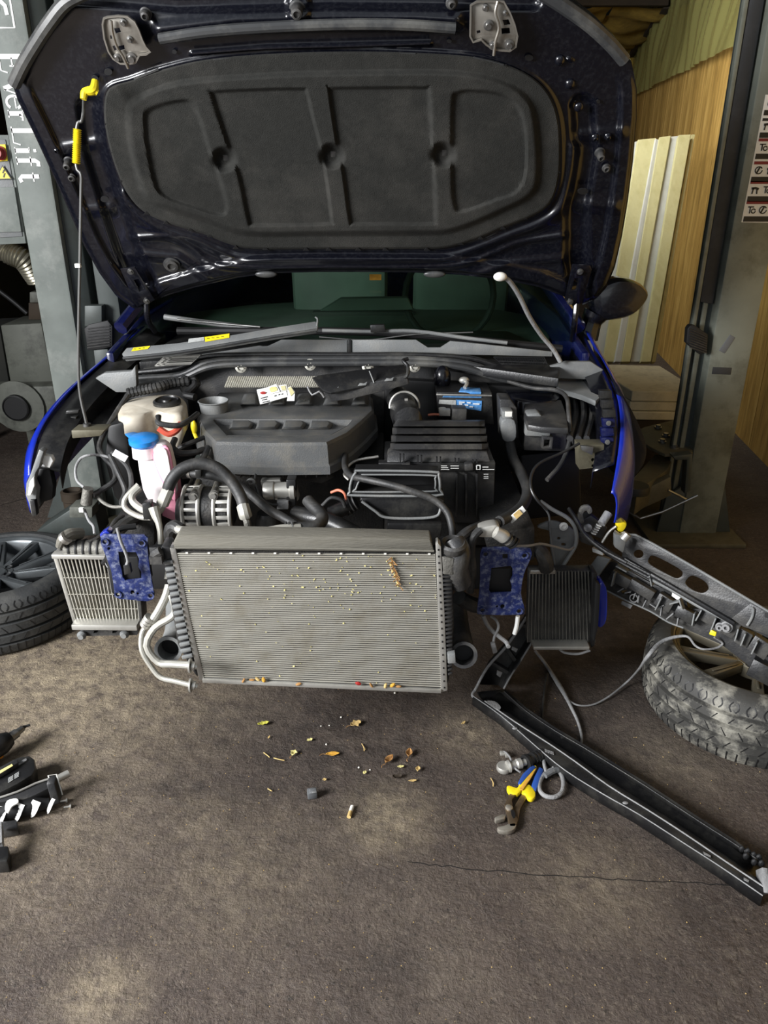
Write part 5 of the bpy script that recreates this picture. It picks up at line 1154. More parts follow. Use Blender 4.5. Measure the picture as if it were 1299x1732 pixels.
for i in range(16):
    p = mixp((278, 952), (308, 1112), i/15); q = mixp((293, 950), (326, 1108), i/15); mb = MB(); mb.beam(RPp(p[0], p[1], .006), RPp(q[0], q[1], .006), .010, .008, RPp.N); mb.build('tank_rib', 'grey_plastic', RAD, bevel=.002)
mb = MB(); mb.tube([RPp(272, 932, .01), RPp(262, 938, .01), RPp(262, 948, .0)], .012, 10, 4); mb.box(RPp(266, 944, .01), (.03, .03, .02)); mb.build('mounting_lug', 'rubber', RAD)
mb = MB(); mb.tube([G(778, 985, 1.74), G(772, 960, 1.72), G(776, 935, 1.72), G(768, 918, 1.74)], .030, 16, 6); mb.build('radiator_neck', 'dark_plastic', CAR)
mb = MB(); mb.lathe([(.030, 0), (.034, .006), (.034, .02), (.028, .026), (.02, .02)], G(766, 930, 1.72), (0, -.2, 1), 24); mb.build('neck_collar', 'rubber', CAR)
pr('neck_bracket', 'cast', CAR, [(748, 942), (768, 945), (766, 972), (750, 972)], 1.69, .01, .002)
# small silver pipes curving under on the left
line('condenser_pipe', 'pipe_alu', [(286, 990, 1.78), (280, 1010, 1.76), (268, 1034, 1.74), (256, 1052, 1.73)], .011, smooth=4)
line('condenser_pipe', 'cast', [(284, 980, 1.80), (286, 960, 1.82), (282, 940, 1.84)], .010)
mb = MB()
for q in (0, 5, 10): mb.cyl(G(254-q*.6, 1044+q, 1.73), G(251-q*.6, 1048+q, 1.73), .0145)
mb.build('crimp_sleeve', 'bright_alu', CAR)
line('condenser_pipe', 'pipe_alu', [(248, 1058, 1.73), (240, 1072, 1.72), (240, 1100, 1.70), (256, 1128, 1.69), (272, 1146, 1.68), (296, 1152, 1.67), (324, 1159, 1.66)], .0068, smooth=3, label='thin pale pipe bending below the radiator')
line('condenser_pipe', 'pipe_alu', [(290, 1006, 1.76), (297, 1030, 1.74), (290, 1044, 1.73), (262, 1062, 1.72), (248, 1092, 1.70), (268, 1120, 1.69), (290, 1123, 1.68), (322, 1125, 1.67)], .0098, smooth=3, label='thicker pale pipe bending beside the radiator')
for (x, y) in ((324, 1126), (325, 1159)):
    mb = MB(); mb.cyl(G(x-4, y, 1.66), G(x-1, y, 1.66), .019); mb.cyl(G(x, y, 1.66), G(x+5, y+1, 1.66), .012); mb.cyl(G(x+5, y+1, 1.66), G(x+9, y+2, 1.66), .007); mb.build('pipe_flange', 'bright_alu', CAR)
# intercooler pipes with round open ends
def openpipe(name, pts, r, m, lab):
    P = crom([G(*p) for p in pts], 6); mb = MB(); mb.tube(P, r, 22, 1, caps=False); mb.tube(P, r-.005, 22, 1, caps=False)
    d = (P[0]-P[1]).normalized(); mb.lathe([(r-.005, 0), (r-.005, .012), (r+.004, .012), (r+.004, 0), (r, -.01)], P[0], d, 22)
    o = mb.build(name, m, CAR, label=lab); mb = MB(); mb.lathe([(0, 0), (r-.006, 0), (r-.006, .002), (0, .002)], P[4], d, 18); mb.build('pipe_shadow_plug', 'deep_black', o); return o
openpipe('boost_pipe', [(286, 1097, 1.74), (294, 1084, 1.80), (300, 1060, 1.86), (300, 1020, 1.95)], .033, 'grey_plastic', 'open grey boost pipe left of the radiator')
openpipe('boost_pipe', [(784, 1106, 1.74), (782, 1096, 1.79), (776, 1070, 1.86), (770, 1030, 1.95)], .033, 'dark_plastic', 'open black boost pipe right of the radiator')
line('boost_hose', 'rubber', [(776, 1010, 1.86), (790, 1018, 1.88), (806, 1024, 1.9), (822, 1022, 1.92)], .022)
pr('boost_bracket', 'grey_plastic', CAR, [(757, 1108), (770, 1106), (771, 1122), (758, 1123)], 1.70, .02, .002)

# ---- auxiliary radiator left
def auxrad(name, lab, P0, P1, P2, P3, Y, nt, top, parent=CAR, dark=False):
    A = pr(name, 'core_fin' if not dark else 'dark_plastic', parent, [P0, P1, P2, P3], Y, .04, .002, lab); mb = MB()
    for i in range(nt+1):
        t = i/nt; a = G(*mixp(P0, P1, t), Y-.002); b = G(*mixp(P3, P2, t), Y-.002); mb.beam(a, b, .0026, .006, (0, -1, 0)) ; 
        if i < nt:
            t2 = (i+.5)/nt; a = G(*mixp(P0, P1, t2), Y+.001); b = G(*mixp(P3, P2, t2), Y+.001)
            mb.beam(a, b, .002, .002, (0, -1, 0))
    o = mb.build('cooler_tube', 'cast' if dark else 'core_tube', A, smooth=False); o['kind'] = 'stuff'
    return A
A1 = auxrad('side_cooler', 'small silver radiator with upright tubes, left', (93, 940), (226, 940), (236, 1052), (128, 1052), 1.95, 20, 0)
for q in (.33, .58, .80):
    mb = MB(); mb.beam(G(*mixp((93, 940), (128, 1052), q), 1.947), G(*mixp((226, 940), (236, 1052), q), 1.947), .002, .002, (0, -1, 0)); mb.build('fin_line', 'core_tube', A1)
pr('cooler_side', 'bright_alu', A1, [(88, 938), (95, 938), (130, 1055), (124, 1056), (110, 1010)], 1.945, .05, .002)
pr('cooler_side', 'dark_plastic', A1, [(230, 1002), (238, 1014), (241, 1050), (236, 1056)], 1.93, .05, .002)
mb = MB(); mb.beam(G(90, 938, 1.94), G(200, 940, 1.94), .014, .03, (0, -1, 0)); mb.build('cooler_header', 'bright_alu', A1, bevel=.003)
mb = MB(); mb.beam(G(126, 1054, 1.935), G(236, 1055, 1.935), .018, .05, (0, -1, 0)); mb.build('cooler_header', 'bright_alu', A1, bevel=.003)
mb = MB(); mb.cyl(G(112, 928, 1.96), G(186, 928, 1.96), .026, n=20); mb.build('cooler_tank', 'cast', A1)
for x in (120, 132, 144, 156, 168): mb = MB(); mb.cyl(G(x, 928, 1.96), G(x+2.5, 928, 1.96), .029, n=20); mb.build('tank_band', 'deep_black', A1)
line('cooler_hose', 'top_foam', [(100, 925, 1.93), (106, 912, 1.93), (118, 904, 1.95), (138, 902, 1.98)], [.010, .014, .017, .016], A1); mb = MB(); mb.cyl(G(108, 912, 1.93), G(113, 908, 1.93), .019); mb.build('hose_clip', 'alu', A1)
pr('cooler_foot', 'rubber', A1, [(132, 1060), (236, 1058), (232, 1074), (140, 1076)], 1.95, .04, .004, holes=[[(160, 1064), (168, 1064), (164, 1071), (158, 1071)], [(190, 1063), (202, 1063), (196, 1071), (190, 1071)]])
mb = MB(); mb.lathe([(.012, 0), (.014, .01), (.008, .02), (0, .02)], G(140, 1072, 1.95), (0, -1, 0)); mb.build('foot_bush', 'grey_plastic', A1)
mb = MB(); mb.lathe([(.012, 0), (.014, .01), (.008, .02), (0, .02)], G(212, 1070, 1.95), (0, -1, 0)); mb.build('foot_bush', 'grey_plastic', A1)
for k, pts in enumerate((((160, 912, 1.9), (175, 900, 1.86), (184, 898, 1.84)), ((150, 916, 1.92), (170, 906, 1.88), (186, 902, 1.84)), ((196, 905, 1.82), (186, 925, 1.8), (178, 948, 1.82), (188, 968, 1.8), (198, 980, 1.79)))):
    line('thin_wire', 'black_plastic', list(pts), .003)
line('wiring_loom', 'deep_black', [(230, 890, 1.84), (200, 896, 1.82), (188, 918, 1.80), (185, 940, 1.80), (176, 952, 1.84)], .008)
A2 = auxrad('side_cooler', 'dark dirty radiator with upright tubes, right', (896, 966), (1000, 966), (1006, 1086), (892, 1086), 2.0, 19, 0, dark=True)
mb = MB(); mb.beam(G(895, 964, 1.99), G(938, 964, 1.99), .014, .03, (0, -1, 0)); mb.build('cooler_header', 'alu', A2, bevel=.003)
mb = MB(); mb.beam(G(900, 1089, 1.985), G(994, 1089, 1.985), .012, .05, (0, -1, 0)); mb.build('cooler_header', 'bright_alu', A2, bevel=.003)
pr('cooler_side', 'black_plastic', A2, [(1001, 968), (1010, 970), (1006, 1092), (1000, 1096)], 1.98, .05, .002)
line('foot_bracket', 'cable_grey', [(946, 1098, 1.98), (956, 1104, 1.98), (978, 1106, 1.98), (998, 1100, 1.98)], .004, A2)
line('cooler_hose', 'rubber', [(904, 925, 1.98), (915, 935, 1.97), (922, 948, 1.97), (924, 962, 1.98)], .022, A2)
pr('fluid_canister', 'blue_paint', CAR, smooth2([(1012, 990), (1026, 994), (1028, 1030), (1024, 1056), (1010, 1058)], 3), 1.97, .05, .008, 'bright blue canister edge')
pr('wing_liner_edge', 'deep_black', CAR, [(1008, 985), (1016, 990), (1012, 1060), (1006, 1085), (1003, 1084)], 1.95, .03, .002)

# ---- blue crash box flanges
bl = [(170, 908), (174, 904), (244, 905), (250, 910), (249, 924), (252, 954), (257, 985), (261, 1006), (259, 1014), (249, 1017), (202, 1013), (194, 1008), (192, 989), (188, 965), (179, 940), (171, 922)]
BL = pr('crash_box_flange', 'bracket_blue', CAR, bl, 1.78, .006, .0015, 'chipped blue steel flange, left', holes=[[(200, 933), (230, 934), (235, 945), (234, 959), (239, 968), (239, 979), (212, 982), (207, 976), (206, 966), (202, 952)], circ(178, 916, 3.4), circ(240, 918, 4), circ(200, 1005, 3.6), circ(255, 1007, 3.4), circ(224, 1002, 3.6), circ(233, 1004, 2.0), circ(184, 928, 2.6)])
brr = smooth2([(814, 930), (826, 926), (888, 926), (898, 930), (899, 940), (893, 955), (886, 972), (881, 1003), (886, 1024), (887, 1036), (878, 1040), (816, 1040), (807, 1034), (810, 1010), (812, 980), (812, 950)], 2)
BR = pr('crash_box_flange', 'bracket_blue', CAR, brr, 1.80, .006, .0015, 'chipped blue steel flange, right', holes=[[(831, 961), (864, 957), (867, 962), (867, 974), (863, 983), (866, 992), (865, 1002), (830, 1003), (827, 998), (828, 984), (830, 975)], circ(821, 937, 4), circ(887, 939, 4.6), circ(816, 1032, 3.6), circ(878, 1033, 4), circ(850, 1026, 4), circ(841, 1026, 2), rect(850, 937, 859, 945)])
for o_, lst in ((BL, ((178, 916), (240, 918), (200, 1005), (255, 1007))), (BR, ((821, 937), (887, 939), (816, 1032), (878, 1033)))):
    Yb = 1.775 if o_ is BL else 1.795
    for (x, y) in lst: mb = MB(); c = G(x, y, Yb+.004); mb.lathe([(.0062, 0), (.010, 0), (.010, .004), (.0062, .003)], c, (0, -1, 0), 16); mb.build('hole_rim', 'bracket_blue', o_)
for (p, Yb, w_) in (((186, 940), 1.80, .04),):
    mb = MB(); c = G(220, 958, 1.84); mb.box(c, (.085, .10, .11)); mb.build('opening_shade_box', 'deep_black', BL, bevel=.004)  # black boxes added behind the flange openings to paint them dark
mb = MB(); c = G(847, 982, 1.87); mb.box(c, (.10, .10, .13)); mb.build('opening_shade_box', 'deep_black', BR, bevel=.004)
pr('blue_bracket', 'blue_paint', CAR, [(168, 904), (180, 897), (186, 902), (186, 908), (170, 912)], 1.80, .03, .003)
line('plug_cable', 'cable_grey', [(198, 893, 1.76), (204, 915, 1.755), (212, 934, 1.755), (216, 948, 1.755), (214, 956, 1.755)], .004)
pr('hanging_plug', 'black_plastic', CAR, [(208, 957), (219, 954), (222, 970), (210, 973)], 1.75, .014, .002)
# looms round the right flange
pr('taped_connector', 'bright_alu', CAR, smooth2([(808, 898), (818, 892), (838, 888), (846, 894), (840, 908), (822, 910), (808, 908)], 3), 1.80, .04, .008)
mb = MB(); mb.tube([G(838, 900, 1.78), G(852, 908, 1.78), G(862, 916, 1.78), G(870, 922, 1.78)], [.016, .018, .014, .008], 14, 3); o = mb.build('sensor_body', 'bright_alu', CAR)
for q in (856, 863, 868): mb = MB(); mb.cyl(G(q, 910+(q-856)*.7, 1.778), G(q+2, 912+(q-856)*.7, 1.778), .018); mb.build('seal_ring', 'deep_black', o)
line('wiring_loom', 'rubber', [(842, 884, 1.9), (825, 886, 1.88), (806, 892, 1.84), (790, 900, 1.8), (776, 912, 1.78)], .013)
line('wiring_loom', 'rubber', [(812, 896, 1.80), (800, 910, 1.79), (797, 935, 1.79), (799, 965, 1.80), (795, 1000, 1.82)], .011)
line('wiring_loom', 'deep_black', [(792, 905, 1.82), (788, 940, 1.82), (790, 980, 1.83)], .013)
line('thin_wire', 'cable_grey', [(872, 924, 1.78), (895, 923, 1.80), (915, 920, 1.85), (935, 924, 1.9), (960, 930, 1.95), (970, 926, 2.0)], .0035)
line('hanging_lead', 'cable_grey', [(817, 1041, 1.82), (824, 1056, 1.82), (834, 1068, 1.82), (846, 1078, 1.81), (856, 1086, 1.80), (860, 1094, 1.78)], .006, label='grey lead hanging below the right flange')
line('hanging_lead', 'cable_grey', [(830, 1042, 1.84), (840, 1050, 1.83), (843, 1062, 1.82), (836, 1078, 1.81), (834, 1094, 1.80)], .004); pr('hanging_plug', 'cable_grey', CAR, [(830, 1090), (838, 1089), (842, 1104), (834, 1107)], 1.79, .015, .003)
line('hanging_lead', 'label_white', [(876, 1042, 1.82), (874, 1058, 1.82), (870, 1072, 1.82)], .006)
pr('steel_strut', 'arm_steel', CAR, [(868, 892), (878, 880), (882, 920), (876, 928)], 2.05, .02, .002)

# ================================================================ WHEELS ON THE FLOOR
def make_wheel(name, label, tm, rm, loc, rot):
    R0 = thing(name, label, 'wheel', (0, 0, 0), 'car wheels lying on the floor')
    prof = [(.236, .030), (.240, .014), (.262, .002), (.285, .000), (.303, .012), (.312, .030), (.316, .047), (.304, .050), (.304, .057), (.317, .060), (.319, .085), (.306, .088), (.306, .095), (.319, .098), (.3195, .127), (.306, .130), (.306, .138), (.318, .141), (.316, .165), (.304, .168), (.304, .175), (.314, .178), (.308, .196), (.296, .211), (.272, .222), (.252, .222), (.238, .212), (.234, .198)]
    mb = MB(); mb.lathe(prof, (0, 0, 0), (0, 0, 1), 96); TY = mb.build('tyre', tm, R0, ang=28)
    mb = MB(); n = 74
    for i in range(n):      # sipes cut across the lower shoulder
        a = 2*PI*i/n; c, s_ = math.cos(a), math.sin(a)
        mb.beam((.3165*c, .3165*s_, .048), (.306*c, .306*s_, .016), .0035, .003, (c, s_, 0))
    o = mb.build('shoulder_sipe', 'deep_black', TY, smooth=False); o['kind'] = 'stuff'
    mb = MB(); n = 44
    for i in range(n):      # curved cuts in the upper shoulder and middle ribs
        a = 2*PI*i/n
        for (h0, h1, da, r_) in ((.180, .205, .030, .3085), (.100, .124, -.05, .3185), (.062, .084, .05, .3175), (.143, .162, .04, .3165)):
            for sg in ((0, 1) if h0 > .17 else (0,)):
                P = []
                for k in range(6):
                    t = k/5; h = h0+(h1-h0)*t; aa = a+sg*.034+da*(math.sin(t*PI)*(1 if sg else -1)*.8 if h0 > .17 else t)
                    rr = np.interp(h, [.048, .07, .11, .166, .178, .196, .211], [.316, .3185, .3192, .316, .314, .308, .296])+.0008
                    P.append(Vector((rr*math.cos(aa), rr*math.sin(aa), h)))
                c = Vector((math.cos(a), math.sin(a), .2 if h0 > .17 else 0)); mb.ribbon(P, .0035 if h0 > .17 else .0025, c, .0006)
    o = mb.build('tread_sipe', 'deep_black', TY, smooth=False); o['kind'] = 'stuff'
    mb = MB(); mb.lathe([(.238, .214), (.243, .216), (.243, .208), (.226, .204), (.221, .196), (.219, .15), (.205, .03), (.236, .03), (.236, .214)], (0, 0, 0), (0, 0, 1), 72); RIM = mb.build('rim', rm, R0, ang=30)
    mb = MB(); mb.lathe([(0, .02), (.20, .03), (.20, .034), (0, .034)], (0, 0, 0), (0, 0, 1), 40); mb.build('rim_well', 'deep_black', RIM)
    for k in range(5):
        a = 2*PI*k/5
        for sg in (-1, 1):
            e = a+sg*.30; i0 = a+sg*.16
            def pt(r, an, h): return Vector((r*math.cos(an), r*math.sin(an), h))
            P = [pt(.052, i0-.22, .180), pt(.052, i0+.22, .180), pt(.228, e+.075, .205), pt(.228, e-.075, .205)]
            mb = MB(); mb.prism(P, (0, 0, -.032)); mb.build('spoke', rm, RIM, bevel=.005, seg=2)
            mb = MB(); P = [pt(.08, e*1.0-.03, .186), pt(.08, e+.03, .186), pt(.20, e+.018, .2035), pt(.20, e-.018, .2035)]
            mb.prism(P, (0, 0, .002)); mb.build('spoke_rib', rm, RIM, bevel=.001)
        mb = MB(); mb.lathe([(.013, 0), (.013, .004), (.008, -.008), (0, -.008)], (.05*math.cos(a+.63), .05*math.sin(a+.63), .181), (0, 0, 1), 16); mb.build('bolt_seat', 'deep_black', RIM)
    mb = MB(); mb.lathe([(.062, .14), (.062, .176), (.056, .182), (.036, .180), (.034, .184), (.030, .186), (.02, .184), (0, .184)], (0, 0, 0), (0, 0, 1), 36); mb.build('hub', rm, RIM, ang=25)
    R0.location = loc; R0.rotation_euler = (0, 0, rot); return R0
make_wheel('wheel', 'wheel with black tyre lying flat on the floor left of the small silver radiator', 'tyre', 'rim', (-1.44, 2.52, 0), .35)
make_wheel('wheel', 'wheel with dusty whitened tyre and bronze grey spokes lying flat on the floor at right', 'tyre_dusty', 'rim_bronze', (1.14, 1.975, 0), 2.1)
mb = MB()

# ---- lift arm pad and floor plates seen through the left wheel arch
AP = thing('swing_arm', 'brown threaded cup on a low grey lift arm behind the left wing', 'lift arm', (-1.1, 2.9, 0))
pr('arm_box', 'post_dark', AP, [(60, 900), (118, 862), (160, 862), (170, 905), (100, 910)], 2.95, .12, .006)
c = GZ(126, 856, .14); mb = MB(); mb.lathe([(.045, -.03), (.045, .03), (.05, .035), (.05, .075), (.038, .08), (.035, .06), (0, .06)], c, (0, 0, 1), 24); mb.build('pad_cup', 'timber_dark', AP)
pr('arm_block', 'machine_grey', AP, rect(117, 858, 156, 876), 2.85, .08, .004)

# ================================================================ FRONT CARRIER leaning to the floor, right
FC = thing('front_carrier', 'black plastic front carrier frame stretching from the engine bay to the floor at right', 'front panel', (.6, 1.9, 0))
E1 = G(960, 900, 2.2); E2 = G(1299, 1100, 1.75)
ud = (E2-E1).normalized(); vd = Vector((-.2, .2, -.9)); nrm = ud.cross(vd).normalized()
if nrm.dot(CAM-E1) < 0: nrm = -nrm
UP = Plane(E1, (nrm+Vector((0, -.35, .25))).normalized())
pr('upper_beam', 'dark_plastic', FC, [(1059, 908), (1075, 905), (1140, 940), (1200, 975), (1299, 1034), (1330, 1054), (1330, 1095), (1260, 1060), (1236, 1046), (1130, 992), (1052, 946), (1052, 934)], UP, .006, .002, 'upper beam plate with oval holes',
   holes=[circ(1080, 937, 8, 7), smooth2([(1098, 944), (1108, 941), (1148, 962), (1154, 972), (1146, 978), (1134, 974), (1100, 955)], 4), smooth2([(1162, 980), (1172, 974), (1192, 984), (1198, 996), (1188, 1003), (1172, 998), (1160, 988)], 4)], d=.02)
mb = MB(); mb.tube([UP(x, y, .025) for x, y in ((1059, 908), (1075, 905), (1140, 940), (1200, 975), (1299, 1034), (1330, 1054))], .004, 8, 2); mb.build('beam_edge', 'grey_plastic', FC)
mb = MB(); mb.beam(UP(1056, 944, .018), UP(1244, 1054, .018), .014, .03, UP.N); mb.build('beam_trough', 'black_plastic', FC, bevel=.005)
pr('upper_beam_wing', 'dark_plastic', FC, [(1237, 1046), (1270, 1020), (1299, 1036), (1340, 1060), (1340, 1100), (1299, 1074), (1256, 1060)], UP, .01, .002, d=.03)
mb = MB(); mb.tube([UP(1264, 1058, .034), UP(1272, 1044, .034), UP(1274, 1030, .034), UP(1268, 1028, .034)], .004, 8, 3); mb.build('wing_rib', 'grey_plastic', FC)
pr('wing_slot', 'deep_black', FC, [(1293, 1036), (1300, 1038), (1300, 1046), (1293, 1044)], UP, .002, 0, d=.032)
pr('lower_rail', 'dark_plastic', FC, [(1010, 978), (1028, 952), (1040, 950), (1090, 980), (1180, 1026), (1299, 1092), (1330, 1110), (1330, 1160), (1299, 1150), (1272, 1130), (1220, 1090), (1155, 1062), (1088, 1028), (1030, 1000), (1008, 990)], UP, .03, .003, 'ribbed lower rail', d=-.03,
   holes=[[(1068, 1008), (1082, 1014), (1086, 1020), (1066, 1010)], [(1088, 968), (1100, 972), (1128, 990), (1120, 994), (1098, 982)], [(1132, 996), (1150, 1004), (1156, 1026), (1140, 1018)], [(1160, 1014), (1176, 1022), (1184, 1030), (1164, 1030)], [(1050, 1000), (1060, 998), (1064, 1006), (1052, 1004)]])
def ubox(x0, y0, x1, y1, wpx, m, dd, hh, nm='rail_block', bev=.003):
    dx, dy = x1-x0, y1-y0; L_ = math.hypot(dx, dy); px, py = -dy/L_*wpx/2, dx/L_*wpx/2
    return pr(nm, m, FC, [(x0+px, y0+py), (x1+px, y1+py), (x1-px, y1-py), (x0-px, y0-py)], UP, hh, bev, d=dd)
ubox(1032, 972, 1064, 990, 18, 'dark_plastic', .012, .03); ubox(1064, 986, 1104, 1010, 17, 'dark_plastic', .010, .03)
ubox(1110, 1012, 1136, 1028, 22, 'dark_plastic', .008, .03); ubox(1142, 1032, 1178, 1052, 20, 'black_plastic', .006, .03)
ubox(1184, 1034, 1212, 1050, 26, 'dark_plastic', .014, .03); ubox(1214, 1048, 1246, 1070, 30, 'dark_plastic', .010, .03)
ubox(1246, 1074, 1268, 1086, 26, 'dark_plastic', .016, .03); ubox(1270, 1086, 1300, 1106, 28, 'dark_plastic', .012, .03)
ubox(1268, 1128, 1310, 1150, 30, 'black_plastic', .012, .06)
for (a, b, c, d) in ((1041, 968, 1036, 990), (1044, 956, 1062, 966), (1176, 1036, 1172, 1056), (1188, 1030, 1178, 1048), (1212, 1044, 1204, 1064), (1250, 1062, 1244, 1082), (1262, 1070, 1254, 1090), (1282, 1084, 1272, 1104), (1100, 972, 1104, 990), (1150, 1012, 1156, 1030), (1120, 1010, 1110, 1030), (1134, 1020, 1150, 1016)):
    mb = MB(); mb.beam(UP(a, b, .02), UP(c, d, .02), .004, .03, UP.N); mb.build('rail_rib', 'grey_plastic', FC, bevel=.001)
for (a, b, c, d) in ((1046, 1000, 1056, 994), (1058, 1002, 1068, 1000), (1072, 1012, 1076, 1002), (1080, 1018, 1082, 1006), (1088, 1026, 1094, 1014), (1112, 1028, 1124, 1022), (1118, 1040, 1120, 1026), (1128, 1046, 1140, 1036), (1146, 1056, 1148, 1044), (1100, 1020, 1112, 1028)):
    mb = MB(); mb.beam(UP(a, b, .004), UP(c, d, .004), .003, .02, UP.N); mb.build('rail_rib', 'cable_grey', FC)
mb = MB(); mb.tube([UP(1072, 1012, .008)+UP.U*.012*math.cos(a)+UP.V*.012*math.sin(a) for a in np.linspace(0, 2*PI, 14, endpoint=False)], .002, 6, 1, closed=True); mb.build('rail_ring', 'cable_grey', FC)
mb = MB(); mb.tube([UP(x, y, .006) for x, y in ((1008, 990), (1030, 1001), (1060, 1016), (1100, 1034), (1130, 1052), (1156, 1062))], .003, 8, 3); mb.build('rail_edge', 'grey_plastic', FC)
mb = MB(); mb.tube([UP(x, y, .02) for x, y in ((1040, 944), (1090, 974), (1140, 1000), (1180, 1024), (1240, 1054))], .006, 8, 3); mb.build('rail_edge', 'grey_plastic', FC)
for k in range(2): mb = MB(); mb.tube([UP(x, y+k*6, .03) for x, y in ((985, 898), (1015, 922), (1052, 946), (1100, 972))], .006, 8, 4); mb.build('rail_pipe', 'black_plastic', FC)
for (x, y, r) in ((1218, 1060, .010), (1229, 1060, .013)):
    mb = MB(); mb.lathe([(r*1.3, 0), (r*1.3, .004), (r, .006), (r*.8, .016), (r*.4, .016), (r*.4, .006), (0, .006)], UP(x, y, .024), UP.N, 16); mb.build('mounting_boss', 'cable_grey', FC)
pr('white_sticker', 'label_white', FC, [(1137, 1001), (1152, 1010), (1150, 1018), (1136, 1008)], UP, .001, 0, d=.005)
pr('white_sticker', 'label_white', FC, [(1001, 926), (1020, 934), (1020, 940), (1002, 934)], UP, .02, .002, d=.03)
pr('rail_tab', 'cable_grey', FC, [(1052, 1016), (1070, 1024), (1066, 1030), (1050, 1022)], UP, .004, .001, d=.004)
pr('yellow_clip', 'yellow', FC, [(1202, 1065), (1212, 1070), (1210, 1077), (1199, 1073)], UP, .01, .002, d=.035)
pr('grey_bracket', 'grey_plastic', FC, [(1010, 940), (1020, 942), (1033, 946), (1014, 972), (996, 998), (988, 990), (974, 988), (964, 1004), (962, 1000), (976, 976), (986, 974)], UP, .02, .003, 'pale grey bracket', d=.02)
# latch mechanism at the upper end
pr('latch_body', 'dark_plastic', FC, [(984, 880), (1000, 872), (1016, 884), (1028, 893), (1018, 912), (1000, 905), (984, 892)], 2.12, .04, .003)
pr('latch_body', 'dark_plastic', FC, [(980, 900), (1000, 905), (1006, 914), (1000, 924), (984, 918), (976, 908)], 2.10, .03, .003)
pr('latch_hook', 'cast', FC, smooth2([(978, 872), (984, 858), (998, 856), (1002, 866), (996, 870), (992, 864), (986, 870), (988, 884), (980, 884)], 3), 2.10, .012, .002)
mb = MB(); mb.cyl(G(1017, 886, 2.08), G(1029, 868, 2.10), .012, .013); mb.build('locating_pin', 'cable_grey', FC)
for k in range(5): mb = MB(); mb.box(G(1004+k*2.2, 902-k*3.4, 2.095), (.014, .01, .0035), Matrix.Rotation(.3, 3, 'Y')); mb.build('latch_slot', 'label_white', FC)
mb = MB(); mb.lathe([(.012, 0), (.012, .006), (.006, .008), (0, .008)], G(994, 892, 2.08), (0, -1, 0)); mb.build('latch_rivet', 'cable_grey', FC)
line('release_cable', 'black_plastic', [(962, 860, 2.1), (975, 880, 2.06), (990, 905, 2.04), (1020, 930, 2.0), (1060, 952, 1.95)], .006, FC)
pr('yellow_clip', 'yellow', FC, smooth2([(1044, 884), (1052, 880), (1060, 884), (1058, 894), (1050, 901), (1044, 896)], 2), 2.06, .02, .003, 'bright yellow connector clip')
line('clip_stalk', 'alu', [(1018, 918, 2.05), (1030, 900, 2.06), (1042, 890, 2.06)], .004, FC); line('clip_stalk', 'alu', [(1040, 898, 2.05), (1048, 903, 2.05), (1056, 900, 2.05)], .003, FC)
mb = MB(); mb.cyl(G(1054, 912, 2.02), G(1062, 903, 2.02), .012); mb.build('locating_pin', 'bright_alu', FC)
pr('end_bracket', 'grey_plastic', FC, [(1040, 904), (1054, 906), (1060, 914), (1054, 936), (1040, 926)], 2.03, .02, .003)
# end plate joining arm and beam
pr('end_plate', 'grey_plastic', FC, smooth2([(909, 892), (934, 882), (960, 890), (972, 900), (974, 920), (962, 938), (950, 962), (944, 974), (936, 950), (930, 920), (932, 900)], 3), 2.08, .012, .002, holes=[circ(945, 911, 2.6), smooth2([(950, 919), (957, 920), (956, 924), (950, 923)], 2)])
mb = MB(); mb.lathe([(.013, 0), (.013, .004), (.007, .006), (.007, .002), (0, .002)], G(953, 890, 2.07), (0, -1, 0), 18); mb.build('plate_bush', 'label_white', FC)
line('plate_rim', 'grey_plastic', [(914, 848, 2.06), (935, 862, 2.06), (960, 876, 2.06), (973, 894, 2.06), (974, 920, 2.06), (960, 945, 2.05), (946, 966, 2.04), (938, 982, 2.03)], .006, FC)
line('plate_rim', 'grey_plastic', [(914, 852, 2.07), (928, 870, 2.07), (930, 895, 2.07), (934, 930, 2.06), (940, 962, 2.05)], .003, FC)
# side arm: open channel going down to the corner
c0 = GZ(800, 1177, .01); c1 = G(940, 975, 2.12)
def arm(pts_l, pts_r, Ys, m='black_plastic'):
    A = [G(x, y, Y) for (x, y), Y in zip(pts_l, Ys)]; B = [G(x, y, Y) for (x, y), Y in zip(pts_r, Ys)]
    return A, B
Ys = [2.12, 2.09, 2.06, 2.03, 2.01]
A_, B_ = arm([(938, 972), (900, 1030), (859, 1090), (825, 1128), (803, 1168)], [(972, 1000), (944, 1018), (884, 1112), (866, 1140), (852, 1165)], Ys)
C1 = [a+Vector((.012, .05, -.012)) for a in A_]; D1 = [b+Vector((-.01, .045, -.02)) for b in B_]
loft('side_arm', 'black_plastic', [A_, C1, D1, B_], FC, .004, 'black channel arm leading down to the floor')
for L_, r in ((A_, .0045), (B_, .003)):
    mb = MB(); mb.tube(L_, r, 8, 4); mb.build('arm_edge', 'cable_grey', FC)
for t in (.38, .56, .74):
    i = int(t*4); f = t*4-i; p = C1[i].lerp(C1[i+1], f); q = D1[i].lerp(D1[i+1], f); mb = MB(); mb.beam(p+Vector((0, -.012, .004)), q+Vector((0, -.012, .004)), .012, .02, (0, -1, 0)); mb.build('arm_rib', 'dark_plastic', FC, bevel=.001)
pr('arm_tab', 'cable_grey', FC, [(867, 1094), (876, 1098), (873, 1104), (865, 1099)], 2.02, .004, .001); pr('arm_tab', 'cable_grey', FC, [(841, 1134), (850, 1138), (846, 1146), (840, 1142)], 2.0, .004, .001)
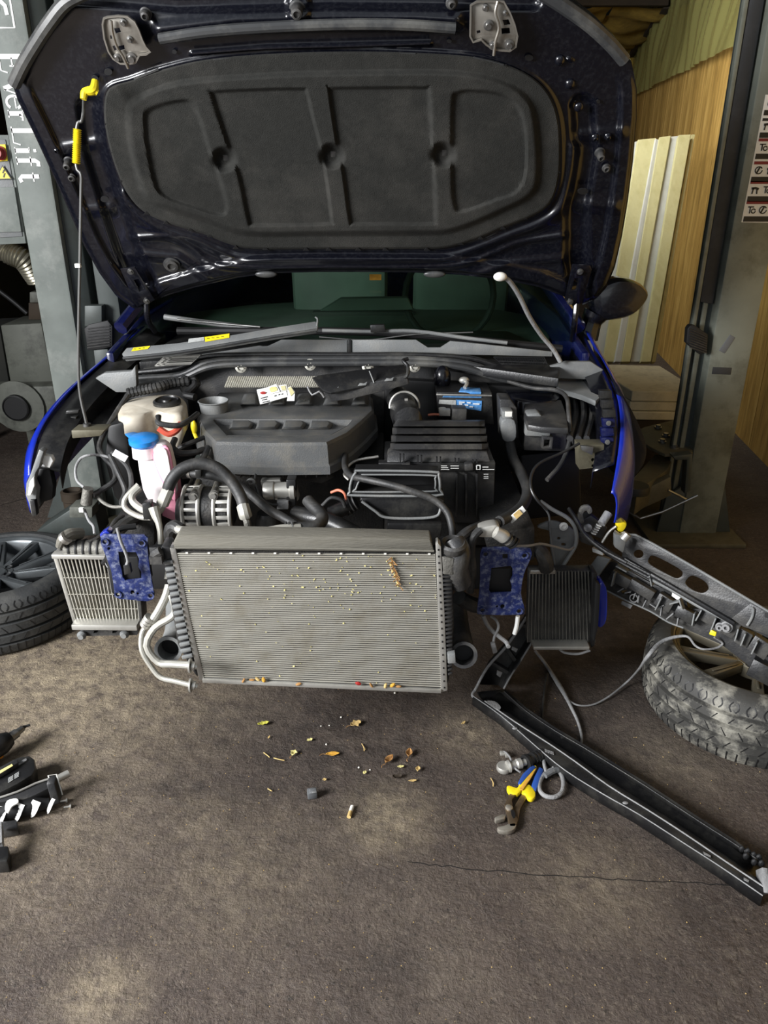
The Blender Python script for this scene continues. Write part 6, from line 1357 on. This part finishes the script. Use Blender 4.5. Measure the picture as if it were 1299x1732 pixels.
# lower beam on the floor
tops = [(854, 1166), (890, 1198), (940, 1232), (988, 1260), (1040, 1292), (1090, 1323), (1180, 1382), (1240, 1420), (1284, 1450)]
mid = [(820, 1186), (872, 1222), (925, 1256), (972, 1288), (1030, 1330), (1098, 1372), (1160, 1412), (1225, 1456), (1291, 1500)]
lows = [(800, 1178), (848, 1212), (905, 1262), (956, 1304), (1020, 1344), (1080, 1378), (1155, 1426), (1220, 1468), (1290, 1516)]
R1 = [GZ(x, y, .045) for x, y in tops]; R1b = [p+Vector((.006, .012, -.043)) for p in R1]
inn = [GZ(*mixp(a, b, .25), .012) for a, b in zip(tops, mid)]; inn2 = [GZ(*mixp(a, b, .8), .012) for a, b in zip(tops, mid)]
R3 = [GZ(x, y, .040) for x, y in mid]; R4 = [GZ(x, y, .034) for x, y in lows]; R4b = [p+Vector((0, 0, -.032)) for p in R4]
loft('lower_beam', 'black_plastic', [R1b, R1, [p+Vector((-.004, -.012, -.002)) for p in R1], inn, inn2, R3, R4, R4b], FC, .003, 'glossy black channel beam lying on the floor')
mb = MB(); mb.tube([p+Vector((0, 0, .002)) for p in R4], .0016, 8, 3); mb.build('beam_edge', 'cable_grey', FC)
mb = MB(); mb.tube([p+Vector((0, 0, .001)) for p in R3], .0022, 8, 3); mb.build('beam_edge', 'cable_grey', FC)
mb = MB(); mb.tube([p+Vector((-.004, -.012, .001)) for p in R1], .0014, 8, 3); mb.build('beam_edge', 'dark_plastic', FC)
line('corner_edge', 'cable_grey', [(803, 1168, 2.01), (799, 1174, 2.0), (802, 1180, 1.99), (822, 1194, 1.97), (848, 1211, 1.93)], .0045, FC)
pr('corner_gusset', 'black_plastic', FC, [(806, 1170), (850, 1166), (872, 1190), (850, 1208), (820, 1188)], PZ(.012), .006, .001)
for pts in ([(822, 1186), (836, 1186), (846, 1194), (845, 1200), (834, 1196)],):
    pr('corner_hole', 'cable_grey', FC, smooth2(pts, 3), PZ(.045), .001, 0)
for (x, y) in ((871, 1232), (1058, 1358)): mb = MB(); mb.ellipsoid(GZ(x, y, .040), (.008, .005, .002)); mb.build('beam_hole', 'cable_grey', FC)
pr('beam_slot', 'deep_black', FC, [(1188, 1438), (1202, 1446), (1202, 1452), (1190, 1446)], PZ(.042), .001, 0); pr('beam_slot', 'cable_grey', FC, [(1189, 1440), (1202, 1447), (1202, 1450), (1191, 1445)], PZ(.0425), .001, 0)
pr('beam_slot', 'cable_grey', FC, [(1258, 1484), (1267, 1489), (1266, 1492), (1258, 1488)], PZ(.042), .001, 0)
for k in range(6): mb = MB(); mb.beam(GZ(922+k*2.6, 1267+k*.9, .042), GZ(923+k*2.6, 1272+k*.9, .042), .0025, .001); mb.build('moulded_mark', 'cable_grey', FC)
for (x, y) in ((952, 1246), (1035, 1292), (888, 1200), (1188, 1390)): mb = MB(); mb.box(GZ(x, y, .04), (.012, .008, .008)); mb.build('beam_clip', 'black_plastic', FC, bevel=.001)
for k, (x, y) in enumerate(((1255, 1436), (1265, 1440), (1275, 1446), (1284, 1450), (1262, 1448), (1288, 1460), (1276, 1458))): mb = MB(); mb.ellipsoid(GZ(x, y, .045), (.008, .007, .010), 8, 6); mb.build('broken_clip', 'deep_black', FC)
mb = MB(); mb.beam(GZ(1288, 1470, .05), GZ(1292, 1512, .02), .012, .05, (0, 0, 1)); mb.build('beam_end', 'cable_grey', FC, bevel=.001)
# loom of the carrier: cable over the wheel and across the floor
def fl(name, m, pts, r, lab, cat, zs=None, grp=None, smooth=6):
    P = [GZ(x, y, z) if True else None for (x, y, z) in pts]; mb = MB(); mb.tube(P, r, 10, smooth); o = mb.build(name, m, None); return tag(o, lab, cat, grp)
c_ = fl('loom_cable', 'cable_grey', [(905, 1100, .05), (922, 1122, .012), (935, 1142, .010), (950, 1166, .010), (958, 1180, .009), (966, 1196, .009), (978, 1222, .008), (984, 1250, .008), (978, 1272, .008)], [.005, .0062, .008, .0062, .005, .0042, .0038], 'thick taped grey cable on the floor between front carrier and right wheel', 'cable', smooth=6)
fl('loom_cable', 'cable_grey', [(956, 1180, .009), (975, 1192, .008), (1002, 1192, .007), (1030, 1178, .012), (1062, 1152, .03), (1082, 1130, .14), (1096, 1110, .23), (1122, 1084, .25), (1160, 1076, .27), (1176, 1092, .27), (1190, 1098, .27), (1212, 1096, .27), (1222, 1088, .28), (1208, 1078, .30)], [.0034, .0028, .003, .0034, .007, .0036, .003, .0034, .003], 'thin grey cable rising from the floor over the dusty right tyre', 'cable')
fl('loom_cable', 'rubber', [(926, 1140, .010), (922, 1165, .007), (919, 1190, .007), (917, 1216, .008)], .004, 'short thin dark cable branch running down to the black beam', 'cable')
# ================================================================ LOOSE THINGS IN THE ENGINE BAY
SP_ = Plane(G(370, 580, 2.56), (0, -.6, .8))
ST = thing('loose_seal_trim', 'long grey plastic trim with yellow stickers lying across the scuttle panel', 'trim', G(370, 590, 2.56))
pr('trim_body', 'grey_plastic', ST, [(206, 598), (214, 588), (300, 580), (400, 565), (470, 553), (534, 543), (538, 551), (536, 560), (470, 570), (380, 585), (300, 598), (212, 608)], SP_, .012, .003, d=.01)
mb = MB(); mb.tube([SP_(x, y, .014) for x, y in ((208, 606), (300, 596), (380, 583), (470, 568), (536, 558))], .005, 8, 4); mb.build('trim_lip', 'seal_rubber', ST)
pr('yellow_sticker', 'yellow', ST, [(346, 570), (388, 564), (388, 571), (347, 578)], SP_, .001, 0, d=.012); pr('white_sticker', 'label_grey', ST, [(319, 573), (345, 570), (345, 576), (318, 580)], SP_, .001, 0, d=.012)
pr('yellow_sticker', 'yellow', ST, [(226, 588), (254, 585), (250, 590), (222, 594)], SP_, .001, 0, d=.012)
mb = MB()
for x in (352, 360, 368, 376): mb.box(SP_(x, 573-(x-346)*.13, .0125), (.008, .004, .001))
for x in (228, 236, 243): mb.box(SP_(x, 590-(x-228)*.1, .0125), (.006, .004, .001))
o = mb.build('sticker_print', 'label_black', ST, smooth=False); o['kind'] = 'stuff'
mb = MB(); mb.tube([SP_(536, 552, .01), SP_(537, 540, .016), SP_(533, 536, .02)], .003, 6, 3); mb.build('trim_hook', 'grey_plastic', ST)
DT = thing('air_duct_piece', 'broken black plastic duct piece lying across the back of the engine', 'duct', G(610, 650, 2.45))
pr('duct_top', 'black_plastic', DT, [(528, 638), (540, 634), (600, 626), (672, 617), (684, 616), (690, 636), (620, 652), (560, 664), (546, 660)], Plane(G(610, 640, 2.46), (0, -.5, .86)), .01, .003, d=.01)
pr('duct_front', 'dark_plastic', DT, [(546, 662), (600, 652), (688, 634), (692, 650), (640, 664), (590, 676), (560, 680), (550, 672)], 2.42, .03, .004)
mb = MB(); mb.beam(G(625, 628, 2.44), G(633, 648, 2.42), .003, .01, (0, -1, 0)); mb.build('duct_seam', 'grey_plastic', DT)
for (x, y) in ((565, 658), (613, 650), (658, 642)): pr('duct_notch', 'grey_plastic', DT, [(x-8, y+3), (x-4, y-2), (x+3, y-1), (x+8, y-4), (x+6, y+2)], 2.41, .006, .001)
line('duct_hook', 'black_plastic', [(676, 640, 2.44), (688, 636, 2.42), (690, 620, 2.44), (682, 610, 2.46), (690, 607, 2.47)], .006, DT)
mb = MB(); mb.tube([G(520, 654, 2.42), G(528, 668, 2.40), G(540, 662, 2.40), G(548, 672, 2.40)], .003, 6, 2); mb.build('duct_splinter', 'cable_grey', DT)
CT = thing('parts_carton', 'small white parts carton, flattened open, on the engine cover', 'carton', GZ(465, 668, .87))
CPp = Plane(GZ(460, 680, .862), (0, -.75, .66))
pr('carton_face', 'label_white', CT, [(434, 659), (452, 655), (456, 666), (484, 660), (487, 671), (440, 684)], CPp, .002, .0005)
pr('carton_face', 'label_white', CT, [(452, 655), (467, 649), (474, 662), (456, 667)], CPp, .002, .0005, d=.003); pr('carton_flap', 'leaf_yellow', CT, smooth2([(456, 656), (466, 654), (469, 660), (458, 663)], 2), CPp, .001, 0, d=.005)
pr('carton_flap', 'white', CT, [(471, 652), (484, 650), (487, 660), (475, 661)], CPp, .002, .0005, d=.004); pr('carton_flap', 'foam_board', CT, [(474, 653), (482, 652), (484, 659), (477, 660)], CPp, .001, 0, d=.006)
pr('carton_face', 'label_white', CT, [(485, 656), (492, 653), (499, 663), (498, 678), (485, 678), (487, 668)], CPp, .002, .0005, d=.002); pr('carton_flap', 'foam_board', CT, [(487, 656), (492, 654), (498, 664), (492, 670)], CPp, .001, 0, d=.004)
mb = MB(); mb.ellipsoid(CPp(445, 664.5, .003), (.010, .001, .005), 12, 6); mb.build('red_emblem', 'red', CT)
mb = MB()
for (x0, y0, x1, y1) in ((441, 674, 453, 671), (443, 677, 452, 675), (444, 681, 456, 678), (464, 670, 468, 669), (471, 668, 474, 667), (476, 667, 479, 666), (488, 675, 495, 674)): mb.ribbon([CPp(x0, y0, .0004), CPp(x1, y1, .0004)], .0035, CPp.N, .0004)
o = mb.build('carton_print', 'label_black', CT, smooth=False); o['kind'] = 'stuff'

# ================================================================ THINGS ON THE FLOOR
# pliers
def g0(x, y, z=.01): return GZ(x, y, z)
PL = thing('slip_joint_pliers', 'rusty slip joint pliers with blue and yellow handles below the black beam', 'pliers', g0(880, 1360, 0))
def flat(name, m, pts, z0, h, par, bev=.002, lab=None, k=0): return pr(name, m, par, smooth2(pts, k) if k else pts, PZ(z0+h), h, bev, lab)
flat('jaw_arm', 'plier_steel', [(862, 1342), (872, 1334), (876, 1340), (866, 1352), (870, 1376), (877, 1386), (872, 1398), (862, 1398), (858, 1380), (853, 1360)], .006, .010, PL, .002)
flat('jaw_arm', 'plier_steel', [(884, 1340), (892, 1346), (880, 1368), (876, 1392), (870, 1398), (868, 1384), (868, 1366)], .002, .010, PL, .002)
flat('jaw', 'plier_jaw', [(841, 1398), (852, 1396), (862, 1392), (874, 1392), (870, 1402), (858, 1406), (844, 1404)], .002, .014, PL, .003, 'bright hooked lower jaw', 2)
flat('jaw', 'plier_jaw', [(836, 1382), (850, 1376), (856, 1378), (854, 1384), (838, 1388)], .004, .014, PL, .003, 'bright upper jaw')
mb = MB(); mb.lathe([(.010, 0), (.010, .004), (.007, .006), (0, .006)], g0(861, 1367, .016), (0, 0, 1), 16); mb.build('pivot_bolt', 'plier_jaw', PL)
flat('slip_slot', 'deep_black', smooth2([(864, 1372), (869, 1370), (872, 1380), (868, 1384)], 2), .0165, .0008, PL, 0)
flat('handle_grip', 'yellow', [(857, 1330), (862, 1328), (874, 1332), (878, 1326), (886, 1310), (900, 1296), (908, 1296), (896, 1316), (884, 1332), (876, 1342), (862, 1340)], .006, .014, PL, .004, 'yellow grip', 2)
flat('handle_grip', 'yellow', [(886, 1330), (896, 1326), (906, 1340), (903, 1350), (894, 1350), (888, 1342), (882, 1340)], .004, .014, PL, .004, 'yellow guard', 2)
flat('handle_grip', 'handle_blue', [(876, 1322), (884, 1308), (900, 1293), (908, 1296), (890, 1316), (880, 1328)], .010, .012, PL, .004, 'blue outer grip')
flat('handle_grip', 'handle_blue', [(898, 1330), (904, 1312), (912, 1296), (920, 1300), (914, 1320), (906, 1338)], .004, .014, PL, .004, 'blue outer grip')
flat('handle_core', 'leaf_ochre', [(878, 1334), (894, 1312), (908, 1298), (898, 1316), (884, 1336)], .018, .004, PL, .001)
# sensor plug and looped harness
HS = thing('sensor_harness', 'grey wiring harness with silver connector and cable loop beside the pliers', 'wiring harness', g0(930, 1310, 0))
mb = MB(); mb.tube([g0(x, y, .012) for x, y in ((940, 1300), (925, 1306), (914, 1320), (913, 1336), (922, 1346), (938, 1348), (950, 1340), (953, 1324), (948, 1308), (936, 1300))], .0062, 10, 5, closed=True); mb.build('cable_loop', 'cable_grey', HS)
mb = MB(); mb.tube([g0(x, y, z) for x, y, z in ((922, 1312, .02), (936, 1304, .022), (950, 1300, .018), (962, 1292, .02))], .008, 10, 4); mb.build('taped_joint', 'tape', HS)
mb = MB(); mb.tube([g0(x, y, .014) for x, y in ((918, 1270, ), (920, 1290), (924, 1308))], .005, 8, 4); mb.build('cable_branch', 'cable_grey', HS)
mb = MB(); mb.tube([g0(x, y, .02) for x, y in ((888, 1288), (900, 1282), (918, 1276), (930, 1272))], .016, 12, 4); mb.build('corrugated_sleeve', 'rubber', HS)
for k in range(5): mb = MB(); p = g0(901+k*5, 1283-k*2.2, .02); q = g0(903+k*5, 1282-k*2.2, .02); mb.cyl(p, q, .018); mb.build('sleeve_ring', 'black_plastic', HS)
mb = MB(); mb.lathe([(0, 0), (.016, 0), (.018, .006), (.012, .012), (.012, .026), (.015, .03), (.015, .042), (.010, .046), (.010, .056), (0, .056)], g0(858, 1297, .018), Vector((1, .3, .05)), 20); mb.build('sensor_head', 'bright_alu', HS)
mb = MB(); mb.lathe([(0, 0), (.019, 0), (.021, .004), (.021, .012), (.019, .016), (0, .016)], g0(852, 1302, .004), (0, 0, 1), 20); mb.build('sensor_face', 'bright_alu', HS)
mb = MB(); mb.cyl(g0(889, 1290, .02), g0(893, 1288, .02), .022); mb.build('sensor_collar', 'deep_black', HS)
mb = MB(); mb.tube([g0(x, y, z) for x, y, z in ((846, 1272, .008), (854, 1272, .012), (862, 1280, .02), (870, 1298, .02), (880, 1306, .012))], .0028, 8, 4); mb.build('thin_wire', 'cable_grey', HS)
mb = MB(); mb.box(g0(850, 1274, .008), (.016, .012, .010)); mb.box(g0(858, 1278, .010), (.012, .010, .010)); mb.build('wire_plug', 'bright_alu', HS, bevel=.002)
# left tools
DR = thing('power_drill', 'power drill with steel chuck and long bit cut off by the left photo edge', 'drill', g0(5, 1260, 0))
dz = .05
mb = MB(); mb.cyl(G(14, 1250, GZ(14, 1250, dz).y), GZ(28, 1240, dz), .015, .014); mb.cyl(GZ(28, 1240, dz), GZ(38, 1232, dz), .011, .009); mb.build('chuck', 'steel', DR)
mb = MB(); mb.cyl(GZ(38, 1232, dz), GZ(42, 1229, dz), .006, .005); mb.cyl(GZ(42, 1229, dz), GZ(51, 1226, dz), .0035); mb.build('drill_bit', 'dark_cast', DR)
mb = MB(); mb.tube([GZ(16, 1249, dz), GZ(2, 1258, dz), GZ(-24, 1272, dz), GZ(-60, 1290, dz)], [.022, .032, .034, .034], 16, 4); mb.build('drill_body', 'black_plastic', DR)
mb = MB(); mb.tube([GZ(-30, 1275, dz), GZ(-45, 1310, .035), GZ(-60, 1340, .03)], .022, 12, 4); mb.build('drill_grip', 'dark_plastic', DR)
mb = MB(); mb.ellipsoid(GZ(0, 1278, .02), (.010, .008, .010)); mb.build('trigger_switch', 'orange', DR)
BX = thing('battery_pack', 'black tool battery pack with small grey print at the left photo edge', 'battery pack', g0(25, 1320, 0))
def slab(name, m, par, pts, z, h, bev=.004, lab=None): return pr(name, m, par, pts, PZ(z), h, bev, lab)
slab('pack_body', 'black_plastic', BX, [(-30, 1316), (30, 1280), (50, 1277), (58, 1283), (60, 1300), (54, 1310), (30, 1325), (-10, 1345)], .06, .058, .006)
slab('pack_rail', 'dark_plastic', BX, [(-20, 1308), (24, 1284), (30, 1284), (30, 1290), (-14, 1316)], .075, .015, .002)
slab('pack_rail', 'cable_grey', BX, [(28, 1291), (44, 1282), (46, 1285), (30, 1294)], .064, .004, .001)
slab('pack_stripe', 'leaf_yellow', BX, [(-20, 1314), (20, 1292), (22, 1295), (-16, 1318)], .0765, .001, 0)
mb = MB()
pfc = [GZ(12, 1316, .04), GZ(34, 1304, .04)]
for k in range(4):
    a = GZ(14, 1317+k*2.2, .062); b = GZ(32, 1306+k*2.2, .062); mb.ribbon([a, a.lerp(b, .45)], .0022, (0, 0, 1), .0008); mb.ribbon([a.lerp(b, .58), b], .0022, (0, 0, 1), .0008)
o = mb.build('pack_print', 'label_grey', BX, smooth=False); o['kind'] = 'stuff'
BF = thing('clamp_frame', 'black frame bracket with chrome tube and white striped roller at the left photo edge', 'bracket', g0(60, 1350, 0))
slab('frame_bar', 'dark_plastic', BF, [(-10, 1352), (30, 1340), (60, 1325), (84, 1318), (88, 1330), (60, 1344), (30, 1356), (-10, 1368)], .05, .03, .003)
mb = MB(); mb.tube([GZ(x, y, .054) for x, y in ((-10, 1352), (30, 1339), (60, 1325), (84, 1317))], .003, 8, 2); mb.build('frame_edge', 'bright_alu', BF)
P = [GZ(82, 1312, .08), GZ(96, 1310, .08), GZ(106, 1344, .03), GZ(92, 1349, .03)]
mb = MB(); mb.prism(P, (0, -.02, -.01)); mb.build('frame_end', 'black_plastic', BF, bevel=.003)
mb = MB(); mb.ribbon(P, .004, (0, -.6, .8), .003, closed=True); mb.build('frame_edge', 'bright_alu', BF)
mb = MB(); mb.cyl(GZ(96, 1318, .05), GZ(116, 1308, .05), .010, n=20); mb.build('chrome_tube', 'bright_alu', BF)
mb = MB(); mb.tube([GZ(-20, 1378, .028), GZ(30, 1368, .028), GZ(60, 1362, .026), GZ(84, 1358, .024)], [.026, .024, .02, .012], 18, 3); RL = mb.build('roller', 'deep_black', BF)
for (x, y, w_) in ((6, 1372, 14), (34, 1366, 13), (60, 1361, 12), (88, 1357, 6)):
    mb = MB(); Q = []
    for k in range(9):
        a = -1.25+k*2.0/8*1.1; c = GZ(x+(k-4)*2.1, y-(k-4)*.9, .028); r = .0265 if x < 50 else .022
        Q.append(c+Vector((0, -math.cos(a)*r, math.sin(a)*r)))
    mb.ribbon(Q, .024 if w_ > 6 else .010, (0, -.8, .6), .0015); mb.build('white_stripe', 'label_white', BF)
slab('white_shoulder', 'label_white', BF, smooth2([(8, 1368), (12, 1354), (28, 1350), (31, 1357), (20, 1364), (14, 1374)], 3), .058, .004, .001)
BK = thing('tool_stand', 'black plastic stand foot standing at the left photo edge, lowest of the left tools', 'stand', g0(5, 1440, 0))
slab('stand_foot', 'black_plastic', BK, [(-20, 1432), (14, 1430), (15, 1448), (12, 1456), (-20, 1458)], .04, .04, .004)
mb = MB(); mb.beam(GZ(2, 1396, .05), GZ(3, 1432, .04), .006, .03); mb.build('stand_rod', 'cable_grey', BK)
slab('stand_arm', 'dark_plastic', BK, [(-20, 1392), (28, 1386), (30, 1400), (-20, 1408)], .03, .026, .003)
for i, (x, y, lab) in enumerate(((116, 1364, 'small bright screw lying lowest, right of the striped roller'), (110, 1354, 'small bright screw just below the chrome tube'))):
    mb = MB(); a = GZ(x-8, y+1.5, .004); b = GZ(x+2, y, .004); mb.cyl(a, b, .0022, .003, 8); mb.cyl(b, b+(b-a).normalized()*.004, .0062, n=10); o = mb.build('screw', 'bright_alu', None); tag(o, lab, 'screw')
# cap, cigarette end
CPo = thing('socket_cap', 'grey blue square plastic cap on the bare floor below the radiator', 'cap', g0(528, 1341, 0))
R = Matrix.Rotation(.2, 3, 'Z')
mb = MB(); mb.box(g0(528, 1342, .012), (.026, .022, .022), R); mb.build('cap_body', 'magnet', CPo, bevel=.003)
mb = MB(); mb.box(g0(529, 1338, .024), (.020, .016, .003), R); mb.build('cap_rim', 'tape', CPo, bevel=.001)
CG = thing('cigarette_end', 'cigarette end with white tip lying below the fallen leaves', 'cigarette end', g0(593, 1372, 0))
mb = MB(); mb.cyl(g0(590, 1382, .005), g0(593, 1373, .005), .0055); mb.build('filter', 'leaf_tan', CG)
mb = MB(); mb.cyl(g0(593, 1373, .005), g0(596, 1364, .005), .0053); mb.build('paper_tip', 'white', CG)
# leaves
def leaf(x, y, L_, W_, rot, m, lab, curl=.5, lobes=0, stem=True, z=.002, nm='dry_leaf'):
    c = GZ(x, y, z); n = 10; vs = []; fs = []
    for i in range(n+1):
        t = i/n; w_ = W_*math.sin(PI*min(1, t*1.02+.0001))**.7*(1+(.35*math.sin(t*PI*lobes) if lobes else 0))
        for s_ in (-1, -.5, 0, .5, 1):
            p = Vector(((t-.5)*L_, s_*w_/2, .002+curl*(abs(s_)**1.5)*W_*.35+curl*.25*L_*(t-.5)**2+random.uniform(0, .0015)))
            vs.append(p)
    for i in range(n):
        for j in range(4): a = i*5+j; fs.append((a, a+1, a+6, a+5))
    R = Matrix.Rotation(rot, 3, 'Z'); vs = [c+R @ v for v in vs]
    root = thing(nm, lab, 'leaf', c, 'fallen leaves on the concrete')
    mb = MB(); mb.add(vs, fs); o = mb.build('leaf_blade', m, root, ang=80); md = o.modifiers.new('s', 'SOLIDIFY'); md.thickness = .0006
    if stem:
        mb = MB(); mb.tube([c+R @ Vector((-.5*L_, 0, .004)), c+R @ Vector((-.75*L_, .004, .003)), c+R @ Vector((-.95*L_, 0, .002))], .0008, 6, 3); mb.build('leaf_stalk', 'leaf_brown', root)
    return root
leaf(602, 1226, .036, .026, .5, 'leaf_tan', 'pale lobed leaf with dark veins, first below the radiator', .5, 5)
leaf(563, 1277, .040, .017, .1, 'leaf_ochre', 'bright ochre oval leaf in the middle of the bare floor', .5)
leaf(497, 1276, .022, .018, 1.2, 'leaf_yellow', 'crumpled cream leaf left of the ochre leaf', .9, 4)
leaf(524, 1253, .018, .012, .4, 'leaf_yellow', 'tiny cream leaf scrap above the crumpled cream leaf', .5, 3, False)
leaf(692, 1277, .032, .020, 1.4, 'leaf_brown', 'brown folded leaf standing at the right of the leaf litter', 1.2)
leaf(658, 1288, .036, .020, .9, 'leaf_brown', 'dark curled leaf with long stalk left of the brown folded leaf', 1.3)
leaf(678, 1298, .020, .010, .1, 'leaf_yellow', 'narrow yellow leaf scrap between the two curled brown leaves', .4, 0, False)
leaf(707, 1303, .018, .014, 1.4, 'leaf_tan', 'small pale leaf scrap rightmost of the leaf litter', 1.0, 0, False)
leaf(672, 1316, .030, .016, .3, 'timber_dark', 'blackened leaf scrap below the dark curled leaf', 1.0, 3, False)
leaf(698, 1322, .024, .008, .1, 'leaf_tan', 'thin tan leaf strip lowest of the leaf litter', .6, 0, False)
leaf(617, 1308, .014, .010, 1.2, 'leaf_yellow', 'tiny triangular yellow scrap above the cigarette end', .4, 0, False)
leaf(549, 1320, .012, .010, .2, 'leaf_tan', 'tiny tan scrap just above the square grey cap', .4, 0, False)
leaf(446, 1226, .036, .016, .3, 'leaf_green', 'yellow green moss like leaf tuft, leftmost below the radiator', .9, 6, False)
leaf(455, 1248, .014, .006, 1.3, 'leaf_tan', 'tiny tan sliver below the yellow green tuft', .3, 0, False)
leaf(784, 1224, .020, .008, .9, 'leaf_tan', 'small tan husk on the floor left of the black beam corner', .6, 0, False)
leaf(584, 1165, .026, .024, .3, 'leaf_tan', 'pale crumpled leaf on the floor edge right under the radiator', .9, 5)
RL_ = thing('dry_sprig', 'dry brown sprig caught on the upper right of the radiator', 'dried plant', RPp(670, 965, .01))
mb = MB(); mb.tube([RPp(x, y, .008) for x, y in ((662, 943), (665, 958), (670, 972), (674, 990))], .0018, 6, 4)
for k in range(14):
    t = k/13; x, y = mixp((662, 943), (675, 990), t); s_ = 1 if k % 2 else -1; mb.tube([RPp(x, y, .008), RPp(x+s_*random.uniform(3, 8), y+random.uniform(2, 10), .014)], .0012, 5, 1)
mb.build('sprig_stem', 'leaf_brown', RL_)
for (x, y) in ((661, 955), (668, 975), (673, 988), (664, 966)):
    mb = MB(); mb.ellipsoid(RPp(x, y, .009), (.0032, .002, .006), 8, 6); mb.build('sprig_husk', 'leaf_tan', RL_)
# litter caught along the radiator sill
for k, (x, y, m) in enumerate(((426, 1150, 'leaf_brown'), (436, 1149, 'leaf_tan'), (446, 1150, 'leaf_ochre'), (412, 1151, 'leaf_brown'), (505, 1157, 'leaf_brown'), (606, 1156, 'red'), (628, 1159, 'leaf_brown'), (652, 1160, 'leaf_tan'), (664, 1159, 'leaf_ochre'), (674, 1161, 'leaf_brown'))):
    mb = MB(); mb.ellipsoid(RPp(x, y, .012), (.009, .004, .0035+.001*(k % 3)), 7, 5, Matrix.Rotation(k*.7, 3, 'Y')); mb.build('sill_litter', m, RAD)
# sticks and small stones
for k, (x0, y0, x1, y1, lab) in enumerate(((446, 1273, 456, 1281, 'short twig upper left of the bare floor, left of the curved twig'), (463, 1282, 481, 1286, 'curved pale twig left of the crumpled cream leaf'), (612, 1258, 616, 1270, 'hooked twig right of the ochre leaf'), (453, 1334, 460, 1338, 'short grey twig left of the square grey cap'), (830, 1316, 834, 1330, 'tiny curved straw left of the pliers'))):
    mb = MB(); a, b = GZ(x0, y0, .003), GZ(x1, y1, .003); mb.tube([a, a.lerp(b, .5)+Vector((.003, -.004, .002)), b], .0014, 6, 3); o = mb.build('twig', 'leaf_tan', None); tag(o, lab, 'twig', 'twigs on the floor')
ST_ = [(668, 1172, 5, 'white pebble just below the radiator right of centre'), (552, 1259, 4, 'white pebble above the ochre leaf'), (577, 1213, 4, 'white pebble left of the pale lobed leaf'), (607, 1298, 4, 'white pebble right of the ochre leaf, above the yellow scrap'), (626, 1302, 3, 'white pebble left of the dark curled leaf stalk'), (740, 1171, 4, 'white pebble under the right end of the radiator'), (557, 1227, 3, 'elongated pale chip above the ochre leaf'), (543, 1228, 3, 'pale chip left of the elongated pale chip')]
for (x, y, s_, lab) in ST_:
    mb = MB(); r = s_*.00075; mb.ellipsoid(GZ(x, y, r*.6), (r*1.2, r, r*.8), 8, 6, Matrix.Rotation(x*.1, 3, 'Z')); o = mb.build('pebble', 'stone_white', None); tag(o, lab, 'pebble', 'pebbles on the floor')
mb = MB()
for k in range(420):      # loose grit over the concrete
    x, y = random.uniform(0, 1299), random.uniform(1180, 1731)
    p = GZ(x, y, 0); r = random.uniform(.0008, .0022); n0 = len(mb.v)
    mb.add([p+Vector((r, 0, 0)), p+Vector((-r*.5, r*.9, 0)), p+Vector((-r*.5, -r*.9, 0)), p+Vector((0, 0, r*.9))], [(0, 1, 3), (1, 2, 3), (2, 0, 3)])
o = mb.build('grit', 'leaf_tan', FLOOR, smooth=False); o['kind'] = 'stuff'
